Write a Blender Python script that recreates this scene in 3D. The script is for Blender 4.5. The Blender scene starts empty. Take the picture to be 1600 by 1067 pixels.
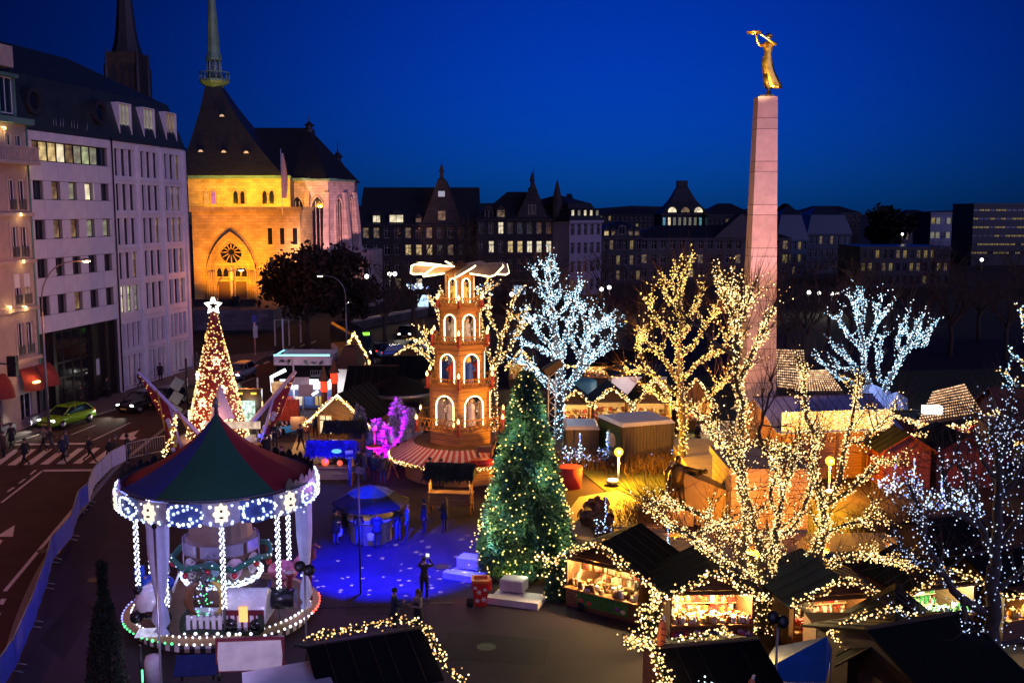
import bpy, math, random
import numpy as np
PI, COS, SIN = math.pi, math.cos, math.sin
from mathutils import Vector as VE, Matrix
SC = bpy.context.scene
COL = SC.collection
rad = math.radians
rnd = random.Random(7)
GAU, UNI = rnd.gauss, rnd.uniform
PITCH = rad(7.23)
CAMH = 15.0
cam = bpy.data.cameras.new('camera')
cam.lens = 36.0
cam.sensor_width = 36.0
cam.clip_end = 6000
camo = bpy.data.objects.new('camera', cam)
COL.objects.link(camo)
camo.location = (0,0, CAMH)
camo.rotation_euler = (PI / 2 - PITCH,0,0)
SC.camera = camo
world = bpy.data.worlds.new('World')
SC.world = world
world.use_nodes = True
nt = world.node_tree
bgn = nt.nodes['Background']
sky = nt.nodes.new('ShaderNodeTexSky')
sky.sky_type = 'NISHITA'
sky.sun_disc = False
sky.sun_elevation = rad(10)
sky.sun_rotation = rad(180)
sky.dust_density = 0.3
sky.ozone_density = 4
tint = nt.nodes.new('ShaderNodeMix')
tint.data_type = 'RGBA'
tint.blend_type = 'MULTIPLY'
tint.inputs['Factor'].default_value = 1
tint.inputs['B'].default_value = (0.003,0.112,0.80,1)
tc = nt.nodes.new('ShaderNodeTexCoord')
dotn = nt.nodes.new('ShaderNodeVectorMath'); dotn.operation = 'DOT_PRODUCT'
_az, _el = rad(6), rad(6)
dotn.inputs[1].default_value = (SIN(_az) * COS(_el), COS(_az) * COS(_el), SIN(_el))
mx = nt.nodes.new('ShaderNodeMath'); mx.operation = 'MAXIMUM'; mx.inputs[1].default_value = 0
pw = nt.nodes.new('ShaderNodeMath'); pw.operation = 'POWER'; pw.inputs[1].default_value = 13
mp = nt.nodes.new('ShaderNodeMapRange')
mp.inputs['To Min'].default_value = 0.06
mp.inputs['To Max'].default_value = 1.0
mul = nt.nodes.new('ShaderNodeVectorMath'); mul.operation = 'SCALE'
nt.links.new(tc.outputs['Generated'], dotn.inputs[0])
nt.links.new(dotn.outputs['Value'], mx.inputs[0])
nt.links.new(mx.outputs[0], pw.inputs[0])
nt.links.new(pw.outputs[0], mp.inputs['Value'])
nt.links.new(sky.outputs[0], tint.inputs['A'])
nt.links.new(tint.outputs['Result'], mul.inputs[0])
nt.links.new(mp.outputs[0], mul.inputs['Scale'])
nt.links.new(mul.outputs[0], bgn.inputs[0])
bgn.inputs[1].default_value = 0.085
sund = bpy.data.lights.new('sun', 'SUN')
sund.energy = 1.05
sund.angle = rad(60)
sund.color = (0.40,0.37,1.0)
sun = bpy.data.objects.new('sun', sund)
COL.objects.link(sun)
sun.rotation_euler = (rad(70),0, rad(40))
SC.view_settings.view_transform = 'Standard'
SC.view_settings.look = 'None'
SC.view_settings.exposure = 0.0
SC.view_settings.gamma = 1.0
SC.view_settings.use_curve_mapping = False
SC.render.engine = 'CYCLES'
SC.cycles.use_denoising = True
SC.cycles.sample_clamp_indirect = 3.0
SC.cycles.sample_clamp_direct = 0.0
SC.cycles.max_bounces = 5
SC.cycles.diffuse_bounces = 2
SC.cycles.glossy_bounces = 3
SC.cycles.transmission_bounces = 4
SC.cycles.transparent_max_bounces = 8
SC.cycles.caustics_reflective = False
SC.cycles.caustics_refractive = False
SC.cycles.use_light_tree = True
CP, SP = COS(PITCH), SIN(PITCH)
def ray(px, py):
 u = (px - 800) / 1600.0
 v = (py - 533.5) / 1600.0
 return (u, CP - v * SP,-SP - v * CP)
def G(px, py, h=0.0):                 # the point of the level h
 a = ray(px, py); t = (h - CAMH) / a[2]
 return VE((a[0] * t, a[1] * t, h))
def At(px, py, Y):                    # the point at distance Y
 a = ray(px, py); t = Y / a[1]
 return VE((a[0] * t, Y, CAMH + a[2] * t))
class Plane:                          # a vertical facade plane through two ground points
 def __init__(s, p0, p1):
  s.o = VE((p0[0], p0[1], 0)); d = VE((p1[0] - p0[0], p1[1] - p0[1], 0))
  s.len = d.length; s.d = d.normalized(); s.n = VE((-s.d.y, s.d.x,0)); s.rz = math.atan2(d.y, d.x)
 def uz(s, px, py):
  a = VE(ray(px, py)); c = VE((0,0, CAMH))
  t = (s.o - c).dot(s.n) / a.dot(s.n); p = c + a * t
  return ((p - s.o).dot(s.d), p.z)
 def shift(s, k):                  # the parallel plane k behind
  q = Plane((0,0),(1,0));q.o = s.o + s.n * k;q.d = s.d;q.n = s.n;q.len = s.len;q.rz = s.rz
  return q
_M = {}
def mat(name, col, rough=0.7, metal=0.0, var=0.25, scale=3.0, bump=0.0, bscale=20.0, spec=None, sss=None, obj=False):
 if name in _M: return _M[name]
 m = bpy.data.materials.new(name); m.use_nodes = True
 t = m.node_tree; b = t.nodes['Principled BSDF']
 b.inputs['Roughness'].default_value = rough
 b.inputs['Metallic'].default_value = metal
 if spec is not None: b.inputs['Specular IOR Level'].default_value = spec
 c4 = (col[0], col[1], col[2], 1)
 b.inputs['Base Color'].default_value = c4
 co = t.nodes.new('ShaderNodeTexCoord')
 if var > 0:
  n = t.nodes.new('ShaderNodeTexNoise'); n.inputs['Scale'].default_value = scale; n.inputs['Detail'].default_value = 5
  n.inputs['Roughness'].default_value = 0.65
  r = t.nodes.new('ShaderNodeMapRange')
  r.inputs['From Min'].default_value = 0.25; r.inputs['From Max'].default_value = 0.75
  r.inputs['To Min'].default_value = 1 - var; r.inputs['To Max'].default_value = 1 + var
  x = t.nodes.new('ShaderNodeVectorMath'); x.operation = 'SCALE'; x.inputs[0].default_value = col
  t.links.new(co.outputs['Object'], n.inputs['Vector']); t.links.new(n.outputs[0], r.inputs['Value'])
  t.links.new(r.outputs[0], x.inputs['Scale']); t.links.new(x.outputs[0], b.inputs['Base Color'])
  r2 = t.nodes.new('ShaderNodeMapRange')
  r2.inputs['To Min'].default_value = max(0, rough - 0.12); r2.inputs['To Max'].default_value = min(1, rough + 0.12)
  t.links.new(n.outputs[0], r2.inputs['Value']); t.links.new(r2.outputs[0], b.inputs['Roughness'])
 if bump > 0:
  n2 = t.nodes.new('ShaderNodeTexNoise'); n2.inputs['Scale'].default_value = bscale; n2.inputs['Detail'].default_value = 4
  bp = t.nodes.new('ShaderNodeBump'); bp.inputs['Strength'].default_value = bump; bp.inputs['Distance'].default_value = 0.05
  t.links.new(co.outputs['Object'], n2.inputs['Vector']); t.links.new(n2.outputs[0], bp.inputs['Height'])
  t.links.new(bp.outputs[0], b.inputs['Normal'])
 _M[name] = m
 return m
def wood(name, col, plank=0.14, axis=2, rough=0.6):
 """boards: grain stretched along the board, thin joint lines across 'axis'"""
 if name in _M: return _M[name]
 m = bpy.data.materials.new(name); m.use_nodes = True
 t = m.node_tree; b = t.nodes['Principled BSDF']; b.inputs['Roughness'].default_value = rough
 co = t.nodes.new('ShaderNodeTexCoord'); mpn = t.nodes.new('ShaderNodeMapping')
 s = [1.2,1.2,1.2]; s[axis] = 14.0; mpn.inputs['Scale'].default_value = s
 n = t.nodes.new('ShaderNodeTexNoise'); n.inputs['Scale'].default_value = 1.0; n.inputs['Detail'].default_value = 6
 sep = t.nodes.new('ShaderNodeSeparateXYZ')
 md = t.nodes.new('ShaderNodeMath'); md.operation = 'MODULO'; md.inputs[1].default_value = plank
 ad = t.nodes.new('ShaderNodeMath'); ad.operation = 'ADD'; ad.inputs[1].default_value = 50.0
 lt = t.nodes.new('ShaderNodeMath'); lt.operation = 'GREATER_THAN'; lt.inputs[1].default_value = plank * 0.12
 r = t.nodes.new('ShaderNodeMapRange'); r.inputs['From Min'].default_value = 0.3; r.inputs['From Max'].default_value = 0.7
 r.inputs['To Min'].default_value = 0.6; r.inputs['To Max'].default_value = 1.25
 j = t.nodes.new('ShaderNodeMapRange'); j.inputs['To Min'].default_value = 0.35
 x = t.nodes.new('ShaderNodeVectorMath'); x.operation = 'SCALE'; x.inputs[0].default_value = col
 mm = t.nodes.new('ShaderNodeMath'); mm.operation = 'MULTIPLY'
 L = t.links.new
 L(co.outputs['Object'], mpn.inputs[0]); L(mpn.outputs[0], n.inputs['Vector']); L(n.outputs[0], r.inputs['Value'])
 L(co.outputs['Object'], sep.inputs[0]); L(sep.outputs[axis], ad.inputs[0]); L(ad.outputs[0], md.inputs[0]); L(md.outputs[0], lt.inputs[0])
 L(lt.outputs[0], j.inputs['Value']); L(r.outputs[0], mm.inputs[0]); L(j.outputs[0], mm.inputs[1]); L(mm.outputs[0], x.inputs['Scale'])
 L(x.outputs[0], b.inputs['Base Color'])
 bp = t.nodes.new('ShaderNodeBump'); bp.inputs['Strength'].default_value = 0.4; bp.inputs['Distance'].default_value = 0.02
 L(mm.outputs[0], bp.inputs['Height']); L(bp.outputs[0], b.inputs['Normal'])
 _M[name] = m
 return m
def stone(name, col, bw=0.9, bh=0.4, mortar=0.02, dark=0.6, var=0.3, flip=False):
 """coursed masonry for walls too far away to count their stones"""
 if name in _M: return _M[name]
 m = bpy.data.materials.new(name); m.use_nodes = True
 t = m.node_tree; b = t.nodes['Principled BSDF']; b.inputs['Roughness'].default_value = 0.85
 co = t.nodes.new('ShaderNodeTexCoord'); sep = t.nodes.new('ShaderNodeSeparateXYZ'); cmb = t.nodes.new('ShaderNodeCombineXYZ')
 ad = t.nodes.new('ShaderNodeMath'); ad.operation = 'ADD'
 br = t.nodes.new('ShaderNodeTexBrick'); br.inputs['Scale'].default_value = 1
 br.inputs['Brick Width'].default_value = bw; br.inputs['Row Height'].default_value = bh; br.inputs['Mortar Size'].default_value = mortar
 c = col
 br.inputs['Color1'].default_value = (c[0] * (1 + var), c[1] * (1 + var), c[2] * (1 + var),1)
 br.inputs['Color2'].default_value = (c[0] * (1 - var), c[1] * (1 - var), c[2] * (1 - var),1)
 br.inputs['Mortar'].default_value = (c[0] * dark, c[1] * dark, c[2] * dark,1)
 n = t.nodes.new('ShaderNodeTexNoise'); n.inputs['Scale'].default_value = 0.6; n.inputs['Detail'].default_value = 8
 r = t.nodes.new('ShaderNodeMapRange'); r.inputs['From Min'].default_value = 0.3; r.inputs['From Max'].default_value = 0.7
 r.inputs['To Min'].default_value = 0.72; r.inputs['To Max'].default_value = 1.18
 x = t.nodes.new('ShaderNodeVectorMath'); x.operation = 'SCALE'
 L = t.links.new
 L(co.outputs['Object'], sep.inputs[0]); L(sep.outputs[0], ad.inputs[0]); L(sep.outputs[1], ad.inputs[1])
 L(ad.outputs[0], cmb.inputs[0]); L(sep.outputs[2], cmb.inputs[1]); L(cmb.outputs[0], br.inputs['Vector'])
 L(co.outputs['Object'], n.inputs['Vector']); L(n.outputs[0], r.inputs['Value'])
 L(br.outputs['Color'], x.inputs[0]); L(r.outputs[0], x.inputs['Scale']); L(x.outputs[0], b.inputs['Base Color'])
 bp = t.nodes.new('ShaderNodeBump'); bp.inputs['Strength'].default_value = 0.5; bp.inputs['Distance'].default_value = 0.03; bp.invert = True
 L(br.outputs['Fac'], bp.inputs['Height']); L(bp.outputs[0], b.inputs['Normal'])
 _M[name] = m
 return m
def glow(name, col, strength=1.0, light=False, noise=0.0, nscale=3.0):
 """something that gives off light; light=True only where it really lights its surroundings"""
 if name in _M: return _M[name]
 m = bpy.data.materials.new(name); m.use_nodes = True
 t = m.node_tree; b = t.nodes['Principled BSDF']
 b.inputs['Base Color'].default_value = (col[0] * .3, col[1] * .3, col[2] * .3,1)
 b.inputs['Emission Color'].default_value = (col[0], col[1], col[2], 1)
 b.inputs['Emission Strength'].default_value = strength
 if noise > 0:
  co = t.nodes.new('ShaderNodeTexCoord')
  n = t.nodes.new('ShaderNodeTexNoise'); n.inputs['Scale'].default_value = nscale; n.inputs['Detail'].default_value = 3
  r = t.nodes.new('ShaderNodeMapRange'); r.inputs['From Min'].default_value = 0.35; r.inputs['From Max'].default_value = 0.65
  r.inputs['To Min'].default_value = strength * (1 - noise); r.inputs['To Max'].default_value = strength * (1 + noise * 0.4)
  t.links.new(co.outputs['Object'], n.inputs['Vector']); t.links.new(n.outputs[0], r.inputs['Value'])
  t.links.new(r.outputs[0], b.inputs['Emission Strength'])
 m.cycles.emission_sampling = 'FRONT' if light else 'NONE'
 _M[name] = m
 return m
class MB:
 def __init__(s): s.v = []; s.f = []; s.m = []; s.T = None; s.k = 0; s.smooth = set()
 def pt(s, p):
  if s.T is not None: p = s.T @ VE(p)
  s.v.append((p[0], p[1], p[2])); return len(s.v) - 1
 def face(s, idx, sm=False):
  s.f.append(tuple(idx)); s.m.append(s.k)
  if sm: s.smooth.add(len(s.f) - 1)
 def poly(s, pts):
  s.face([s.pt(p) for p in pts])
 def box(s, x0, x1, y0, y1, z0, z1):
  i = [s.pt(p) for p in ((x0, y0, z0),(x1, y0, z0),(x1, y1, z0),(x0, y1, z0),(x0, y0, z1),(x1, y0, z1),(x1, y1, z1),(x0, y1, z1))]
  for q in ((0,3,2,1),(4,5,6,7),(0,1,5,4),(1,2,6,5),(2,3,7,6),(3,0,4,7)): s.face([i[a] for a in q])
 def cbox(s, c, sz, rz=0.0, rx=0.0, ry=0.0):
  o = s.T; M = Matrix.Translation(c) @ Matrix.Rotation(rz,4, 'Z') @ Matrix.Rotation(ry,4, 'Y') @ Matrix.Rotation(rx,4, 'X')
  s.T = M if o is None else o @ M
  a, b, d = sz[0] / 2, sz[1] / 2, sz[2] / 2
  s.box(-a, a,-b, b,-d, d); s.T = o
 def prism(s, poly, z0, z1, caps=True):
  n = len(poly)
  a = [s.pt((p[0], p[1], z0)) for p in poly]; b = [s.pt((p[0], p[1], z1)) for p in poly]
  for i in range(n):
   j = (i + 1) % n; s.face((a[i], a[j], b[j], b[i]))
  if caps: s.face(a[::-1]); s.face(b)
 def loft(s, rings, closed=True, cap=True, sm=True):
  R = [[s.pt(p) for p in r] for r in rings]; n = len(rings[0])
  for a, b in zip(R[:-1], R[1:]):
   for i in range(n if closed else n - 1):
    j = (i + 1) % n; s.face((a[i], a[j], b[j], b[i]), sm)
  if cap and closed: s.face(R[0][::-1]); s.face(R[-1])
 def lathe(s, prof, n=12, c=(0,0,0), cap=True, sm=True, a0=0.0):
  s.loft([[(c[0] + r * COS(a0 + 2 * PI * i / n), c[1] + r * SIN(a0 + 2 * PI * i / n), c[2] + z) for i in range(n)] for r, z in prof], True, cap, sm)
 def tube(s, pts, r, n=6, cap=True, sm=True):
  pts = [VE(p) for p in pts]
  if len(pts) < 2: return
  rr = r if isinstance(r,(list, tuple)) else [r] * len(pts)
  rings = []; ref = None
  for i, p in enumerate(pts):
   d = (pts[min(i + 1, len(pts) - 1)] - pts[max(i - 1,0)])
   if d.length < 1e-9: d = VE((0,0,1))
   d.normalize()
   if ref is None: ref = VE((1,0,0)) if abs(d.x) < 0.8 else VE((0,1,0))
   a = d.cross(ref).normalized(); b = d.cross(a).normalized(); ref = -b if False else b.cross(d)
   ref = a.cross(d) if a.cross(d).length > 0.1 else ref
   rings.append([p + (a * COS(2 * PI * k / n) + b * SIN(2 * PI * k / n)) * rr[i] for k in range(n)])
  for i in range(1, len(rings)):
   best = min(range(n), key=lambda q: sum((rings[i][(k + q) % n] - rings[i - 1][k]).length for k in range(n)))
   rings[i] = rings[i][best:] + rings[i][:best]
  s.loft(rings, True, cap, sm)
 def ball(s, c, r, n=8, m=5, sq=(1,1,1)):
  rings = []
  for j in range(1, m):
   t = PI * j / m - PI / 2
   rings.append([(c[0] + sq[0] * r * COS(t) * COS(2 * PI * i / n), c[1] + sq[1] * r * COS(t) * SIN(2 * PI * i / n), c[2] + sq[2] * r * SIN(t)) for i in range(n)])
  R = [[s.pt(p) for p in q] for q in rings]
  lo = s.pt((c[0], c[1], c[2] - sq[2] * r)); hi = s.pt((c[0], c[1], c[2] + sq[2] * r))
  for a, b in zip(R[:-1], R[1:]):
   for i in range(n):
    j = (i + 1) % n; s.face((a[i], a[j], b[j], b[i]), True)
  for i in range(n):
   j = (i + 1) % n; s.face((lo, R[0][j], R[0][i]), True); s.face((hi, R[-1][i], R[-1][j]), True)
 def wall(s, u0, u1, z0, z1, ops, y=0.0, dep=0.25):
  """a wall face with real openings and their reveals"""
  us = sorted(set([u0, u1] + [q for o in ops for q in o[:2] if u0 < q < u1]))
  zs = sorted(set([z0, z1] + [q for o in ops for q in o[2:4] if z0 < q < z1]))
  for a, b in zip(us[:-1], us[1:]):
   run = None
   for c, d in zip(zs[:-1], zs[1:]):
    mu, mz = (a + b) / 2,(c + d) / 2
    if any(o[0] < mu < o[1] and o[2] < mz < o[3] for o in ops):
     continue
    s.poly([(a, y, c),(b, y, c),(b, y, d),(a, y, d)])
  for o in ops:
   a, b, c, d = o[:4]
   s.poly([(a, y, c),(a, y + dep, c),(a, y + dep, d),(a, y, d)][::-1])
   s.poly([(b, y, c),(b, y + dep, c),(b, y + dep, d),(b, y, d)])
   s.poly([(a, y, c),(b, y, c),(b, y + dep, c),(a, y + dep, c)][::-1])
   s.poly([(a, y, d),(b, y, d),(b, y + dep, d),(a, y + dep, d)])
 def B(s, name, mats, parent=None, loc=None, rz=0.0, label=None):
  me = bpy.data.meshes.new(name)
  me.from_pydata(s.v, [], s.f)
  if not isinstance(mats,(list, tuple)): mats = [mats]
  for m in mats: me.materials.append(m)
  if len(mats) > 1: me.polygons.foreach_set('material_index', s.m)
  if s.smooth:
   me.polygons.foreach_set('use_smooth', [i in s.smooth for i in range(len(s.f))])
  me.update()
  o = bpy.data.objects.new(name, me); COL.objects.link(o)
  if loc is not None: o.location = loc
  o.rotation_euler.z = rz
  if parent is not None: o.parent = parent
  if label: o['label'] = label
  return o
def tag(o, label=None, cat=None, group=None, kind=None):
 if label: o['label'] = label
 if cat: o['category'] = cat
 if group: o['group'] = group
 if kind: o['kind'] = kind
 return o
def thing(name, label, cat, loc=(0,0,0), rz=0.0, group=None):
 o = bpy.data.objects.new(name, None); COL.objects.link(o)
 o.location = loc; o.rotation_euler = (0,0, rz); o.empty_display_size = 0.2
 return tag(o, label, cat, group)
def struct(name, mb, m):
 return tag(mb.B(name, m), kind='structure')
def copy_tree(o, parent=None):
 c = o.copy(); COL.objects.link(c)
 if parent is not None: c.parent = parent
 for ch in list(o.children): copy_tree(ch, c)
 return c
def dup(o, loc=None, rz=None, label=None, group=None, scale=None):
 c = copy_tree(o)
 if loc is not None: c.location = loc
 if rz is not None: c.rotation_euler.z = rz
 if label: c['label'] = label
 if group: c['group'] = group
 if scale: c.scale = (scale,) * 3 if not isinstance(scale,(tuple, list)) else scale
 return c
def share(src, loc, parent, rz=0.0, name=None, m=None):
 c = src.copy(); COL.objects.link(c); c.parent = parent; c.location = loc; c.rotation_euler = (0,0, rz)
 return c
def lamp(loc, col, power, r=0.1, kind='POINT', to=None, angle=60, blend=0.6, name='lamp_light'):
 l = bpy.data.lights.new(name, kind); l.energy = power; l.color = col
 l.shadow_soft_size = r
 if kind == 'SPOT': l.spot_size = rad(angle); l.spot_blend = blend
 o = bpy.data.objects.new(name, l); COL.objects.link(o); o.location = loc
 if to is not None:
  o.rotation_euler = (VE(to) - VE(loc)).to_track_quat('-Z', 'Y').to_euler()
 return o
_PHI = (1 + 5 ** 0.5) / 2
_OCT_V = np.array([(1,0,0),(-1,0,0),(0,1,0),(0,-1,0),(0,0,1),(0,0,-1)], float)
_OCT_F = np.array([(0,2,4),(2,1,4),(1,3,4),(3,0,4),(2,0,5),(1,2,5),(3,1,5),(0,3,5)])
_ICO_V = np.array([(-1, _PHI,0),(1, _PHI,0),(-1,-_PHI,0),(1,-_PHI,0),(0,-1, _PHI),(0,1, _PHI),(0,-1,-_PHI),(0,1,-_PHI),(_PHI,0,-1),(_PHI,0,1),(-_PHI,0,-1),(-_PHI,0,1)], float)
_ICO_V /= np.linalg.norm(_ICO_V[0])
_ICO_F = np.array([(0,11,5),(0,5,1),(0,1,7),(0,7,10),(0,10,11),(1,5,9),(5,11,4),(11,10,2),(10,7,6),(7,1,8),(3,9,4),(3,4,2),(3,2,6),(3,6,8),(3,8,9),(4,9,5),(2,4,11),(6,2,10),(8,6,7),(9,8,1)])
def tri_mesh(name, V, F, mats, parent=None, mi=None, smooth=False):
 me = bpy.data.meshes.new(name)
 V = np.asarray(V, np.float32).reshape(-1,3); F = np.asarray(F, np.int32)
 n, k = F.shape
 me.vertices.add(len(V)); me.vertices.foreach_set('co', V.ravel())
 me.loops.add(n * k); me.loops.foreach_set('vertex_index', F.ravel())
 me.polygons.add(n); me.polygons.foreach_set('loop_start', np.arange(0, n * k, k, dtype=np.int32))
 if not isinstance(mats,(list, tuple)): mats = [mats]
 for m in mats: me.materials.append(m)
 if mi is not None: me.polygons.foreach_set('material_index', np.asarray(mi, np.int32))
 if smooth: me.polygons.foreach_set('use_smooth', np.ones(n, bool))
 me.update(calc_edges=True)
 o = bpy.data.objects.new(name, me); COL.objects.link(o)
 if parent is not None: o.parent = parent
 return o
def bulbs(pts, r, m, parent=None, name='bulbs', jitter=0.25):
 P = np.array([tuple(p) for p in pts], float); n = len(P)
 if n == 0: return None
 g = np.random.RandomState(n)
 R = r * (1 + jitter * (g.rand(n,1,1) * 2 - 1))
 V = P[:, None, :] + _ICO_V[None] * R
 F = (_ICO_F[None] + (np.arange(n) * 12)[:, None, None]).reshape(-1,3)
 mi = None
 if isinstance(m,(list, tuple)): mi = np.repeat(g.randint(0, len(m), n),20)
 o = tri_mesh(name, V.reshape(-1,3), F, m, parent, mi)
 o['kind'] = 'stuff'
 return o
WARM = [glow('bulb_warm', (1.0,0.64,0.22),2.3), glow('bulb_warm_soft', (1.0,0.54,0.15),1.1), glow('bulb_warm_pale', (1.0,0.72,0.34),3.4)]
COLD = [glow('bulb_cold', (0.50,0.80,1.0),2.6), glow('bulb_cold_soft', (0.36,0.70,1.0),1.5), glow('bulb_cold_pale', (0.72,0.90,1.0),3.2)]
ICE = [glow('bulb_ice', (0.62,0.74,1.0),2.0), glow('bulb_ice_soft', (0.45,0.60,1.0),1.1)]
YELLOW = [glow('bulb_yellow', (1.0,0.72,0.14),2.4), glow('bulb_yellow_soft', (0.95,0.80,0.22),1.3)]
def along(pts, step):
 out = []; pts = [VE(p) for p in pts]; rest = 0.0
 for a, b in zip(pts[:-1], pts[1:]):
  L = (b - a).length; t = rest
  while t < L:
   out.append(a.lerp(b, t / L)); t += step
  rest = t - L
 return out
def smooth_line(pts, k=5):
 P = [VE(p) for p in pts]
 if len(P) < 3: return [P[0].lerp(P[-1], i / k) for i in range(k + 1)]
 out = []
 for i in range(len(P) - 1):
  p0 = P[max(i - 1,0)]; p1 = P[i]; p2 = P[i + 1]; p3 = P[min(i + 2, len(P) - 1)]
  for q in range(k):
   t = q / k
   out.append(0.5 * ((2 * p1) + (p2 - p0) * t + (2 * p0 - 5 * p1 + 4 * p2 - p3) * t * t + (3 * p1 - p0 - 3 * p2 + p3) * t ** 3))
 out.append(P[-1]); return out
M_CORD = mat('cord', (0.012,0.02,0.01),0.7, var=0)
M_FIRCORD = mat('fir_garland', (0.015,0.03,0.012),0.9, var=0.4, scale=20)
def garland(pts, label, cols=None, per_m=34, spread=0.13, r=0.035, group='fairy light garlands on the market stalls', name='light_garland', icicle=0.0):
 L = smooth_line(pts,6)
 t = thing(name, label, 'light garland', tuple(L[0]),0, group)
 base = VE(L[0]); L = [p - base for p in L]
 mb = MB(); mb.tube(L,0.035,5); mb.B('cord', M_FIRCORD, t)
 total = sum((b - a).length for a, b in zip(L[:-1], L[1:])); P = []
 for p in along(L,1.0 / per_m):
  q = VE((GAU(0,1), GAU(0,1), GAU(0,1))) * spread * 0.6
  if icicle and rnd.random() < 0.35: q.z -= rnd.random() * icicle
  P.append(p + q)
 bulbs(P, r, cols or WARM, t)
 return t
RZ = -0.12     # level of the carriageway; squares and pavements lie at 0
M_ASPH = mat('asphalt_road', (0.064,0.030,0.023),0.78, var=0.4, scale=0.6, bump=0.25, bscale=60, spec=.15)
M_PLAZA = mat('asphalt_square', (0.034,0.022,0.030),0.72, var=0.5, scale=0.35, bump=0.3, bscale=40, spec=.12)
M_PAVE = mat('pavement_stone', (0.12,0.10,0.09),0.8, var=0.3, scale=1.2, bump=0.2)
M_KERB = mat('kerb_granite', (0.22,0.19,0.17),0.8, var=0.25, scale=4)
M_PAINT = mat('road_paint', (0.62,0.56,0.48),0.7, var=0.22, scale=6)
M_EARTH = mat('dark_earth', (0.020,0.018,0.014),0.95, var=0.5, scale=0.3)
M_GRASS = mat('winter_lawn', (0.045,0.050,0.018),0.95, var=0.4, scale=3, bump=0.6, bscale=80)
mb = MB(); mb.poly([(-900,-60, RZ),(900,-60, RZ),(900,3500, RZ),(-900,3500, RZ)])
struct('ground', mb, M_EARTH)
rd = [G(x, y, RZ) for x, y in ((-420,1300),(-420,640),(0,700),(140,655),(330,598),(420,565),(560,525),(760,470),(900,450),(1000,470),(700,560),(480,600),(420,680),(230,830),(120,1300))]
mb = MB(); mb.poly([(p.x, p.y, RZ + 0.004) for p in rd]); struct('road', mb, M_ASPH)
def slab(name, pts, m, top=0.0, kerb=True):
 pts = [VE((p[0], p[1], 0)) for p in pts]
 mb = MB(); mb.prism([(p.x, p.y) for p in pts], RZ - 0.2, top); return struct(name, mb, m)
plaza_edge = [G(x, y) for x, y in ((-2,1120),(24,1000),(60,905),(104,832),(150,772),(192,724),(262,668),(322,622),(400,590),(450,562),(560,530),(700,512))]
pl = [(p.x, p.y) for p in plaza_edge] + [(70,118),(70,4),(-15.4,4)]
slab('square', pl, M_PLAZA)
E_ = [VE((p.x, p.y,0)) for p in plaza_edge[:9]]
ks = along(smooth_line(E_,6),1.02)
km = None; kerb = thing('kerb', None, None); kerb['kind'] = 'structure'
for a, b in list(zip(ks[:-1], ks[1:]))[:64]:
 if km is None:
  q=MB();q.cbox((0,0,-0.053),(1.0,0.24,0.15)); km = q.B('kerb_stone', M_KERB, kerb)
  o = km
 else:
  o = km.copy(); COL.objects.link(o); o.parent = kerb
 d = b - a; nrm = VE((-d.y, d.x,0)).normalized()
 c_ = (a + b) / 2 + nrm * 0.125
 o.location = (c_.x, c_.y, UNI(-0.004,0.004)); o.rotation_euler.z = math.atan2(d.y, d.x)
lp = [G(x, y) for x, y in ((-430,830),(22,684),(142,648),(322,594),(400,566),(430,548),(300,560),(66,640),(-430,760))]
slab('pavement', [(p.x, p.y) for p in lp], M_PAVE)
def mark(pts, name='road_marking', z=RZ + 0.008, m=M_PAINT):
 q=MB();q.poly([(p.x, p.y, z) for p in [G(x, y, z) for x, y in pts]]); return struct(name, q, m)
for i in range(10):            # zebra crossing
 x0 = -14 + 25.5 * i; x1 = 22 + 25.0 * i
 y0, y1 = 727 - 0.6 * i,702 - 0.5 * i
 mark([(x0, y0),(x0 + 13, y0),(x1 + 10, y1),(x1, y1)], 'crosswalk_stripe')
mark([(22,695.5),(138,694),(137,691.5),(24,693)])
mark([(62,736.5),(168,735.5),(166,732.5),(66,733.5)])
mark([(0,785),(4,785),(70,734),(66,734)])
mark([(4,923),(11,923),(149,757),(144,757)])
for a in ((-3,944,8),(-12,966,9)): mark([(a[0], a[1]),(a[0] + a[2], a[1]),(a[0] + a[2] + 5, a[1] - 9),(a[0] + 5, a[1] - 9)])
for (x, y) in ((160,742),(150,750),(142,758)): pass
for (x, y, l) in ((46,741,8),(28,755,9),(10,768,10)): mark([(x, y),(x + 3, y),(x + l + 4, y - 7),(x + l, y - 7)])
for (x, y) in ((156,742),(148,749),(139,757)): mark([(x, y),(x + 6, y),(x + 10, y - 4),(x + 4, y - 4)])
mark([(24,690),(27,690),(70,676),(67,676)])
mark([(143,688),(146,688),(205,660),(202,660)])
mark([(110,679),(112,679),(150,664),(147,664)])
mark([(144,650),(147,650),(190,637),(187,637)])
mark([(214,702),(217,702),(262,676),(259,676)])
for k in range(6):
 x = 395 + 17 * k; y = 572 - 5.0 * k
 mark([(x, y),(x + 9, y - 3),(x + 9, y - 1.4),(x, y + 1.8)])
 mark([(x + 6, y - 12),(x + 14, y - 15),(x + 14, y - 13.4),(x + 6, y - 10)])
mark([(186,686),(192,677),(200,677),(218,671.5),(209,681),(214,684),(206,688),(196,686.5)], 'turn_arrow')
mark([(-16,862),(-10,866),(4,844),(-2,842)], 'turn_arrow'); mark([(-6,838),(20,838),(23,820)], 'turn_arrow')
slab('lawn', [(3.5,60),(5.5,52),(9.5,50),(10.5,57),(16,70),(30,70),(33,58),(30,44),(22,40),(60,38),(66,100),(10,92),(4,74)], M_GRASS,0.05)
M_COURT = mat('monument_court', (0.34,0.27,0.19),0.8, var=0.25, scale=1.5, bump=0.2, bscale=30)
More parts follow.
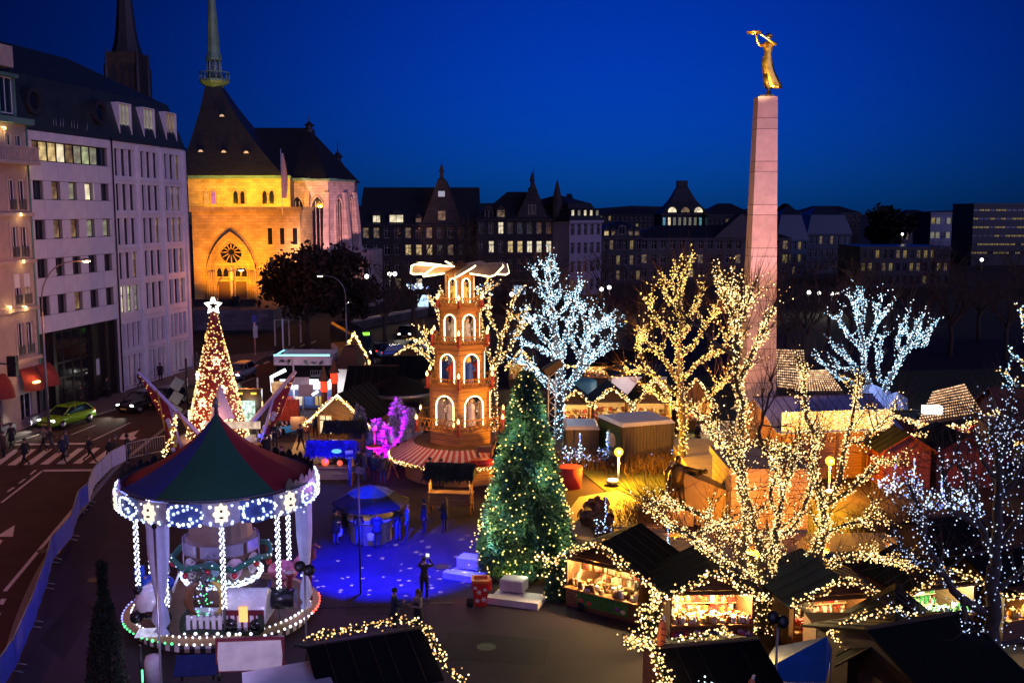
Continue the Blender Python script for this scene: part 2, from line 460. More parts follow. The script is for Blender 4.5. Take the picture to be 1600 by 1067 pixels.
ct = [G(x, y,0.0) for x, y in ((888,800),(905,778),(965,768),(1010,790),(1060,860),(1330,890),(1330,960),(1150,905),(985,850),(915,860),(895,838))]
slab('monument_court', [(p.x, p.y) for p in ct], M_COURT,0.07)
cob = thing('cobble_paving', None, None); cob['kind'] = 'structure'
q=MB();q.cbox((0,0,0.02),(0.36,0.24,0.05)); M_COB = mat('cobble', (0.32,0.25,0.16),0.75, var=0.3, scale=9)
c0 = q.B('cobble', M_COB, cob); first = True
o_ = G(948,800,0.07)
for i in range(9):
 for j in range(13):
  x = o_.x - 0.9 + i * 0.39 + (0.19 if j % 2 else 0); y = o_.y - 2.4 + j * 0.27
  o = c0 if first else c0.copy()
  if not first: COL.objects.link(o); o.parent = cob
  first = False; o.location = (x, y,0.07 + UNI(-0.006,0.008)); o.rotation_euler.z = UNI(-0.03,0.03)
M_HILL = mat('far_woods', (0.014,0.018,0.016),0.95, var=0.4, scale=0.02)
def hills(name, Y, x0, x1, base, amp, seed):
 g = random.Random(seed); mb = MB(); n = 60; ph = [g.uniform(0,6.28) for _ in range(5)]
 top = [];
 for i in range(n + 1):
  x = x0 + (x1 - x0) * i / n
  h = base + amp * sum(SIN(x * f / Y * 9 + p) / (k + 1) for k,(f, p) in enumerate(zip((1,2.3,4.9,11,23), ph)))
  top.append((x, h))
 mb.loft([[(x, Y - 200,0) for x, h in top], [(x, Y - 60, h * .75) for x, h in top], [(x, Y, h) for x, h in top], [(x, Y + 300, h * .7) for x, h in top]], closed=False)
 return struct(name, mb, M_HILL)
hills('hills', 1500,-900,1400,19,5,3)
M_SLATE = mat('slate_roof', (0.020,0.022,0.028),0.55, var=0.35, scale=1.5, bump=0.3, bscale=6)
M_SLATE2 = mat('slate_roof_green', (0.022,0.034,0.036),0.5, var=0.3, scale=1.0, bump=0.2, bscale=8)
M_WHITE = mat('white_concrete', (0.66,0.63,0.66),0.75, var=0.14, scale=0.7, bump=0.1, bscale=15)
M_BEIGE = mat('beige_render', (0.40,0.31,0.25),0.85, var=0.2, scale=0.8, bump=0.15, bscale=12)
M_TRIM = mat('stone_trim', (0.44,0.35,0.29),0.8, var=0.2, scale=2)
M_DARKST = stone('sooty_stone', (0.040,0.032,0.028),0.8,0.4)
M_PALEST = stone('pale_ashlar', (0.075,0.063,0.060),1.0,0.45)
MDK = mat('dark_metal', (0.03,0.03,0.033),0.4,0.6, var=0.2)
MGY = mat('grey_metal', (0.22,0.22,0.23),0.4,0.7, var=0.15)
MWP = mat('white_paint', (0.66,0.64,0.64),0.5, var=0.1, scale=3)
M_GRANITE = mat('dark_granite', (0.020,0.015,0.014),0.35, var=0.3, scale=4)
M_COPPER = mat('green_copper', (0.11,0.24,0.19),0.6,0.2, var=0.35, scale=0.7)
GL = mat('dark_glass', (0.010,0.012,0.016),0.08,0.0, var=0.0, spec=0.9)
GLB = mat('blue_glass', (0.012,0.028,0.036),0.12,0.0, var=0.0, spec=0.9)
LIT_F = glow('window_far_yellow', (1.0,0.74,0.22),0.22, noise=0.9, nscale=.7)
LIT_Y = glow('window_lit_yellow', (1.0,0.72,0.30),0.75, noise=0.75, nscale=1.3)
LIT_W = glow('window_lit_white', (1.0,0.86,0.55),1.0, noise=0.55, nscale=1.2)
LIT_G = glow('window_lit_green', (0.72,0.80,0.42),0.55, noise=0.7, nscale=1.4)
LIT_D = glow('window_lit_dim', (0.9,0.62,0.28),0.16, noise=1.0, nscale=1.5)
LIT_B = glow('window_lit_blue', (0.25,0.75,0.95),0.45, noise=0.6)
LIT_P = glow('window_lit_purple', (0.42,0.15,0.75),0.40, noise=0.6)
LIT_C = glow('window_lit_curtain', (0.62,0.60,0.40),0.30, noise=0.5, nscale=2.5)
_W = {}
def window(parent, x, z, w, h, y=0.0, style='cross', glass=None, fm=None, dep=0.18):
 """window in a wall facing -y: frame (part) and pane (sub-part); x,z = lower left corner"""
 glass = glass or GL; fm = fm or MWP
 key = (round(w,2), round(h,2), style, glass.name, fm.name)
 if key not in _W:
  t = min(0.07, w * 0.08); mb = MB()
  mb.box(0, w,0,0.06,0, t); mb.box(0, w,0,0.06, h - t, h); mb.box(0, t,0,0.06, t, h - t); mb.box(w - t, w,0,0.06, t, h - t)
  if style in ('cross', 'mull'): mb.box(w / 2 - t / 2, w / 2 + t / 2,0.005,0.055, t, h - t)
  if style == 'cross':
   mb.box(t, w / 2 - t / 2,0.008,0.052, h * .68, h * .68 + t); mb.box(w / 2 + t / 2, w - t,0.008,0.052, h * .68, h * .68 + t)
  if style == 'half': mb.box(t, w - t,0.008,0.052, h * .62, h * .62 + t)
  f = mb.B('window', fm)
  p = MB(); p.poly([(t,0.03, t),(w - t,0.03, t),(w - t,0.03, h - t),(t,0.03, h - t)]); pn = p.B('pane', glass, f)
  _W[key] = f
  f.parent = parent; f.location = (x, y + dep, z); return f
 f = _W[key]; c = f.copy(); COL.objects.link(c); c.parent = parent; c.location = (x, y + dep, z)
 q = f.children[0].copy(); COL.objects.link(q);q.parent = c
 return c
def pick(g, pal):
 r = g.random(); a = 0
 for m, p in pal:
  a += p
  if r < a: return m
 return pal[-1][0]
SF = Plane(G(65,655), G(302,575))
def px_u(px, py): return SF.uz(px, py)[0]
UA0, UA1, UB1 = 0.0, px_u(190,610), px_u(302,575)
HTOP = SF.uz(184,221)[1]
t = thing('office_building', 'pale panel-clad office block with dark glazed entrance between the beige hotel and the ribbed block', 'building', SF.o, SF.rz)
mb = MB(); mb.box(UA0 + 0.02, UA1 - 0.02,0.45,16,0, HTOP)
mb.B('wall', M_GRANITE, t)
wz = lambda py, px=115: SF.uz(px, py)[1]
rows = [(wz(256), wz(226)),(wz(313), wz(285)),(wz(372), wz(343)),(wz(429), wz(401)),(wz(486), wz(457))]
cols = [(52,69),(81,96),(108,122),(133,147),(158,171)]
cu = [(px_u(a,300), px_u(b,300)) for a, b in cols]
zb = wz(512)
pan = {}
def panel(u0, u1, z0, z1, m=M_WHITE, name='facade_panel', g=0.018, y0=0.0, y1=0.10, parent=None):
 if u1 - u0 < 0.1 or z1 - z0 < 0.1: return
 key = (round(u1 - u0,2), round(z1 - z0,2), m.name, name)
 if key not in pan:
  q=MB();q.box(g, u1 - u0 - g, y0, y1, g, z1 - z0 - g); pan[key] = q.B(name, m, parent,(u0, UNI(-.006,.006), z0))
 else:
  o = pan[key].copy(); COL.objects.link(o); o.parent = parent; o.location = (u0, UNI(-.006,.006), z0)
mb = MB()
ops = []
for k,(z0, z1) in enumerate(rows):
 if k == 0: ops.append((px_u(50,235), px_u(168,235), z0, z1))
 else: ops += [(a, b, z0, z1) for a, b in cu]
mb.wall(UA0, UA1, zb, HTOP, ops,0.10,0.35)
mb.poly([(UA0,0.1, zb),(UA1,0.1, zb),(UA1,0.5, zb),(UA0,0.5, zb)][::-1])
mb.B('facade', mat('panel_joint', (0.20,0.18,0.18),0.9, var=0.2), t)
zs = [zb] + [q for r in rows[::-1] for q in r] + [HTOP]
nb = 6
for i in range(0, len(zs) - 1,2):      # continuous bands of panels
 for j in range(nb):
  a = UA0 + (UA1 - UA0) * j / nb; b = UA0 + (UA1 - UA0) * (j + 1) / nb
  panel(a, b, zs[i], zs[i + 1], parent=t)
for k,(z0, z1) in enumerate(rows):     # piers between the windows
 if k == 0: ed = [UA0, ops[0][0], ops[0][1], UA1]
 else: ed = [UA0] + [q for p in cu for q in p] + [UA1]
 for i in range(0, len(ed) - 1,2): panel(ed[i], ed[i + 1], z0, z1, parent=t)
gA = random.Random(4)
u0, u1 = ops[0][0], ops[0][1]
seq = [LIT_D, LIT_Y, LIT_Y, LIT_W, LIT_D, LIT_C, LIT_G, LIT_C, GLB]
for i in range(9): window(t, u0 + (u1 - u0) * i / 9, rows[0][0], (u1 - u0) / 9 - 0.02, rows[0][1] - rows[0][0], 0.1, 'plain', seq[i], MDK)
lit = {1: [GLB, LIT_D, LIT_C, LIT_W, GLB], 2: [GL, LIT_D, LIT_D, LIT_C, LIT_C], 3: [GL] * 5,4: [GL, GL, LIT_D, GL, GL]}
for k in range(1,5):
 z0, z1 = rows[k]
 for i,(a, b) in enumerate(cu): window(t, a, z0, b - a, z1 - z0,0.1, 'plain', lit[k][i], MDK,0.22)
ea, eb = px_u(93,580), px_u(148,580)
for i in range(4):
 for j in range(5):
  w = (eb - ea) / 4; h = (zb - 0.3) / 5
  window(t, ea + i * w,0.15 + j * h, w - 0.04, h - 0.04,0.25, 'plain', GL, M_GRANITE,0.1)
for ua in (px_u(66,580), ea - 0.45, eb + 0.05, px_u(170,580), UA1 - 0.5):
 q=MB();q.box(ua, ua + 0.4,0.12,0.44,0, zb - 0.02);q.B('pillar', M_GRANITE, t)
q=MB();q.box(eb + 1.0, eb + 1.45,0.40,0.445,1.9,3.2);q.B('notice_board', MWP, t)
t2 = thing('office_building', 'pale office block with tall slit windows in three bays at the street corner', 'building', SF.o, SF.rz)
mb = MB(); mb.box(UA1 + 0.02, UB1 - 0.02,0.45,16,0, HTOP); mb.B('wall', M_WHITE, t2)
bays = [(190,217),(228,251),(263,285)]
def zb_(py): return SF.uz(203, py)[1]
def ub(px, py=400): return px_u(px, py)
rowsB = [(zb_(276), zb_(234)),(zb_(329), zb_(288)),(zb_(382), zb_(341)),(zb_(435), zb_(394)),(zb_(488), zb_(446)),(zb_(544), zb_(505)),(zb_(606), zb_(556))]
bw = (UB1 - UA1 - 0.5) / 3
opsB = []; items = []
gB = random.Random(11)
for k,(z0, z1) in enumerate(rowsB):
 for b in range(3):
  n = 4 if k >= 5 else 3
  a0 = UA1 + 0.55 + b * bw; a1 = a0 + bw - 0.75
  w = (a1 - a0) / n
  for i in range(n):
   o = (a0 + i * w + 0.13, a0 + (i + 1) * w - 0.13, z0, z1); opsB.append(o)
   gl = GL
   if k == 4 and b == 0: gl = [LIT_W, LIT_G, LIT_C][i % 3]
   elif k == 6 and b == 2: gl = LIT_C
   elif (b == 2 and i == n - 1 and k < 5) or gB.random() < 0.08: gl = LIT_D
   items.append((o, gl))
mb = MB(); mb.wall(UA1, UB1,0, HTOP, opsB,0.10,0.36);
mb.poly([(UB1,0.1,0),(UB1,0.5,0),(UB1,0.5, HTOP),(UB1,0.1, HTOP)]); mb.B('facade', M_WHITE, t2)
for o, gl in items: window(t2, o[0], o[2], o[1] - o[0], o[3] - o[2], 0.1, 'half', gl, MDK,0.28)
for b in range(4):
 q=MB();q.box(UA1 + 0.02 + b * bw + (0.0 if b else 0.0), UA1 + 0.42 + b * bw,-0.12,0.095,0.0, HTOP - 0.1);q.B('pilaster', M_WHITE, t2)
for k in range(8):
 z = ([HTOP] + [(rowsB[i][0] + rowsB[i + 1][1]) / 2 for i in range(6)] + [0.35])[k]
 for b in range(3):
  q=MB();q.box(UA1 + 0.46 + b * bw, UA1 - 0.02 + (b + 1) * bw,0.03,0.095, z - 0.05, z + 0.03);q.B('band_course', M_WHITE, t2)
q=MB();q.tube([(UA1 + 0.0,-0.17,0.1),(UA1 + 0.0,-0.17, HTOP + 0.2)], 0.07,8);q.B('drainpipe', MDK, t2)
q=MB();q.tube([(UB1 + 0.02,-0.1,0.1),(UB1 + 0.02,-0.1, HTOP + 0.2)], 0.08,8);q.B('drainpipe', MDK, t2)
def mansard(t, u0, u1, hip, name='roof'):
 z0 = HTOP; prof = [(-0.02, z0),(0.0, z0 + 0.25),(1.0, z0 + 4.0),(7.5, z0 + 7.6),(15.5, z0 + 0.1)]
 mb = MB(); e = u1 - (6 if hip else 0); A = []
 A.append([(u0, y, z) for y, z in prof])
 ins = [0,0,1.0,6.5,0] if hip else [0] * 5
 A.append([(u1 - i, y, z) for (y, z), i in zip(prof, ins)])
 mb.loft(A, True, True, False); return mb.B(name, M_SLATE2, t)
mansard(t, UA0, UA1, False); mansard(t2, UA1, UB1, True)
for (px0, px1, py0, py1, gl) in ((189,211,219,177, LIT_C),(227,248,224,185, LIT_C),(262,282,229,191, LIT_D)):
 S1 = SF.shift(0.1); a = S1.uz(px0, py0); b = S1.uz(px1, py1)
 z0 = HTOP + 0.55; z1 = z0 + 2.6; q=MB(); w = 1.9;
 u = a[0];
 q.box(u - 0.1, u + w + 0.1,0.12,1.4, z0 - 0.1, z0);q.box(u - 0.1, u + w + 0.1,0.12,1.6, z1, z1 + 0.1);q.box(u - 0.1, u,0.12,1.5, z0, z1);q.box(u + w, u + w + 0.1,0.12,1.5, z0, z1)
 d = q.B('dormer', M_WHITE, t2)
 for i in range(3): window(t2, u + i * w / 3, z0, w / 3 - 0.02, z1 - z0,0.0, 'plain', gl, MWP,0.3)
for px in (55,157):        # round ox-eye dormers in the first mansard
 u = px_u(px,180); q=MB(); z = HTOP + 2.1; ring = []
 for rr, yy in ((0.95,1.2),(0.95,-0.05),(0.62,-0.05),(0.62,0.5)):
  ring.append([(u + rr * COS(2 * PI * i / 20), yy, z + rr * SIN(2 * PI * i / 20)) for i in range(20)])
 q.loft(ring, True, False, False); d = q.B('round_dormer', M_SLATE, t)
 q=MB();q.poly([(u + 0.64 * COS(2 * PI * i / 20),0.12, z + 0.64 * SIN(2 * PI * i / 20)) for i in range(20)]);q.B('pane', GL, d)
for i, px in enumerate((86,90,97,101,114,118,123,138)):
 u = px_u(px,200); q=MB();q.tube([(u,0.1, HTOP + 0.2),(u,0.1, HTOP + 1.2)], 0.035,6);q.B('vent_pipe', MGY, t)
HP = SF.shift(-0.7)
hu = lambda px, py: HP.uz(px, py)[0]
hz = lambda py: HP.uz(27, py)[1]
U1 = hu(62,560); U0 = U1 - 19.0
t3 = thing('hotel_building', 'beige old hotel front with balconies and red shop awnings at the left edge', 'building', HP.o, HP.rz)
HT = hz(192); floors = [(hz(245), hz(211)),(hz(328), hz(281)),(hz(402), hz(354)),(hz(477), hz(428)),(hz(557), hz(506))]
c1 = hu(14,300), hu(24,300); c2 = hu(29,300), hu(40,300)
pitchu = 5.2; pairs = []
for k in range(4):
 pairs.append((c1[0] - k * pitchu, c1[1] - k * pitchu)); pairs.append((c2[0] - k * pitchu, c2[1] - k * pitchu))
ops = [(a, b, z0, z1) for z0, z1 in floors for a, b in pairs]
shop = []
for k in range(4):
 a = c1[0] - 0.15 - k * pitchu; shop.append((a, a + 1.35,0.5, hz(618))); shop.append((a + 1.9, a + 3.2,0.5, hz(618)))
mb = MB(); mb.wall(U0, U1,0, HT, ops + shop,0.0,0.3); mb.poly([(U1,0,0),(U1,16,0),(U1,16, HT),(U1,0, HT)]); mb.poly([(U0,0.35,0),(U1,0.35,0),(U1,0.35, HT),(U0,0.35, HT)])
mb.B('wall', M_BEIGE, t3)
gH = random.Random(2)
rail = None
for f,(z0, z1) in enumerate(floors):
 for i,(a, b) in enumerate(pairs):
  gl = pick(gH, [(GL,.62),(LIT_D,.28),(GLB,.1)])
  window(t3, a, z0, b - a, z1 - z0,0, 'mull', gl, MWP,0.14)
  if f == 3 and i < 2:
   q=MB();q.box(a + 0.02, b - 0.02,0.05,0.11, z0 + (z1 - z0) * .55, z1 - 0.02);q.B('roller_blind', MWP, t3)
  if rail is None:
   q=MB(); w = b - a + 0.1
   q.box(0, w,-0.02,0.02,0.62,0.68);q.box(0, w,-0.02,0.02,0.0,0.05)
   for k in range(9): q.box(w * k / 8.3, w * k / 8.3 + 0.03,-0.015,0.015,0.05,0.62)
   rail = q.B('window_railing', MGY, t3,(a - 0.05,-0.05, z0 + 0.02))
  elif f > 0:
   share(rail,(a - 0.05,-0.05, z0 + 0.02), t3)
 q=MB();q.box(U0, U1 + 0.06,-0.22,-0.003, z0 - 0.45, z0 - 0.2);q.B('cornice', M_TRIM, t3)
 for k in range(4):
  a = c1[0] - k * pitchu
  q=MB();q.box(a - 0.28, a - 0.08,-0.06,-0.003, z0 - 0.15, z1 + 0.25);q.B('window_surround', M_TRIM, t3)
  q=MB(); b2 = c2[1] - k * pitchu;q.box(b2 + 0.08, b2 + 0.28,-0.06,-0.003, z0 - 0.15, z1 + 0.25);q.B('window_surround', M_TRIM, t3)
bz = floors[0][0] - 0.2
q=MB();q.box(U0 + 3, U1 - 0.1,-1.0,-0.23, bz - 0.35, bz - 0.12); bal = q.B('balcony', M_TRIM, t3)
q=MB();q.box(U0 + 3, U1 - 0.1,-0.98,-0.86, bz + 0.72, bz + 0.86)
for k in range(60): q.box(U0 + 3.05 + k * 0.265, U0 + 3.17 + k * 0.265,-0.97,-0.87, bz - 0.12, bz + 0.72)
q.B('balustrade', M_TRIM, bal)
q=MB();q.box(U0, U1 + 0.25,-0.5,0.4, HT - 0.1, HT + 0.3);q.B('cornice', M_COPPER, t3)
q=MB();q.loft([[(U0,-0.2, HT + .3),(U0,0.9, HT + 4.6),(U0,8, HT + 6.5),(U0,15.9, HT + .3)], [(U1,-0.2, HT + .3),(U1 - .3,0.9, HT + 4.6),(U1 - 2,8, HT + 6.5),(U1,15.9, HT + .3)]], True, True, False);q.B('roof', M_SLATE2, t3)
for k in range(3):
 a = hu(0,160) - 0.4 - k * pitchu
 q=MB();q.box(a - .2, a,-0.3,1.2, HT + .35, HT + 2.9);q.box(a + 1.5, a + 1.7,-0.3,1.2, HT + .35, HT + 2.9);q.box(a - .4, a + 1.9,-0.45,1.4, HT + 2.9, HT + 3.15);q.B('dormer', M_COPPER, t3)
 window(t3, a, HT + 0.5,1.5,2.4,-0.3, 'mull', GLB, MWP,0.15)
 q=MB();q.box(a - .3, a + 1.8,-0.2,1.3, HT + 3.6, HT + 5.0);q.B('chimney', M_TRIM, t3)
q=MB();q.tube([(U1 - 0.1,-0.08,0.3),(U1 - 0.1,-0.08, HT)], 0.06,8);q.B('drainpipe', M_COPPER, t3)
M_AWN = mat('red_awning', (0.22,0.030,0.020),0.85, var=0.2)
M_FLOWERBOX = mat('window_box', (0.10,0.10,0.12),0.8)
for k in range(4):
 for e in (0,1):
  a = c1[0] - 0.35 - k * pitchu + e * 2.0; w = 1.75; z = hz(612); rings = []
  for j in range(7):
   th = PI / 2 * j / 6
   rings.append([(a + w * i / 8 if True else 0,-1.25 * SIN(th) * (SIN(PI * (i + .4) / 8.8) ** .5) - 0.02, z + 1.5 * COS(th)) for i in range(9)])
  q=MB();q.loft(rings, False, False, True);q.B('awning', M_AWN, t3)
  window(t3, a + 0.2,0.5,1.35, hz(618) - 0.5,0, 'mull', GL, MWP,0.15)
  q=MB();q.box(a + 0.1, a + 1.6,-0.75,-0.2,0.35,0.85);q.B('window_box', M_FLOWERBOX, t3)
M_SHRUB = mat('dark_shrub', (0.02,0.03,0.015),0.9, var=0.5, scale=8)
WL = glow('wall_lamp_lit', (1.0,0.68,0.22),6.0)
for (px, py) in ((3,201),(2,251),(46,256),(28,336),(32,409),(36,481),(12,481)):
 u, z = HP.uz(px, py)
 q=MB();q.box(u - 0.08, u + 0.08,-0.24,-0.0, z + 0.06, z + 0.12);q.ball((u,-0.2, z),0.09,8,5)
 wl = q.B('wall_lamp', [WL], t3)
 p = HP.o + HP.d * u + HP.n * (-0.45); lamp((p.x, p.y, z - 0.1),(1,.62,.22),14,0.08)
u, z = HP.uz(30,596); p = HP.o + HP.d * u - HP.n * 1.35
q=MB();q.cbox((u,-1.3, z),(0.5,0.25,0.12));q.B('awning_lamp', WL, t3); lamp((p.x, p.y, z + 0.1),(1,.42,.12),60,0.1)
YC = 148.0
TERR = 2.4
M_CHST = stone('church_ashlar', (0.46,0.33,0.12),1.1,0.45,0.02,0.6,0.16)
M_CHPK = stone('choir_ashlar', (0.50,0.37,0.33),1.1,0.45,0.02,0.65,0.14)
M_DOOR = mat('church_door', (0.07,0.03,0.015),0.6, var=0.3, scale=4)
ch = thing('cathedral', 'floodlit stone cathedral with steep dark roofs and slim green copper spire', 'cathedral', (0,0,0))
def X(px, Y=YC, py=400): return At(px, py, Y).x
def Z(py, Y=YC, px=400): return At(px, py, Y).z
def pointed(cx, z0, w, h, n=8):
 """outline of a pointed arch opening, from lower left round to lower right"""
 hs = h - w * 0.9; p = [(cx - w / 2, z0),(cx - w / 2, z0 + hs)]
 for i in range(1, n):
  t = i / n; a = t * 1.08; p.append((cx - w / 2 + w * (1 - COS(a)) * 0.945, z0 + hs + w * SIN(a) * 1.02))
 q = [(2 * cx - x, z) for x, z in p[::-1]]
 return p + [(cx, z0 + h)] + q
def arch_window(parent, cx, z0, w, h, y, gl, fm, mull=1, name='pointed_window', proud=0.25):
 o = pointed(cx, z0, w, h); i2 = pointed(cx, z0 + 0.12, w * 0.82, h - 0.3); mb = MB()
 n = len(o)
 for i in range(n - 1):
  mb.poly([(o[i][0], y - proud, o[i][1]),(i2[i][0], y - proud, i2[i][1]),(i2[i + 1][0], y - proud, i2[i + 1][1]),(o[i + 1][0], y - proud, o[i + 1][1])][::-1])
  mb.poly([(i2[i][0], y - proud, i2[i][1]),(i2[i][0], y - 0.02, i2[i][1]),(i2[i + 1][0], y - 0.02, i2[i + 1][1]),(i2[i + 1][0], y - proud, i2[i + 1][1])][::-1])
  mb.poly([(o[i][0], y - proud, o[i][1]),(o[i][0], y, o[i][1]),(o[i + 1][0], y, o[i + 1][1]),(o[i + 1][0], y - proud, o[i + 1][1])])
 for k in range(mull):
  x = cx + w * 0.82 * ((k + 1) / (mull + 1) - .5); hh = h - 0.4 - abs(x - cx) * 1.4
  mb.box(x - 0.06, x + 0.06, y - 0.16, y - 0.04, z0 + .1, z0 + hh)
 f = mb.B(name, fm, parent)
 p = MB(); p.poly([(a, y - 0.03, b) for a, b in i2][::-1]); p.B('pane', gl, f)
 return f
xl, xr = X(302), X(470)
zc = Z(329)                            # top of the porch block
porch = MB(); porch.box(xl, xr, YC, YC + 9, TERR - 1, zc); porch.B('porch', M_CHST, ch)
q=MB();q.box(xl - .3, xr + .3, YC - .4, YC - 0.003, zc - 0.2, zc + 0.5);q.box(xl - .3, xr + .3, YC + .003, YC + 9, zc + 0.003, zc + 0.5);q.B('parapet', M_CHST, ch)
pcx = X(362); pw_ = X(400) - X(322)
zp0, zp1 = TERR, Z(362)
for k in range(5):
 w = pw_ * (1 - 0.052 * k); h = (zp1 - zp0) * (1 - 0.034 * k); o = pointed(pcx, zp0, w, h,10); i2 = pointed(pcx, zp0, w * 0.955, h * 0.972,10); mb = MB(); y = YC - 0.62 + 0.11 * k
 for i in range(len(o) - 1):
  mb.poly([(o[i][0], y, o[i][1]),(i2[i][0], y, i2[i][1]),(i2[i + 1][0], y, i2[i + 1][1]),(o[i + 1][0], y, o[i + 1][1])][::-1])
  mb.poly([(i2[i][0], y, i2[i][1]),(i2[i][0], YC - .02, i2[i][1]),(i2[i + 1][0], YC - .02, i2[i + 1][1]),(i2[i + 1][0], y, i2[i + 1][1])][::-1])
  mb.poly([(o[i][0], y, o[i][1]),(o[i][0], YC, o[i][1]),(o[i + 1][0], YC, o[i + 1][1]),(o[i + 1][0], y, o[i + 1][1])])
 mb.B('portal_arch', M_CHST, ch)
rz_, rr = Z(394),(X(381) - X(344)) / 2
mb = MB(); ring = []
for r_, y_ in ((rr * 1.12, YC - .05),(rr * 1.12, YC - .3),(rr * .92, YC - .3),(rr * .92, YC - .05)):
 ring.append([(pcx + r_ * COS(a * PI / 12), y_, rz_ + r_ * SIN(a * PI / 12)) for a in range(24)])
mb.loft(ring, True, False, False)
for a in range(12):
 th = a * PI / 6; mb.tube([(pcx + rr * .25 * COS(th), YC - .2, rz_ + rr * .25 * SIN(th)),(pcx + rr * .92 * COS(th), YC - .2, rz_ + rr * .92 * SIN(th))], 0.07,4)
rose = mb.B('rose_window', M_CHST, ch)
mb = MB(); mb.poly([(pcx + rr * .95 * COS(a * PI / 12), YC - .06, rz_ + rr * .95 * SIN(a * PI / 12)) for a in range(24)]); mb.B('pane', GL, rose)
dh = Z(438) - TERR
for s in (-1,1):
 x0 = pcx + s * pw_ * 0.17 - pw_ * 0.11
 q=MB();q.box(x0, x0 + pw_ * .22, YC - .12, YC - .01, TERR, TERR + dh * .92); d = q.B('door', M_DOOR, ch)
 q=MB();q.box(x0 - .1, x0 + pw_ * .22 + .1, YC - .25, YC - .125, TERR + dh * .95, TERR + dh * 1.05);q.B('door_lintel', M_CHST, ch)
 for k in range(3):
  q=MB(); xx = pcx + s * pw_ * (0.36 + 0.045 * k);q.tube([(xx, YC - .55 + .12 * (2 - k), TERR),(xx, YC - .55 + .12 * (2 - k), TERR + dh * 1.5)], 0.16,8);q.B('portal_column', M_CHST, ch)
 for k in range(2):
  arch_window(ch, pcx + s * pw_ * (0.12 + .13 * k), TERR + dh * 1.15,0.9,1.6, YC - .02, GL, M_CHST,0, 'arcade_window', .2)
q=MB();q.tube([(pcx, YC - .45, TERR),(pcx, YC - .45, TERR + dh)], .22,8);q.lathe([(0.02, dh),(.3, dh + .02),(.34, dh + .9),(.22, dh + 1.5),(.14, dh + 1.6),(.18, dh + 1.85),(.02, dh + 2.05)], 8,(pcx, YC - .45, TERR));q.B('portal_statue', mat('pale_stone', (.55,.45,.32),.8), ch)
for px in (423,442,462):
 q=MB(); xx = X(px);q.box(xx - .3, xx + .3, YC - .06, YC - .01, Z(382), Z(357));q.B('slit_window', GL, ch)
q=MB(); xx = X(424);q.box(xx - .3, xx + .3, YC - .06, YC - .01, Z(422), Z(402));q.B('slit_window', GL, ch)
YU = YC + 9; zu0, zu1 = Z(330, YU), Z(276, YU)
xul, xur = X(298, YU), X(456, YU)
q=MB();q.box(xul, xur, YU + .02, YU + 16, zu0 - 2, zu1);q.B('upper_wall', M_CHST, ch)
for i, px in enumerate((332,377,422)):
 for s in (-1,1):
  gl = (LIT_P if (i == 0 and s == 1) else LIT_D if i == 0 else GL)
  arch_window(ch, X(px, YU) + s * .52, Z(320, YU),.88, Z(296, YU) - Z(320, YU), YU, gl, M_CHST,0)
q=MB();q.box(xul - .3, xur + .2, YU - .35, YU + .01, zu1 - .35, zu1 + .15);q.B('cornice', M_COPPER, ch)
YA = YU + 9; apx, apz = X(345, YA), Z(137, YA)
def pyr_roof(mb, x0, x1, y0, y1, z0, ax, ay, az, flare=0.22, tw=1.3):
 rings = []
 for k in range(7):
  f = k / 6; g = f + flare * f * (1 - f)
  rings.append([(x0 + (ax - tw - x0) * g, y0 + (ay - tw - y0) * g, z0 + (az - z0) * f),(x1 + (ax + tw - x1) * g, y0 + (ay - tw - y0) * g, z0 + (az - z0) * f),(x1 + (ax + tw - x1) * g, y1 + (ay + tw - y1) * g, z0 + (az - z0) * f),(x0 + (ax - tw - x0) * g, y1 + (ay + tw - y1) * g, z0 + (az - z0) * f)])
 mb.loft(rings, True, True, False)
q=MB(); pyr_roof(q, X(290, YU) - .6, X(447, YU), YU - .5, YU + 17, zu1 + .16, apx, YA, apz,0.30,1.2);q.B('tower_roof', M_SLATE, ch)
LUN = glow('lucarne_lit', (1.0,.75,.5),.5)
for px, py, f in ((348,183,.72),(315,238,.33),(351,239,.33),(386,240,.33)):
 f = (Z(py, YU + 3) - zu1) / (apz - zu1); g = f + .30 * f * (1 - f); y = (YU - .5) + (YA - 1.2 - (YU - .5)) * g
 x = X(px, y, py); z = Z(py, y)
 q=MB();q.loft([[(x + .5 * COS(a * PI / 8), y - .5, z + .45 * SIN(a * PI / 8)) for a in range(9)], [(x + .5 * COS(a * PI / 8), y + 1.2, z + .45 * SIN(a * PI / 8)) for a in range(9)]], True, True, False)
 l_ = q.B('lucarne', M_SLATE, ch)
 q=MB();q.poly([(x + .36 * COS(a * PI / 8), y - .51, z + .34 * SIN(a * PI / 8)) for a in range(9)]);q.B('pane', LUN, l_)
s_ = X(346, YA) - X(345, YA)
q=MB(); zg = Z(134, YA)
q.lathe([(1.2, apz - .1 - zg),(2.2,0.3),(2.4,.55),(2.4,.9),(1.1,.92)], 8,(apx, YA, zg), True, False); gal = q.B('spire_gallery', M_COPPER, ch)
q=MB()
for a in range(16):
 th = a * PI / 8;q.tube([(apx + 2.3 * COS(th), YA + 2.3 * SIN(th), zg + .9),(apx + 2.3 * COS(th), YA + 2.3 * SIN(th), zg + 1.9)], .06,4)
q.lathe([(2.25,1.9),(2.38,1.9),(2.38,2.02),(2.25,2.02)], 16,(apx, YA, zg), False, False);q.B('gallery_railing', M_COPPER, gal)
zl = Z(95, YA)
q=MB()
for a in range(8):
 th = a * PI / 4 + .39;q.tube([(apx + 1.15 * COS(th), YA + 1.15 * SIN(th), zg + .9),(apx + 1.0 * COS(th), YA + 1.0 * SIN(th), zl)], .14,5)
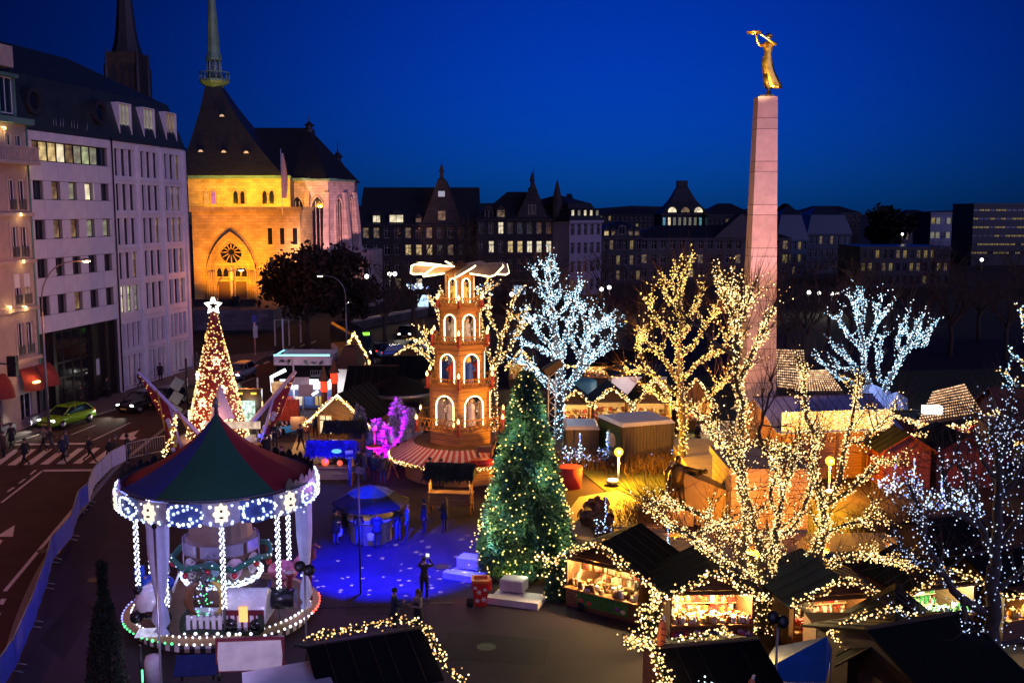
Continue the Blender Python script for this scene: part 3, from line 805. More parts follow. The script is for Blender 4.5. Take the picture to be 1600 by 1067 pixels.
q.lathe([(.7, zg + .9 - zl),(.65,0)], 8,(apx, YA, zl));q.B('spire_lantern', mat('lantern_copper', (.28,.40,.36),.5,.2), ch)
q=MB();q.lathe([(1.25,0),(1.3,.3),(1.05,1.2),(0.08,17.5),(0.0,17.6)], 8,(apx, YA, zl), True, False);q.B('spire', M_COPPER, ch)
YQ = YC + 12; q=MB()
A0 = VE((X(447, YQ), YQ)); A1 = VE((X(515, YQ - 1), YQ - 1)); A2 = VE((X(556, YQ + 6), YQ + 6)); A3 = VE((X(560, YQ + 22), YQ + 22)); A4 = VE((A0.x, YQ + 22))
zq1 = Z(280, YQ)
q.prism([tuple(A0), tuple(A1), tuple(A2), tuple(A3), tuple(A4)], TERR - 1, zq1);q.B('choir_wall', M_CHPK, ch)
def on_wall(a, b, parent=ch):
 d = b - a; e = bpy.data.objects.new('choir_bay', None); COL.objects.link(e); e.parent = parent
 e.location = (a.x, a.y,0); e.rotation_euler.z = math.atan2(d.y, d.x); return e, d.length
e1, L1 = on_wall(A0, A1); e2, L2 = on_wall(A1, A2)
hw = Z(306, YQ) - Z(395, YQ)
for e, L, fr in ((e1, L1,(.30,.76)),(e2, L2,(.35,.80))):
 for f in fr:
  arch_window(e, L * f, Z(395, YQ),2.3 if f < .79 else 1.3, hw,0.0, GL, M_CHPK,2, 'pointed_window', .3)
for e, L, fr in ((e1, L1,(.53,.97)),(e2, L2,(.58,.97))):
 for f in fr:
  q=MB();q.loft([[(L * f - .5,-1.3, TERR - 1),(L * f + .5,-1.3, TERR - 1),(L * f + .5,-.01, TERR - 1),(L * f - .5,-.01, TERR - 1)], [(L * f - .45,-.9, zq1 * .62),(L * f + .45,-.9, zq1 * .62),(L * f + .45,-.01, zq1 * .62),(L * f - .45,-.01, zq1 * .62)], [(L * f - .4,-.35, zq1 - 2),(L * f + .4,-.35, zq1 - 2),(L * f + .4,-.01, zq1 - 2),(L * f - .4,-.01, zq1 - 2)]], True, True, False)
  q.B('buttress', M_CHPK, e)
zr = Z(200, YQ + 10); xr0, xr1 = X(392, YQ + 10), X(487, YQ + 10)
q=MB();q.loft([[(A0.x - 3, YQ - .6, zq1),(A1.x, YQ - 1.6, zq1),(A2.x + .6, A2.y - .3, zq1),(A3.x + .6, A3.y, zq1),(A0.x - 3, A3.y, zq1)], [(xr0, YQ + 10, zr),(xr1 - .1, YQ + 10, zr),(xr1, YQ + 10.1, zr),(xr1 - .1, YQ + 10.3, zr),(xr0, YQ + 10.3, zr)]], True, True, False);q.B('nave_roof', M_SLATE, ch)
q=MB();q.box(A0.x, A1.x, YQ - 1.25, YQ - .9, zq1 - .3, zq1 + .1);q.B('cornice', M_COPPER, ch); q=MB()
q.cbox(((A1.x + A2.x) / 2,(A1.y + A2.y) / 2 - .2, zq1 - .1),((A2 - A1).length,.5,.42), math.atan2(A2.y - A1.y, A2.x - A1.x));q.B('cornice', M_COPPER, ch)
for px, py0, py1, Y in ((488,180,203, YQ + 10),(531,222,255, YQ + 16)):
 q=MB(); x = X(px, Y); z0 = Z(py1, Y); h = Z(py0, Y) - z0
 q.lathe([(.9,-1.5),(.9,0),(.55,.1),(.55, h * .25),(.95, h * .27),(.2, h * .52),(.1, h * .6),(.04, h)], 8,(x, Y, z0), True, False);q.B('roof_turret', M_SLATE, ch)
q=MB();q.box(X(553, YQ + 2), X(585, YQ + 2), YQ + 2, YQ + 12,0, Z(392, YQ + 2));q.B('side_chapel', M_CHPK, ch)
q=MB();q.loft([[(A2.x, A2.y, zq1 * .2),(A2.x + 2.6, A2.y + 1,5),(A2.x + 2.6, A2.y + 3,5),(A2.x, A2.y + 3, zq1 * .2)], [(A2.x, A2.y, zq1 * .5),(A2.x + .6, A2.y + .1, zq1 * .5),(A2.x + .6, A2.y + 2, zq1 * .5),(A2.x, A2.y + 2, zq1 * .5)]], True, True, False);q.B('flying_buttress', M_CHPK, ch)
q=MB();q.box(X(458), X(560), YC + 5, YC + 10, TERR - 1, Z(410));q.B('sacristy', M_DARKST, ch)
q=MB(); YT = 131.0;q.box(X(300, YT) - 3, X(425, YT), YT, YC + 12, RZ - .1, TERR - 1e-3); struct('terrace', q, M_PAVE)
q=MB();q.box(X(300, YT) - 3, X(425, YT), YT - .35, YT - .003, RZ - .1, TERR + .1); tag(q.B('retaining_wall', stone('retaining_stone', (.17,.14,.15),1.4,.5)), 'plain pale retaining wall below the cathedral forecourt', 'wall')
q=MB();q.box(X(305,146), X(420,146),137,137.5, TERR, TERR + .9); tag(q.B('parapet_wall', M_DARKST), 'low dark parapet wall before the cathedral doors', 'wall')
fl = thing('flag_pole', 'tall white flag hanging on a pole beside the cathedral eaves', 'flag', At(441,325, YC - 2))
q=MB();q.tube([(0,0,-1),(0,0,8.2)], .06,6);q.B('pole', MWP, fl)
q=MB(); rings = []
for k in range(9):
 z = 7.6 - k * .78; w = .35 + .55 * SIN(k / 8 * 2.6)
 rings.append([(w * (i / 6),.12 * SIN(i * 1.5 + k * .6), z) for i in range(7)])
q.loft(rings, False, False, True);q.B('flag_cloth', mat('flag_cloth', (.55,.42,.42),.9, var=.15), fl)
YS = 178.0
t = thing('church_spire', 'dark slate church spire rising behind the street-front roofs', 'spire', (X(213, YS), YS,0))
q=MB(); zb0, zb1 = Z(185, YS), Z(75, YS); hw_ = (X(236, YS) - X(191, YS)) / 2
q.prism([(-hw_,-hw_),(hw_,-hw_),(hw_, hw_),(-hw_, hw_)], 0, zb1 - 1);q.B('tower_shaft', M_DARKST, t)
for sx in (-1,1):
 for sy in (-1,1):
  q=MB();q.lathe([(.5, zb0 - 6),(.48, zb1 - 3.5),(.3, zb1 - 3),(.03, zb1 + .3)], 8,(sx * (hw_ + .1), sy * (hw_ + .1),0), True, False);q.B('pinnacle', M_SLATE, t)
q=MB();q.lathe([(hw_ * 1.02, zb1 - 1),(hw_ * .80, zb1 + .8),(hw_ * .66, zb1 + 3),(.05, zb1 + 20)], 8,(0,0,0), True, False, PI / 8);q.B('spire_roof', M_SLATE, t)
for s in (-1,0,1):
 q=MB();q.box(s * hw_ * .55 - .35, s * hw_ * .55 + .35,-hw_ - .05,-hw_ - .003, zb0 - 4, zb1 - 3);q.B('louvre', M_SLATE, t)
def block(name, label, pxl, pxr, Y, py_base, py_eave, py_ridge, m, rows, cols, pal, seed, roof='hip', rm=None, wsize=(.56,.62), dep=14, fm=None, skew=0.0, group=None, special=None, cat='building', style='cross', hipf=.35):
 p0 = At(pxl, py_eave, Y); p1 = At(pxr, py_eave, Y + skew); g = random.Random(seed)
 L = math.hypot(p1.x - p0.x, skew); H = p0.z; base = At(pxl, py_base, Y).z
 t = thing(name, label, cat,(p0.x, Y,0), math.atan2(skew, p1.x - p0.x), group)
 cw = L / cols; rh = (H - max(base,0)) / rows; zb = max(base,0); ops = []
 for r in range(rows):
  for c in range(cols):
   w = cw * wsize[0]; h = rh * wsize[1]; a = c * cw + (cw - w) / 2; z = zb + r * rh + rh * .24
   ops.append((a, a + w, z, z + h, r, c))
 mb = MB(); mb.wall(0, L, RZ - .2, H, ops,0,.3); mb.box(0.01, L - .01,.32, dep, RZ - .2, H - .02)
 mb.poly([(0,0, RZ - .2),(0,.4, RZ - .2),(0,.4, H),(0,0, H)][::-1]); mb.poly([(L,0, RZ - .2),(L,.4, RZ - .2),(L,.4, H),(L,0, H)]); mb.B('wall', m, t)
 for o in ops:
  gl = pick(g, pal)
  if special and (o[4], o[5]) in special: gl = special[(o[4], o[5])]
  window(t, o[0], o[2], o[1] - o[0], o[3] - o[2], 0, style, gl, fm or M_TRIM,.16)
 q=MB();q.box(-.25, L + .25,-.35,-.003, H - .3, H + .15);q.B('cornice', m, t); q=MB();q.box(-.1, L + .1,-.15,-.003, zb + rh - .1, zb + rh + .1);q.B('band_course', m, t)
 R = At((pxl + pxr) / 2, py_ridge, Y + dep / 2).z
 if roof == 'hip' and R > H + .3:
  k = min(dep / 2, L * hipf); q=MB()
  q.loft([[(-.3,-.4, H + .16),(L + .3,-.4, H + .16),(L + .3, dep + .3, H + .16),(-.3, dep + .3, H + .16)], [(k, dep / 2 - .2, R),(L - k, dep / 2 - .2, R),(L - k, dep / 2 + .2, R),(k, dep / 2 + .2, R)]], True, True, False);q.B('roof', rm or M_SLATE, t)
 elif roof == 'gable':
  q=MB();q.loft([[(-.3,-.4, H + .16),(-.3, dep / 2, R),(-.3, dep + .3, H + .16)], [(L + .3,-.4, H + .16),(L + .3, dep / 2, R),(L + .3, dep + .3, H + .16)]], True, True, False);q.B('roof', rm or M_SLATE, t)
 elif roof == 'mansard':
  z2 = H + (R - H) * .68; q=MB()
  q.loft([[(-.2,-.3, H + .16),(L + .2,-.3, H + .16),(L + .2, dep + .2, H + .16),(-.2, dep + .2, H + .16)], [(1.2,1.6, z2),(L - 1.2,1.6, z2),(L - 1.2, dep - 1.6, z2),(1.2, dep - 1.6, z2)], [(4, dep / 2 - .2, R),(L - 4, dep / 2 - .2, R),(L - 4, dep / 2 + .2, R),(4, dep / 2 + .2, R)]], True, True, False);q.B('roof', rm or M_SLATE, t)
 elif roof == 'flat':
  q=MB();q.box(-.1, L + .1,-.1, dep + .1, H + .003, H + .35);q.B('roof', rm or M_GRANITE, t)
 return t, L, H, R
def dormer(t, u, z, w, h, gl, m, y=-.1, peak=.9):
 q=MB();q.box(u - w / 2 - .15, u - w / 2, y, y + 3, z, z + h);q.box(u + w / 2, u + w / 2 + .15, y, y + 3, z, z + h)
 q.loft([[(u - w / 2 - .35, y - .15, z + h),(u + w / 2 + .35, y - .15, z + h),(u, y - .15, z + h + peak)], [(u - w / 2 - .35, y + 4, z + h),(u + w / 2 + .35, y + 4, z + h),(u, y + 4, z + h + peak)]], True, True, False)
 q.B('dormer', m, t); window(t, u - w / 2, z, w, h, y, 'mull', gl, M_TRIM,.1)
def gable(t, u, z0, w, h, m, gl=None, y=-.15, fin=True):
 q=MB();q.loft([[(u - w / 2, y, z0),(u + w / 2, y, z0),(u + w * .1, y, z0 + h),(u - w * .1, y, z0 + h)], [(u - w / 2, y + 6, z0),(u + w / 2, y + 6, z0),(u + w * .1, y + 6, z0 + h),(u - w * .1, y + 6, z0 + h)]], True, True, False)
 if fin: q.lathe([(.7, h - .2),(.8, h + .2),(.35, h + .5),(.3, h + 1.5),(.5, h + 1.6),(.05, h + 3.2)], 6,(u, y + .7, z0), True, False)
 q.B('gable', m, t)
 if gl: window(t, u - .7, z0 + .8,1.4,1.7, y - .15, 'mull', gl, M_TRIM,.08)
PAL_D = [(GL,.70),(GLB,.21),(LIT_Y,.01),(LIT_W,.01),(LIT_D,.07)]
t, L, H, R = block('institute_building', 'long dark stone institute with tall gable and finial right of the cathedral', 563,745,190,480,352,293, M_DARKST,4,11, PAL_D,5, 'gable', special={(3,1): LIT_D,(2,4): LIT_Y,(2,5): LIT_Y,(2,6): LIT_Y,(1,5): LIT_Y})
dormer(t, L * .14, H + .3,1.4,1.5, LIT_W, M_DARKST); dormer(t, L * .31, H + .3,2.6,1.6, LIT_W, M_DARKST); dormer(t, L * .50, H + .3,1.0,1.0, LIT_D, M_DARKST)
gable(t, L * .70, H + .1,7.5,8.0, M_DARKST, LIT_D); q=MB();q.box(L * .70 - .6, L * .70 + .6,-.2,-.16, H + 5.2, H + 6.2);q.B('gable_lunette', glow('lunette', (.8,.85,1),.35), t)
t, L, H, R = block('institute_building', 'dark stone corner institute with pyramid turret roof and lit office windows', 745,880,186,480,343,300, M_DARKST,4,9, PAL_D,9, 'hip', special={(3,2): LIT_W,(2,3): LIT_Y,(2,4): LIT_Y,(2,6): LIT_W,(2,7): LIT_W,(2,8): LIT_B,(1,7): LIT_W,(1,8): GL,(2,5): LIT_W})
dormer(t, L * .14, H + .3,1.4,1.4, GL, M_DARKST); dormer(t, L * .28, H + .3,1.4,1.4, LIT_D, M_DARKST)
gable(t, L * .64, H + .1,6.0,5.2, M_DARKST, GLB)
q=MB(); pyr_roof(q, L * .5, L * .82,-.2, L * .32, H + .2, L * .66, L * .16, At(828,284,189).z,0.1,.1);q.B('turret_roof', M_SLATE, t)
q=MB();q.lathe([(.14,0),(.05,2.5)], 6,(L * .66, L * .16, At(828,285,189).z));q.B('finial', MDK, t)
q=MB();q.lathe([(1.0,0),(1.0,3.5),(.1,7.5)], 8,(L * .93,.2, H - .5), True, False);q.B('pinnacle', M_DARKST, t)
t, L, H, R = block('town_house', 'dark narrow house with steep roof beside the white corner house', 880,905,188,478,350,303, M_DARKST,4,2, PAL_D,21, 'hip', special={(1,0): LIT_Y})
gable(t, L * .4, H,3.4,3.4, M_PALEST, GL, fin=False)
t, L, H, R = block('corner_house', 'pale corner house with purple-lit wall and row of lit dormers', 890,940,183,478,346,305, mat('pale_render', (.34,.27,.30),.8, var=.15),4,5, [(GL,.75),(LIT_Y,.10),(LIT_D,.15)], 23, 'mansard', skew=6)
for k in range(5): dormer(t, L * (.12 + .19 * k), H + .3,.8,1.7, LIT_W if k in (0,2,3) else LIT_C, M_SLATE,.1,.3)
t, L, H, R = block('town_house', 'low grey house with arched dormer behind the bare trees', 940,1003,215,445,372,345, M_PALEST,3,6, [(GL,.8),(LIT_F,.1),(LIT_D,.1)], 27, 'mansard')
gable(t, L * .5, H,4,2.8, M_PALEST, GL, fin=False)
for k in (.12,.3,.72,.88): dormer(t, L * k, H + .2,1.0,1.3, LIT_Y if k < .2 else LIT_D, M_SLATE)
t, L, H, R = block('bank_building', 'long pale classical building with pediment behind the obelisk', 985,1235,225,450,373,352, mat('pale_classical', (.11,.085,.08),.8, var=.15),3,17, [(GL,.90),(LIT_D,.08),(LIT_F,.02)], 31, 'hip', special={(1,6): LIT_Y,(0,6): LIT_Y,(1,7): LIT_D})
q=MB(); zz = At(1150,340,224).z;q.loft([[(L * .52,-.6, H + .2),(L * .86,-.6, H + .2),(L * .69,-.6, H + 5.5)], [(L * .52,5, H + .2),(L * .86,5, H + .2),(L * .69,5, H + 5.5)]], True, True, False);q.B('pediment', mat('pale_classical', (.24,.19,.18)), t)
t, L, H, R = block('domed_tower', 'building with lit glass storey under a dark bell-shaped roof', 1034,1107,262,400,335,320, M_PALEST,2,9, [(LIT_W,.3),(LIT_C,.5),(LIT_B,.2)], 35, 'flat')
q=MB(); w2 = L / 2; zt = At(1070,292,270).z
rings = []
for r_, f in ((1.02,0),(.86,.12),(.55,.45),(.36,.75),(.24,.96),(.20,1.0)): rings.append([(w2 + sx * w2 * r_, w2 * .95 + sy * w2 * r_, H + .36 + (zt - H - .36) * f) for sx, sy in ((-1,-1),(1,-1),(1,1),(-1,1))])
q.loft(rings, True, True, False);q.box(w2 - 1.3, w2 + 1.3, w2 - 1.3, w2 + 1.3, zt + .003, zt + 1.5);q.B('dome_roof', M_SLATE, t)
for k in (.22,.5,.78):
 q=MB();q.poly([(L * k + 1.1 * COS(a * PI / 8),-.32, H + .5 + 1.3 * SIN(a * PI / 8)) for a in range(9)]);q.B('arched_dormer', LIT_W if k != .5 else LIT_D, t)
block('long_roof_building', 'low long dark-roofed building left of the obelisk top', 1105,1175,258,420,336,318, M_GRANITE,2,10, [(GL,.8),(LIT_D,.2)], 36, 'hip')
t, L, H, R = block('glass_office', 'bluish office block with stepped glass roof right of the obelisk', 1214,1262,235,445,375,318, mat('blue_panel', (.06,.10,.14),.4, var=.2),3,6, [(GLB,.7),(LIT_F,.12),(LIT_B,.05),(LIT_D,.13)], 41, 'mansard', rm=mat('zinc_roof', (.05,.065,.085),.4,.4))
t, L, H, R = block('glass_office', 'second bluish block with lit ground floor behind bare branches', 1262,1330,252,440,366,322, mat('blue_panel_dark', (.03,.045,.06),.4, var=.2),3,8, [(GLB,.8),(LIT_D,.2)], 42, 'mansard', rm=mat('zinc_roof', (.05,.065,.085),.4,.4))
PAL_E = [(GL,.70),(LIT_F,.14),(LIT_D,.14),(LIT_Y,.02)]
t, L, H, R = block('office_block', 'dark office block with scattered amber windows among black trees', 1345,1485,205,452,388,372, M_GRANITE,3,13, PAL_E,45, 'flat', fm=MDK)
block('flat_roof_block', 'far white flat-roofed block on the skyline', 1455,1528,330,400,333,326, mat('far_white', (.30,.32,.36),.8),3,9, [(LIT_C,.5),(LIT_F,.25),(GL,.25)], 47, 'flat', style='plain', wsize=(.8,.45))
block('strip_lit_office', 'dark office tower with long yellow-lit strips at the right edge', 1522,1625,290,400,320,312, M_GRANITE,6,12, [(LIT_F,.62),(GL,.38)], 49, 'flat', style='plain', wsize=(.96,.25), fm=MDK)
block('far_house', 'far dark house row behind the white house roofs', 935,1035,400,360,336,326, M_GRANITE,2,14, [(GL,.95),(LIT_F,.05)], 51, 'hip')
block('far_house', 'far low dark terrace between the tree and the flat white block', 1250,1345,420,360,333,322, M_GRANITE,2,14, [(GL,.95),(LIT_D,.05)], 52, 'hip')
block('far_house', 'far low dark terrace right of the round tree crown', 1410,1460,380,380,336,328, M_GRANITE,2,8, [(GL,.8),(LIT_D,.2)], 53, 'hip')
q=MB(); a = At(545,505,128); b = At(690,478,152); d = VE((b.x - a.x, b.y - a.y,0));
v = thing('bridge_wall', 'long low wall of the raised road behind the market', 'wall', (a.x, a.y,0), math.atan2(d.y, d.x))
q.box(0, d.length,0,.5,0, a.z);q.B('wall', M_PALEST, v); q=MB();q.box(0, d.length,-.1,.6, a.z + .003, a.z + .25);q.B('coping', M_TRIM, v)
dr = thing('drain_channel', None, None); dr['kind'] = 'structure'; a = G(488,951); b = G(716,943); d = b - a; n = int(d.length / 1.0); q=MB();q.box(0,.97,0,.22,0,.012)
for k in range(9): q.box(.06 + k * .1,.10 + k * .1,.03,.19,.012,.018)
gr_ = q.B('drain_grate', mat('iron', (.015,.013,.014),.5,.6, var=.3), dr)
for k in range(n):
 o = gr_ if k == 0 else gr_.copy()
 if k: COL.objects.link(o); o.parent = dr
 p = a + d * (k / n); o.location = (p.x, p.y,.002); o.rotation_euler.z = math.atan2(d.y, d.x)
for k,(x, y, z) in enumerate(((560,985,0),(760,1010,0),(150,905,0),(70,860, RZ + .004),(215,745, RZ + .004),(690,885,0))):
 q=MB();q.lathe([(.34,0),(.34,.008),(.30,.009),(.29,.005),(.02,.007)], 20, sm=False); tag(q.B('manhole_cover', mat('iron', (.015,.013,.014)), None, G(x, y, z)), 'round iron manhole cover ' + ('by the near black roof', 'before the front hut', 'between the barriers and the carousel', 'in the near road lane', 'in the road by the crossing', 'in the blue light on the square')[k], 'manhole cover', 'manhole covers')
for k, pts in enumerate((((60,1000),(120,930),(150,950),(100,1030)),((700,985),(860,1000),(850,1040),(690,1030)),((540,930),(640,925),(650,960),(540,962)))):
 q=MB();q.poly([(p.x, p.y,.004) for p in [G(x, y) for x, y in pts]]); struct('tarmac_patch', q, mat('asphalt_patch', (.018,.013,.017),.7, var=.3, scale=1.2, bump=.2, bscale=50, spec=.12))
M_BARK = mat('plane_bark', (0.075,0.058,0.048),0.9, var=0.4, scale=6, bump=0.5, bscale=25)
M_BARKD = mat('dark_bark', (0.06,0.040,0.028),0.95, var=0.4, scale=5)
M_TWIG = mat('twigs', (0.10,0.055,0.030),0.95, var=0.3)
M_LEAFB = mat('brown_leaves', (0.026,0.014,0.007),0.9, var=0.5, scale=1.5)
def limb(mb, pts, r0, r1, n=7):
 L = smooth_line(pts,4); k = len(L) - 1
 L = [p + VE((GAU(0,1), GAU(0,1), GAU(0,1))) * min(.035, r0 * .3) * (0 if i in (0,) else 1) for i, p in enumerate(L)]
 R = [r0 + (r1 - r0) * i / k for i in range(k + 1)]
 mb.tube(L, R, n); return L, R
def burst(mb, p, d, n, ln, r=0.012, P=None, nb=0):
 for _ in range(n):
  v = (VE(d).normalized() * 0.9 + VE((GAU(0,.55), GAU(0,.55), GAU(0.25,.4)))).normalized()
  l = ln * UNI(.5,1.2); m = p + v * l * .5; e = m + (v + VE((0,0,.25))).normalized() * l * .5
  mb.tube([p, m, e], [r, r * .7, r * .3], 3, cap=False)
  if P is not None and rnd.random() < .6: P += [p.lerp(m, rnd.random()) + VE((GAU(0,.03), GAU(0,.03),0)) for _ in range(nb)]
def lit_tree(label, llabel, Y, base, trunk, limbs, cols, r0=.32, per_m=30, br=.035, group='trees wound with fairy lights', lgroup='fairy lights wound round tree limbs', twigs=10, tw_len=1.4, side=3, name='plane_tree', bare=(), tr_lit=True, spread=.07, sidel=1.0, nb=2, tk=1.0):
 b = At(base[0], base[1], Y); b.z = 0
 t = thing(name, label, 'tree', b,0, group); lt = thing('fairy_lights', llabel, 'fairy lights', b,0, lgroup)
 C = lambda p: At(p[0], p[1], Y + (p[2] if len(p) > 2 else 0)) - b
 P = []
 def light(L, R, dens, f0=0.0):
  tot = 0
  for i,((a, c),(ra, rc)) in enumerate(zip(zip(L[:-1], L[1:]), zip(R[:-1], R[1:]))):
   seg = (c - a).length; n = seg * dens * (.6 + 2.2 * (ra + rc)); n = int(n) + (rnd.random() < n % 1); d = (c - a).normalized()
   for _ in range(n):
    q = a.lerp(c, rnd.random()); v = VE((GAU(0,1), GAU(0,1), GAU(0,1))); v -= d * v.dot(d)
    P.append(q + v.normalized() * ((ra + rc) / 2 + br * .6 + rnd.random() ** 1.6 * spread))
 mb = MB(); tp = [C(p) for p in trunk]; tp[0].z = -.05
 L, R = limb(mb, tp, r0 * tk, r0 * .8,10); mb.B('trunk', M_BARK, t)
 if tr_lit: light(L, R, per_m)
 mb = MB(); tw = MB()
 for i, lm in enumerate(limbs):
  ra = r0 * lm[0]; pts = [C(p) for p in lm[1:]]
  L, R = limb(mb, pts, ra, max(.03, ra * .4),6)
  lit = i not in bare
  if lit: light(L, R, per_m)
  d = (L[-1] - L[-3])
  mb.ball(tuple(L[-1]), max(.07, ra * .62),6,4)
  burst(tw, L[-1], d, twigs, tw_len, P=P if lit else None, nb=nb)
  ln = sum((a - c).length for a, c in zip(L[:-1], L[1:]))
  for _ in range(int(side * ln / 2.0 + .5)):
   k = rnd.randint(len(L) // 3, len(L) - 2); q = L[k]
   v = ((L[k + 1] - L[k]).normalized() * .7 + VE((GAU(0,.6), GAU(0,.6), GAU(.35,.4)))).normalized()
   l = UNI(.4,1.0) * sidel; e = [q, q + v * l * .5, q + v * l + VE((0,0,.15 * l))]
   L2, R2 = limb(mb, e, max(.03, R[k] * .45),.025,5)
   if lit: light(L2, R2, per_m * 1.1)
   burst(tw, L2[-1], v, max(3, twigs // 2), tw_len * .7, P=P if lit else None, nb=nb)
 mb.B('branches', M_BARK, t); c = tw.B('twigs', M_TWIG, t); c['kind'] = 'stuff'
 bulbs(P, br, cols, lt)
 return t, lt, b
T1 = lit_tree('big plane tree wrapped in dense warm lights growing between the front huts', 'dense warm white lights wound up the big front plane tree', 35.4,(1190,985),
 [(1190,1000),(1190,950),(1193,905),(1198,860)], [
 (.50,(1188,915),(1150,892,-.6),(1108,862,-1.0),(1062,828,-1.4),(1015,803,-1.8)),
 (.40,(1190,890),(1150,852,.8),(1100,808,1.3),(1060,790,1.6),(1016,783,1.9)),
 (.24,(1108,862,-1.0),(1085,838,-1.2),(1120,822,-1.2),(1150,815,-1)),
 (.62,(1196,870),(1172,800),(1156,730,.3),(1158,650,.6),(1152,570,.8),(1147,505,1),(1128,447,1.2)),
 (.34,(1147,505,1),(1150,470,1.3),(1143,438,1.5)),
 (.30,(1150,520,1),(1163,490,.6),(1172,462,.4)),
 (.36,(1157,590,.7),(1180,545,.3),(1196,510,0),(1210,478,-.2)),
 (.30,(1156,560,.8),(1122,540,.6),(1098,515,.4),(1082,503,.2)),
 (.30,(1165,760,.2),(1135,710,-.6),(1110,672,-1),(1086,640,-1.3)),
 (.26,(1158,700,.3),(1180,690,-.3),(1205,690,-.6),(1218,712,-.8)),
 (.44,(1204,885),(1214,830,-.4),(1222,775,-.6),(1236,735,-.7),(1246,700,-.8)),
 (.30,(1216,810,-.4),(1203,770,-.8),(1212,740,-1),(1196,702,-1.2)),
 (.30,(1196,702,-.9),(1186,680,-.9),(1196,640,-.9),(1206,596,-.9)),
 (.62,(1196,935),(1240,900,.3),(1276,850,.5),(1286,800,.6),(1272,735,.8),(1274,680,1)),
 (.36,(1274,690,1),(1262,650,1),(1256,612,1.1),(1258,582,1.2)),
 (.40,(1286,800,.6),(1312,750,.9),(1322,690,1.1),(1336,640,1.3),(1342,606,1.4)),
 (.32,(1290,790,.6),(1334,760,.2),(1372,725,-.2),(1398,722,-.4)),
 (.32,(1280,840,.5),(1316,822,.1),(1356,812,-.3),(1394,818,-.5)),
 (.42,(1215,950),(1262,915,-.5),(1300,880,-.9),(1340,868,-1.2),(1380,876,-1.4),(1416,884,-1.6)),
 (.26,(1270,750,.8),(1254,800,.3),(1238,822,0),(1220,840,-.2)),
 (.95,(1198,992),(1236,955,.1),(1268,905,.3),(1284,850,.5),(1287,790,.6)),(.9,(1187,988),(1170,930,-.1),(1160,875,0),(1166,815,.1),(1156,750,.2)),(.8,(1197,990),(1208,930,.1),(1206,870,0),(1214,820,-.3)),
 (.28,(1322,690,1.1),(1346,690,1.4),(1372,665,1.6),(1398,645,1.8)),
 ], WARM,.25,60,.0235, bare=(7,12), twigs=16, tw_len=1.9, side=3.2, sidel=.8, spread=.15, nb=2, tk=1.7)
T2 = lit_tree('warm lit plane tree with narrow top behind the dark stall, left of the obelisk', 'warm lights wound round the narrow tree left of the obelisk', 57.0,(1068,700),
 [(1068,706),(1066,660),(1064,620),(1063,585)], [
 (.8,(1063,590),(1060,545),(1065,500),(1062,462),(1074,415)),
 (.4,(1062,470),(1050,440),(1056,422)),(.4,(1065,490),(1048,474),(1036,452)),(.4,(1065,495),(1085,485),(1096,456)),
 (.5,(1062,600),(1036,562),(1014,540),(1002,520)),(.5,(1064,620),(1030,592),(1008,580),(984,582)),
 (.45,(1062,560),(1090,530),(1102,505),(1120,488)),(.45,(1065,590),(1100,560),(1128,548),(1142,520)),
 (.4,(1066,640),(1036,620),(1010,604)),(.4,(1066,650),(1100,625),(1130,600)),(.4,(1002,560),(996,538),(1008,520)),
 (.35,(1060,545),(1030,500),(1014,478))], [WARM[1], YELLOW[0], WARM[0]], .20,30,.037, twigs=10, tw_len=2.0, side=3.2, sidel=.9, spread=.14)
T3 = lit_tree('tall plane tree wrapped in icy blue-white lights behind the fir tree', 'icy blue-white lights wound round the tall tree', 67.0,(874,672),
 [(874,680),(874,640),(876,605),(873,560)], [
 (.9,(873,565),(866,520),(860,475),(858,440),(852,416)),
 (.35,(858,446),(840,438),(834,428)),(.35,(860,450),(872,430),(868,414)),(.35,(860,470),(842,460)),(.35,(862,478),(876,458)),
 (.38,(862,500),(884,480),(888,470)),(.45,(872,552),(850,530),(832,506),(824,496)),(.38,(866,505),(840,496),(822,499)),
 (.42,(873,565),(848,548),(816,535)),(.42,(876,605),(846,590),(826,570),(804,562)),(.40,(874,620),(848,596),(832,580)),
 (.75,(878,618),(900,585),(912,552),(920,515),(930,480)),(.45,(908,560),(892,530),(894,490),(904,452)),(.4,(915,540),(940,510),(946,492)),
 (.4,(912,560),(940,545),(956,522)),(.4,(918,530),(912,495),(910,478)),(.4,(900,590),(926,560),(950,548)),(.38,(880,560),(884,520),(896,495)),
 (.35,(920,515),(944,500),(958,505))], COLD,.26,34,.036, twigs=10, tw_len=2.0, side=2.8, sidel=.8, spread=.13)
T4 = lit_tree('spreading plane tree with icy lights behind the blue-roofed tent', 'icy lights wound round the spreading tree behind the tent', 73.0,(1372,655),
 [(1372,665),(1372,640),(1374,618)], [
 (.8,(1374,625),(1394,585),(1412,552),(1428,522),(1438,500)),(.5,(1412,552),(1436,530),(1456,510)),(.4,(1420,540),(1446,538),(1450,528)),
 (.5,(1408,560),(1404,530),(1420,490)),(.7,(1370,625),(1352,585),(1350,545),(1342,505),(1332,470)),(.5,(1344,510),(1350,480),(1346,460)),
 (.5,(1350,545),(1326,525),(1312,500),(1298,494)),(.5,(1356,590),(1322,560),(1296,532)),(.5,(1362,610),(1318,590),(1278,562)),
 (.5,(1352,548),(1368,505),(1376,466)),(.4,(1370,500),(1392,476)),(.4,(1340,580),(1306,572)),(.4,(1374,600),(1372,560),(1380,530))], COLD,.22,30,.037, twigs=9, tw_len=2.0, side=2.4, sidel=.8, tr_lit=False, spread=.13)
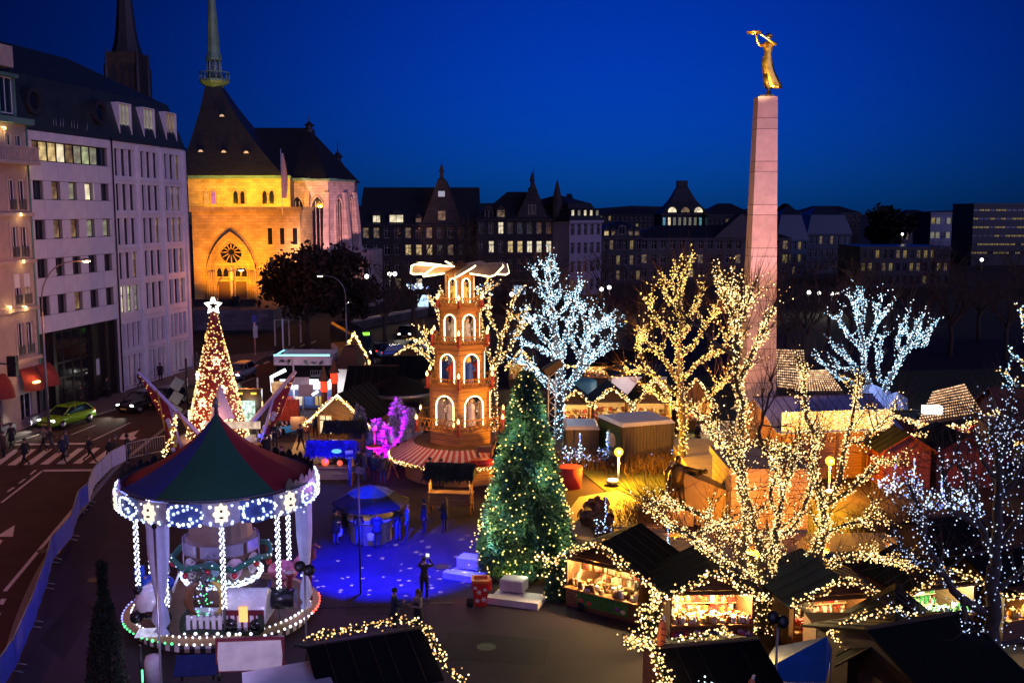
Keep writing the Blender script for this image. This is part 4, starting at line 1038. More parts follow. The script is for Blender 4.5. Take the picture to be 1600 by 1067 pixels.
T5 = lit_tree('tall front-right tree with sparse cold lights beside the dark hut roofs', 'sparse cold white lights strung through the front-right tree', 29.0,(1548,1130),
 [(1548,1160),(1550,1040),(1552,960),(1554,880)], [
 (.7,(1554,890),(1560,820),(1562,750),(1566,690),(1575,650)),(.55,(1552,960),(1500,930),(1470,890),(1448,850),(1440,800),(1430,770)),
 (.4,(1470,890),(1440,880),(1415,870)),(.5,(1554,870),(1530,820),(1516,770),(1502,730)),(.5,(1556,860),(1592,810),(1622,770)),(.4,(1550,930),(1600,890),(1630,870)),
 (.4,(1560,780),(1590,740),(1606,700)),(.4,(1530,820),(1490,800),(1480,770),(1476,740)),(.4,(1500,930),(1510,970),(1480,1010),(1470,1060)),(.35,(1540,1000),(1500,990),(1450,980),(1420,1000)),
 (.35,(1562,750),(1536,720),(1528,690)),(.35,(1552,1010),(1600,1000),(1625,1030))], ICE,.24,14,.020, twigs=14, tw_len=1.8, side=3.8, sidel=1.2, spread=.22, nb=1)
T6 = lit_tree('warm lit tree with forked limbs right behind the wooden pyramid', 'warm lights on the forked tree behind the pyramid', 68.0,(772,610),
 [(772,640),(772,600),(770,575)], [
 (.7,(770,580),(784,530),(798,490),(802,466)),(.6,(772,575),(800,535),(816,505),(822,490)),(.6,(770,570),(752,510),(748,470),(762,440)),(.4,(748,470),(760,455),(772,448)),(.4,(784,530),(770,505),(764,488)),(.4,(760,540),(745,520))],
 WARM,.20,24,.044, twigs=8, side=1.8)
T7 = lit_tree('small warm lit tree left behind the wooden pyramid', 'warm lights on the small tree left behind the pyramid', 72.0,(672,590),
 [(690,620),(690,580),(690,552)], [
 (.7,(690,560),(692,520),(684,490),(672,468)),(.6,(690,570),(668,535),(655,512)),(.5,(690,575),(668,560),(655,540)),(.5,(692,520),(700,480),(710,455)),(.4,(680,545),(660,530),(650,538))],
 WARM,.16,24,.044, twigs=7, side=1.8)
T8 = lit_tree('lit tree half cut off by the right edge of the market', 'cold and warm lights on the tree at the right edge', 66.0,(1612,660),
 [(1612,690),(1612,640),(1612,610)], [(.6,(1612,620),(1590,600),(1566,585)),(.6,(1612,600),(1600,570),(1580,560)),(.6,(1612,590),(1606,530),(1598,495)),(.5,(1612,630),(1590,618),(1572,612))],
 [COLD[0], COLD[1], WARM[0]], .3,13,.05, twigs=4, side=2)
for (px, py, Y, col, pw_) in ((1150,800,35,(1,.62,.25),45),(1230,700,36.3,(1,.62,.25),45),(1060,560,57,(1,.6,.2),160),(880,560,66,(.5,.75,1),260),(1390,560,72,(.5,.75,1),160)):
 lamp(At(px, py, Y), col, pw_,.6, name='fairy_light_glow')
def bare_proto(seed, h, spread, leaf=0):
 g = random.Random(seed); tr = MB(); cr = MB(); lf = []
 tr.tube([(0,0,-.2),(g.uniform(-.1,.1), g.uniform(-.1,.1), h * .2),(g.uniform(-.2,.2), g.uniform(-.2,.2), h * .42)], [h * .026, h * .02, h * .015], 7)
 def grow(p, d, l, r, lev):
  n = 3; pts = [p]; q = p
  for i in range(n):
   d = (d + VE((g.gauss(0,.16), g.gauss(0,.16), g.gauss(.05,.10)))).normalized(); q = q + d * l / n; pts.append(q)
  cr.tube(pts, [r * (1 - .55 * i / n) for i in range(n + 1)], 4 if lev < 2 else 3, cap=False)
  if lev >= 2:
   for a in pts[1:]: lf.append(a)
  if lev < 3:
   for k in range((5,4,3)[lev]):
    b = pts[g.choice((1,2,3,3))]; ax = VE((g.gauss(0,1), g.gauss(0,1), g.gauss(.25,.6))).normalized()
    grow(b,(d * .75 + ax * .75).normalized(), l * g.uniform(.5,.72), r * .45, lev + 1)
 for k in range(7):
  a = 6.283 * k / 7 + g.uniform(-.3,.3); z = h * g.uniform(.26,.42)
  grow(VE((0,0, z)), VE((COS(a) * spread, SIN(a) * spread, g.uniform(.6,1.2))).normalized(), h * g.uniform(.28,.40), h * .010,0)
 return tr, cr, lf
protos = []
for sd, hh, sp in ((1,10,.7),(2,10,.55),(3,10,.85)):
 t = thing('bare_tree', 'x', 'tree', (0,0,-100),0, 'bare dark trees beyond the market')
 tr, cr, lf = bare_proto(sd, hh, sp); tr.B('trunk', M_BARKD, t); c = cr.B('crown', M_TWIG, t); c['kind'] = 'stuff'; protos.append(t)
used = [False] * 3
BARE = []; SEEN = {}
gt = random.Random(77)
def put_bare(px, Y, top, label):
 k = gt.randrange(3); p = At(px,400, Y); h = max(4.0, At(px, top, Y).z)
 if not used[k]: o = protos[k]; used[k] = True
 else: o = copy_tree(protos[k])
 o.location = (p.x, Y,-.1); o.rotation_euler.z = gt.uniform(0,6.28); s = h / 10.0; o.scale = (s * gt.uniform(.9,1.2), s * gt.uniform(.9,1.2), s); k_ = SEEN.get(label,0); SEEN[label] = k_ + 1; o['label'] = label + ('', ', twin', ', third')[k_]; BARE.append(o)
spots = [(600,118,415),(645,120,380),(700,128,330),(742,112,380),(790,120,385),(832,125,392),(870,112,418),(912,120,420),(955,110,425),(985,118,400),(1022,108,395),(1075,120,392),(1110,104,410),(1140,112,400),(1235,100,430),(1262,96,400),(1300,118,405),(1336,110,420),(1400,122,400),(1440,112,420),(1492,106,400),(1536,120,395),(1580,104,420),(1612,112,400),(1350,150,395),(1510,160,380),(620,150,395),(760,155,365),(860,158,385),(940,165,375),(1050,165,375),(1240,168,372),(1310,175,370),(1460,180,370),(1590,175,365)]
where = ['before the long institute', 'left of the wooden pyramid', 'behind the pyramid vanes', 'right of the pyramid', 'below the turret roof', 'by the icy blue-white tree', 'before the white corner house', 'before the grey town house', 'left of the warm lit tree', 'behind the warm lit tree', 'behind the obelisk', 'right of the obelisk', 'before the bluish office', 'behind the spreading icy tree', 'before the amber-windowed office', 'in the black park at the right', 'at the right edge of the park']
for i,(px, Y, top) in enumerate(spots):
 k = 0 if px < 640 else 1 if px < 690 else 2 if px < 735 else 3 if px < 780 else 4 if px < 840 else 5 if px < 880 else 6 if px < 935 else 7 if px < 975 else 8 if px < 1015 else 9 if px < 1090 else 10 if px < 1200 else 11 if px < 1245 else 12 if px < 1290 else 13 if px < 1345 else 14 if px < 1480 else 15 if px < 1560 else 16
 row = 'near' if Y < 140 else 'farther'
 put_bare(px, Y, top, f'{row} bare dark tree {where[k]}, ' + ('tall' if top < 392 else 'low' if top > 415 else 'middling') + ' twiggy crown')
for p in protos: pass
def leafy(px, Y, top, R, label, mleaf, n, seed, h0=.25, name='leafy_tree', lsz=.28):
 b = At(px,450, Y); H = At(px, top, Y).z; g = np.random.RandomState(seed)
 t = thing(name, label, 'tree', (b.x, Y,-.1)); tr, cr, lf = bare_proto(seed, H * 1.0,.8)
 tr.B('trunk', M_BARKD, t); c = cr.B('branches', M_TWIG, t); c['kind'] = 'stuff'
 A = np.array([tuple(p) for p in lf]); A = A[g.randint(0, len(A), n)] + g.randn(n,3) * .45 * R / 5
 d1 = g.randn(n,3); d1 /= np.linalg.norm(d1, axis=1)[:, None]; d2 = g.randn(n,3); d2 = np.cross(d1, d2); d2 /= np.linalg.norm(d2, axis=1)[:, None]
 s = lsz * (.5 + g.rand(n,1)); V = np.stack([A - d1 * s, A + d2 * s * .6, A + d1 * s, A - d2 * s * .6], 1).reshape(-1,3); F = np.arange(n * 4).reshape(-1,4)
 o = tri_mesh('crown', V, F, mleaf, t); o['kind'] = 'stuff'; return t
leafy(478,112,382,5.5, 'brown-leaved round tree standing dark before the cathedral', M_LEAFB,9000,5)
leafy(1388,300,340,7, 'far dark round tree rising over the skyline roofs', mat('dark_leaves', (.012,.014,.010),.95),5000,6, lsz=.9)
leafy(545,120,432,4, 'low dark tree before the choir of the cathedral', M_LEAFB,4000,8)
M_FIR = mat('fir_needles', (0.060,0.145,0.062),0.7, var=0.4, scale=1.2)
M_FIRB = mat('fir_needles_blue', (0.030,0.120,0.105),0.7, var=0.4, scale=1.2)
M_FIRG = mat('fir_needles_light', (0.080,0.140,0.050),0.7, var=0.4, scale=1.2)
M_FLOCK = mat('flocked_needles', (0.55,0.52,0.60),0.9, var=0.2, scale=3)
M_FLOCKG = mat('frosted_needles', (0.24,0.24,0.26),0.9, var=0.3, scale=3)
def fir(h, R, n, mats, parent, seed, ln=.30, tiers=9, z0=.05, w=.05):
 g = np.random.RandomState(seed)
 z = 1 - np.sqrt(g.rand(n) * .985 + .003); z = z0 + z * (1 - z0)
 fr = (z * tiers) % 1.0
 rad_ = R * (1 - z) ** .88 * (1.0 - .13 * fr) + .05
 th = g.rand(n) * 6.283
 nb = 11; lob = .92 + .08 * np.cos(th * nb + np.floor(z * tiers) * 2.1)
 rr = rad_ * lob * (g.rand(n) ** .38)
 P = np.stack([rr * np.cos(th), rr * np.sin(th), z * h - .10 * rr], 1)
 o = np.stack([np.cos(th), np.sin(th), np.full(n,-.05)], 1) + g.randn(n,3) * .42
 o[:, 2] += .25 * (1 - z) * 0 ; o /= np.linalg.norm(o, axis=1)[:, None]
 V = [];
 for k in range(3):
  d = o + g.randn(n,3) * .38; d /= np.linalg.norm(d, axis=1)[:, None]
  sdn = np.cross(d, g.randn(n,3)); sdn /= np.linalg.norm(sdn, axis=1)[:, None]
  l = ln * (.6 + .7 * g.rand(n,1)); V.append(np.stack([P - sdn * w, P + sdn * w, P + d * l], 1))
 V = np.stack(V,1).reshape(-1,3); F = np.arange(n * 9).reshape(-1,3)
 key = (np.sin(th * 3 + z * 21) + np.sin(z * 40 + th * 5) + g.randn(n) * .7)
 mi = np.where(key > 1.1,1, np.where(key < -1.2, min(2, len(mats) - 1),0)) if len(mats) > 1 else np.zeros(n)
 c = tri_mesh('foliage', V, F, mats, parent, np.repeat(mi,3)); c['kind'] = 'stuff'
 mb = MB(); mb.tube([(0,0,-.05),(0,0, h * .9)], [R * .05 + .03,.02], 7); mb.B('trunk', M_BARKD, parent)
 return P, rad_, z, th
XT = At(822,893,41.6); XT.z = 0
t = thing('christmas_tree', 'tall dense green Christmas tree hung with small yellow lights', 'christmas tree', XT)
fir(8.9,2.35,21000, [M_FIR, M_FIRB, M_FIRG], t,3,.30,8)
lt = thing('fairy_lights', 'small yellow lights scattered over the tall Christmas tree', 'fairy lights', XT,0, 'fairy lights wound round tree limbs')
g = np.random.RandomState(9); P = []
for i in range(470):
 z = 1 - math.sqrt(g.rand() * .97 + .004); th = g.rand() * 6.283; r = 2.35 * (1 - z) ** .88 * (.92 + .12 * g.rand()) + .12
 P.append((r * COS(th), r * SIN(th),.05 * 8.9 + z * 8.9 * .95 - .1 * r))
for i in range(70):
 z = 1 - (g.rand() * .26); th = g.rand() * 6.283; r = 2.35 * (1 - z) ** .88 + .1
 P.append((r * COS(th), r * SIN(th), z * 8.9))
bulbs(P,.033, [YELLOW[0], YELLOW[1], WARM[0]], lt)
for k in range(16): z = .1 + .8 * k / 16; a = -PI / 2 + 1.2 * SIN(k * 2.4); r = 2.35 * (1 - z) ** .88 + .45; lamp(XT + VE((r * COS(a), r * SIN(a), z * 8.6)),(.9,.95,.62),26,.15, name='fairy_light_glow')
for px, py, pw_, c in ((795,905,22,(1,.85,.1)),(842,880,22,(1,.8,.15))):
 p = G(px, py,.3); lamp((p.x, p.y - .25,.5), c, pw_,.08)
 fx = thing('ground_floodlight', 'small lit ground floodlight ' + ('left' if px < 820 else 'right') + ' under the Christmas tree', 'floodlight', (p.x, p.y - .3,0))
 q=MB();q.cbox((0,0,.22),(.3,.12,.24), rx=.5);q.box(-.12,.12,-.06,.06,0,.1);q.B('housing', MDK, fx)
 q=MB();q.cbox((0,.08,.27),(.24,.02,.18), rx=.5);q.B('lens', glow('lens_yellow', (1,.9,.4),3), fx)
for k,(x, y, pw_, col) in enumerate(((-1.6,37.6,6500,(.9,1.0,.85)),(2.6,37.2,5000,(1,.95,.75)))):  # two floodlights added to brighten the fir foliage
 f = thing('ground_floodlight', ('added floodlight on the square left of the red bin, aimed at the Christmas tree', 'added floodlight by the picture hut, aimed at the Christmas tree')[k], 'floodlight', (x, y,0)); q=MB();q.cbox((0,0,.2),(.26,.16,.22), rx=-.8);q.box(-.1,.1,-.06,.06,0,.08);q.B('housing', MDK, f); lamp((x, y + .15,.4), col, pw_,.1, 'SPOT', (XT.x, XT.y,4.6),62,.5)
s = G(868,935); t = thing('potted_fir', 'small lit fir beside the front hut corner', 'fir tree', s); fir(1.5,.45,1200, [M_FIR, M_FIRB], t,8,.16,5)
lt = thing('fairy_lights', 'warm lights on the small fir by the hut corner', 'fairy lights', s); bulbs([(GAU(0,.28), GAU(0,.28), UNI(.1,1.4)) for _ in range(70)], .03, WARM, lt)
s = At(168,1067,25.5); t = thing('column_shrub', 'narrow dark column shrub by the barrier in the front left corner', 'shrub', (s.x, s.y,0))
g = np.random.RandomState(4); n = 7000; z = g.rand(n); th = g.rand(n) * 6.28; rr = (.42 * np.sin(np.clip(z * 1.05 + .12,0,1) * PI) ** .6 * (.55 + .6 * g.rand(n)) + .05)
A = np.stack([rr * np.cos(th), rr * np.sin(th),.1 + z * 5.9], 1); d1 = g.randn(n,3) + np.array([0,0,.9]); d1 /= np.linalg.norm(d1, axis=1)[:, None]; d2 = np.cross(d1, g.randn(n,3)); d2 /= np.linalg.norm(d2, axis=1)[:, None]
V = np.stack([A - d2 * .03, A + d2 * .03, A + d1 * .16], 1).reshape(-1,3); o = tri_mesh('foliage', V, np.arange(n * 3).reshape(-1,3), [M_SHRUB, M_LEAFB], t,(g.rand(n) > .85).astype(int)); o['kind'] = 'stuff'
q=MB();q.tube([(0,0,-.05),(0,0,5)], [.06,.02], 6);q.B('trunk', M_BARKD, t)
for i,(px, py, Y, h, lab) in enumerate(((590,688,62,2.5, 'smallest purple-lit flocked fir at the left of the row'),(622,690,61.5,3.9, 'tallest purple-lit flocked fir in the middle of the row'),(606,694,60.4,2.4, 'short purple-lit flocked fir before the tallest one'),(642,690,60.6,3.5, 'purple-lit flocked fir next to the pyramid awning'),(634,696,59.8,2.2, 'low purple-lit flocked fir at the front of the row'))):
 p = At(px, py, Y); t = thing('flocked_fir', lab, 'fir tree', (p.x, Y,0),0, 'purple-lit flocked firs'); fir(h, h * .36,1500, [M_FLOCK], t,30 + i,.26,6, w=.04)
for (px, Y, pw_) in ((566,58.6,4200),(588,57.4,5200),(604,56.3,6500),(615,63.8,900)): p = At(px,700, Y); lamp((p.x, Y,.5),(.50,.004,1.0), pw_ * 1.3,.15, 'SPOT', (At(616 if px < 600 else 628,680,61.4).x,61.4,2.2),46,.5)
p = At(583,660,66); t = thing('flocked_fir', 'frosted white fir standing beside the lit gable hut', 'fir tree', (At(562,680,63).x,63,0)); fir(3.2,.85,1500, [M_FLOCKG], t,44,.22,6)
for i,(pxa, pxb, py, Y, n, lab) in enumerate(((880,925,722,60,90, 'low shrubs strung with cold lights beside the dark container'),(930,1060,715,60.5,260, 'long row of shrubs strung with cold lights before the dark container'),(1370,1440,765,53,130, 'shrubs strung with cold blue lights before the red hut'),(1440,1530,775,50,140, 'shrubs strung with cold blue lights at the right of the lawn'),(1460,1500,880,38.5,40, 'small shrub with cold lights behind the right huts'),(930,960,838,45.5,26, 'tiny shrub with cold lights by the court edge'),(1020,1056,850,42,22, 'tiny shrub with cold lights behind the second hut'))):
 a = At(pxa, py, Y); b = At(pxb, py, Y); w = b.x - a.x; c = VE(((a.x + b.x) / 2, Y,0))
 t = thing('lit_shrub', lab, 'shrub', c,0, 'shrubs strung with cold lights'); q=MB()
 for _ in range(int(40 + w * 26)):
  x = UNI(-w / 2, w / 2); y = GAU(0,.6); l = UNI(.5,1.15);q.tube([(x, y,0),(x + GAU(0,.12), y + GAU(0,.12), l * .6),(x + GAU(0,.3), y + GAU(0,.3), l)], [.02,.014,.006], 3, cap=False)
 o = q.B('twigs', M_TWIG, t); o['kind'] = 'stuff'
 lt = thing('fairy_lights', 'cold lights in the ' + lab.split(' strung')[0].split(' with')[0] + ' ' + ' '.join(lab.split()[-5:]), 'fairy lights', c,0, 'cold lights in the shrubs')
 P = [(UNI(-w / 2, w / 2), GAU(0,.55), abs(GAU(.55,.28))) for _ in range(n)]
 for k in range(max(1, int(w / 1.1))):      # upright light spikes
  x = -w / 2 + (k + .5) * w / max(1, int(w / 1.1)) + UNI(-.2,.2); hh = UNI(1.3,2.1)
  for j in range(22): f = j / 22; P.append((x + GAU(0,.10 * (1 - f)), GAU(0,.1 * (1 - f)) - .4,.3 + f * hh))
 bulbs(P,.034 if Y < 48 else .05, [COLD[0], ICE[0], glow('bulb_blue', (.2,.35,1.0),1.4)], lt)
for i,(px, py, Y, w, lab) in enumerate(((1035,745,58,3.2, 'dark clipped hedge beside the bronze figures'),(950,735,59,4.5, 'low dark hedge behind the yellow floodlight'),(1400,815,47,3.6, 'bare thicket on the dark lawn, right'),(1015,812,48.5,1.8, 'bare bush at the court edge before the plinth'))):
 p = At(px, py, Y); t = thing('hedge', lab, 'hedge', (p.x, Y,0)); q=MB()
 for _ in range(420):
  x = GAU(0, w * .33); y = GAU(0,.6); l = UNI(.5,1.2);q.tube([(x, y,0),(x * 1.06 + GAU(0,.15), y + GAU(0,.15), l * .6),(x * 1.1 + GAU(0,.35), y + GAU(0,.3), l)], [.018,.012,.005], 3, cap=False)
 o = q.B('twigs', M_TWIG, t); o['kind'] = 'stuff'
q=MB()
for (px, py) in ((925,808),(945,822),(918,822),(938,802),(935,830)):
 p = G(px, py)
 for _ in range(60):
  v = VE((GAU(0,1), GAU(0,1), GAU(0,1))).normalized(); c = p + VE((0,0,.45)) + v * UNI(.25,.5); a = v.cross(VE((0,0,1.01))).normalized() * .12; b = v.cross(a).normalized() * .12;q.poly([c - a - b, c + a - b, c + a + b, c - a + b])
tag(q.B('flower_bush', mat('dry_hydrangea', (.13,.07,.05),.9, var=.5, scale=6)), 'round dry brown flower bush on the lit court', 'bush')
M_GRAN = mat('grey_pink_granite', (0.52,0.42,0.40),0.75, var=0.14, scale=2.5, bump=0.15, bscale=40)
M_GRAN2 = mat('grey_granite', (0.47,0.39,0.37),0.75, var=0.22, scale=1.1, bump=0.2, bscale=30); M_GRAN3 = mat('stained_granite', (0.49,0.38,0.35),0.75, var=0.3, scale=0.7, bump=0.2, bscale=30)
M_ASHB = mat('base_ashlar', (0.42,0.33,0.22),0.85, var=0.22, scale=2.0, bump=0.3, bscale=18)
M_JOINT = mat('stone_joint', (0.10,0.08,0.07),0.95, var=0)
M_GOLD = mat('gilded_bronze', (0.80,0.50,0.10),0.36,1.0, var=0.25, scale=2.5)
M_BRONZE = mat('dark_bronze', (0.10,0.075,0.035),0.45,0.8, var=0.4, scale=4)
OX, OY = 16.0,66.0
ob = thing('obelisk', 'tall tapering pale granite obelisk in courses, rising over the market', 'obelisk', (OX, OY,0))
ZT = At(1194,150, OY - .7).z
zj = [At(1190, p, OY - .9).z for p in (700,676,650,598,545,527,470,450,401,388,336,320,268,252,201,184)] + [ZT]
zj = [0.9] + [z for z in zj if z > 1.2]
def ow(z): return 1.06 - (1.06 - .61) * (z - 0.9) / (ZT - 0.9)
for i,(a, b) in enumerate(zip(zj[:-1], zj[1:])):
 q=MB(); g_ = .018; A, B = ow(a), ow(b)
 q.loft([[(-A,-A, a + g_),(A,-A, a + g_),(A, A, a + g_),(-A, A, a + g_)], [(-B,-B, b - g_),(B,-B, b - g_),(B, B, b - g_),(-B, B, b - g_)]], True, True, False);q.B('stone_course', (M_GRAN, M_GRAN2, M_GRAN3)[i * 7 % 3], ob)
q=MB();q.loft([[(-1.03,-1.03,0),(1.03,-1.03,0),(1.03,1.03,0),(-1.03,1.03,0)], [(-.585,-.585, ZT - .02),(.585,-.585, ZT - .02),(.585,.585, ZT - .02),(-.585,.585, ZT - .02)]], True, True, False);q.B('core', M_JOINT, ob)
for k,(s, z0, z1) in enumerate(((2.4,.5,.9),(3.4,.0,.5))):
 q=MB();q.box(-s, s,-s, s, z0, z1 - .004 * k);q.B('plinth_step', M_GRAN, ob)
q=MB();q.box(-.42,.42,-.42,.42, ZT, ZT + .10);q.B('bronze_plate', M_GOLD, ob)
st = thing('statue', 'gilded statue of a draped woman holding out a wreath on the obelisk top', 'statue', (OX, OY, ZT + .10)); st.scale = (1,1,1)
def ell(c, a, b, n=14, rot=0.0, ripple=0.0, k=6, ph=0):
 o = []
 for i in range(n):
  t = 2 * PI * i / n; r = 1 + ripple * SIN(k * t + ph); x = a * r * COS(t); y = b * r * SIN(t)
  o.append((c[0] + x * COS(rot) - y * SIN(rot), c[1] + x * SIN(rot) + y * COS(rot), c[2]))
 return o
q=MB()      # standing leg, dress blown back to the right, torso, neck
q.tube([(.12,0,0),(.16,0,.35),(.06,0,.8),(.0,0,1.3)], [.11,.10,.15,.22], 10)
q.tube([(.10,-.05,0),(-.02,-.10,.02)], [.09,.06], 8);q.tube([(.26,.15,.03),(.22,.12,.4),(.12,.06,.9)], [.09,.1,.15], 10)
q.loft([ell((.52,.05,.42),.48,.17,20,-.28,.20,7), ell((.46,.05,.62),.50,.21,20,-.22,.18,7,.5), ell((.30,.03,1.0),.44,.27,20,-.1,.15,7,1), ell((.14,.02,1.45),.36,.27,20,0,.12,7,1.5), ell((.04,.02,1.9),.34,.27,20,0,.10,7,2), ell((.02,.02,2.25),.32,.25,20,0,.04,7,2.2), ell((.06,.02,2.55),.22,.18,20,0,.08,6), ell((.06,.0,2.85),.29,.21,20,0,.02,6), ell((.08,-.02,3.12),.33,.21,20), ell((.10,0,3.26),.27,.16,20), ell((.08,0,3.34),.10,.10,20), ell((.06,-.01,3.46),.085,.085,20)], True, True, True)
q.B('body', M_GOLD, st)
q=MB();q.ball((.04,-.03,3.60),.165,12,8,(.9,1,1.2));q.ball((-.10,-.08,3.58),.035,6,4);q.ball((.13,.02,3.64),.17,10,6,(1.05,1,1.0));q.ball((.27,.05,3.62),.09,8,5);q.B('head', M_GOLD, st)
for pts in (((-.16,-.08,3.18),(-.45,-.25,3.0),(-.72,-.45,3.2),(-.86,-.55,3.62)),((.36,-.02,3.18),(.46,-.2,3.10),(.12,-.42,3.24),(-.35,-.55,3.52),(-.62,-.58,3.66))):
 q=MB();q.tube(smooth_line(pts,4), [.115 - .055 * i / (4 * (len(pts) - 1)) for i in range(4 * (len(pts) - 1) + 1)], 9)
 e = VE(pts[-1]);
 for k in range(5): q.tube([e, e + VE((-.05 - .02 * k,-.03 + .02 * k,.05)), e + VE((-.12,-.03 + .025 * k,.07 - .01 * k))], [.025,.022,.014], 5)
 q.B('arm', M_GOLD, st)
q=MB(); c = VE((-1.0,-.6,3.74)); ring = [c + VE((.36 * COS(a * PI / 8),.36 * SIN(a * PI / 8),0.02 * SIN(a * 3))) for a in range(17)]
q.tube(ring,.07,6)
for a in range(40):
 th = a * .157; p = c + VE((.36 * COS(th),.36 * SIN(th),0)); d = VE((COS(th + 1.1), SIN(th + 1.1), UNI(-.3,.6))).normalized(); s_ = d.cross(VE((0,0,1))).normalized() * .04
 q.poly([p - s_, p + d * .08 - s_ * 1.3, p + d * .17, p + d * .08 + s_ * 1.3, p + s_])
q.B('wreath', M_GOLD, st)
BX0, BX1, BY0, BY1, BH = 10.1,13.7,46.0,50.5,3.3
bs = thing('monument_base', 'floodlit masonry block standing before the obelisk with a sloping wing wall', 'monument base', (0,0,0))
q=MB();q.box(BX0 + .06, BX1 - .06, BY0 + .06, BY1,0, BH - .05);q.B('core', M_JOINT, bs)
sp_ = {}
def ashlar(x0, x1, z0, z1, y0, y1, parent):
 key = (round(x1 - x0,2), round(z1 - z0,2), round(y1 - y0,2))
 if key not in sp_:
  q=MB();q.box(.012, x1 - x0 - .012,0, y1 - y0,.012, z1 - z0 - .012); o = q.B('stone_block', M_ASHB, parent); sp_[key] = o
 else:
  o = sp_[key].copy(); COL.objects.link(o); o.parent = parent
 o.location = (x0, y0 + UNI(-.012,.012), z0)
nr = 8; rh = (BH - .3) / nr
for r in range(nr):
 n = 4; w = (BX1 - BX0) / n; off = (r % 2) * w / 2
 ed = [BX0] + [BX0 + off + w * k for k in range(n + 1) if BX0 < BX0 + off + w * k < BX1] + [BX1]
 ed = sorted(set(round(e,3) for e in ed))
 for a, b in zip(ed[:-1], ed[1:]): ashlar(a, b, r * rh,(r + 1) * rh, BY0, BY0 + .3, bs)
 for s in (0,1):
  for k in range(4):
   y0 = BY0 + .32 + k * 1.04; xx = BX0 - .0 if s == 0 else BX1 - .3
   ashlar(xx, xx + .3, r * rh,(r + 1) * rh, y0, y0 + 1.02, bs)
q=MB();q.box(BX0 - .15, BX1 + .15, BY0 - .15, BY1 + .1, BH - .3 + .003, BH);q.B('coping', M_ASHB, bs)
q=MB();q.prism([(0,0),(4.2,0),(4.2,2.6)], 0,.9);q.T = None
wing = MB(); wing.loft([[(BX0 - .02, BY0 + .8,0),(BX0 - 2.5, BY0 + 3.2,0),(BX0 - 2.5, BY0 + 3.2,2.6),(BX0 - .02, BY0 + .8,2.0)], [(BX0 - .02, BY0 + 2.2,0),(BX0 - 1.9, BY0 + 4.2,0),(BX0 - 1.9, BY0 + 4.2,2.6),(BX0 - .02, BY0 + 2.2,2.0)]], True, True, False); wing.B('wing_wall', M_ASHB, bs)
q=MB();q.box(BX0 - .5, BX1 + 1.2,51.2,61.5,0,1.2);q.B('terrace_block', M_ASHB, bs)
q=MB();q.box(BX0 - 5.2, BX1 + 4.2, BY0 - 3.2, BY0 - 1.2,0.0,.42);q.B('step', M_ASHB, bs); q=MB();q.box(BX0 - 4.6, BX1 + 3.6, BY0 - 1.197, BY0 - .02,0.0,.24);q.B('step', M_ASHB, bs)
a = G(900,862); b = G(1290,925); d = b - a
w = thing('low_wall', 'long low curved stone wall edging the lit court behind the huts', 'wall', (a.x, a.y,0), math.atan2(d.y, d.x))
n = 11; L = d.length / n; q=MB();q.box(.01, L - .01,0,.45,0,.62); sb = q.B('stone_block', M_ASHB, w)
for k in range(1, n): share(sb,(k * L,.03 * SIN(k),0), w)
def figure(name, label, loc, rz, mats, pose): pass
bf = thing('bronze_figure', 'dark bronze standing figure beside the sloping wing wall', 'statue', At(1058,790,48.6) * 1,-.3); bf.location.z = 0
q=MB();q.box(-.9,.9,-.7,.7,0,.75);q.B('plinth', M_ASHB, bf)
q=MB()
q.tube([(-.22,0,.75),(-.2,-.05,1.3),(-.14,0,1.85)], [.14,.13,.2], 8);q.tube([(.30,-.1,.75),(.24,-.16,1.3),(.12,0,1.85)], [.14,.13,.2], 8)
q.loft([ell((0,0,1.75),.32,.24), ell((0,0,2.1),.30,.22), ell((0,-.02,2.5),.36,.25), ell((0,0,2.75),.30,.18), ell((0,0,2.85),.12,.12)], True, True, True)
q.ball((0,-.03,3.06),.19,10,7,(.85,1,1.15));q.tube([(-.34,0,2.68),(-.6,-.1,2.4),(-.5,-.3,2.1)], [.11,.09,.06], 7);q.tube([(.34,0,2.68),(.75,-.05,2.62),(1.2,-.1,2.55)], [.11,.09,.06], 7)
q.B('body', M_BRONZE, bf)
q=MB();q.loft([ell((-.3,.25,.75),.35,.12,10), ell((-.28,.25,1.6),.32,.12,10,.2,.1), ell((-.15,.2,2.6),.25,.10,10)], True, True, True);q.B('cloak', M_BRONZE, bf)
lf_ = thing('bronze_figure', 'dark bronze reclining figure on the wing wall top', 'statue', (BX0 - 1.2, BY0 + 2.4,2.2),-.75); lf_.scale = (.7,) * 3
q=MB();q.tube([(-1.2,0,.15),(-.5,0,.25),(0,0,.42),(.5,0,.5)], [.12,.16,.22,.2], 8);q.ball((.8,-.05,.62),.18,8,6);q.tube([(.45,-.1,.55),(.5,-.35,.3),(.3,-.45,.1)], [.1,.08,.06], 6);q.tube([(-1.2,.2,.1),(-.6,.2,.45),(-.1,.1,.35)], [.1,.13,.18], 7);q.B('body', M_BRONZE, lf_)
AMB = glow('amber_lamp', (1.0,.50,.045),2.6); LENS = glow('flood_lens', (1.0,.93,.70),5.0)
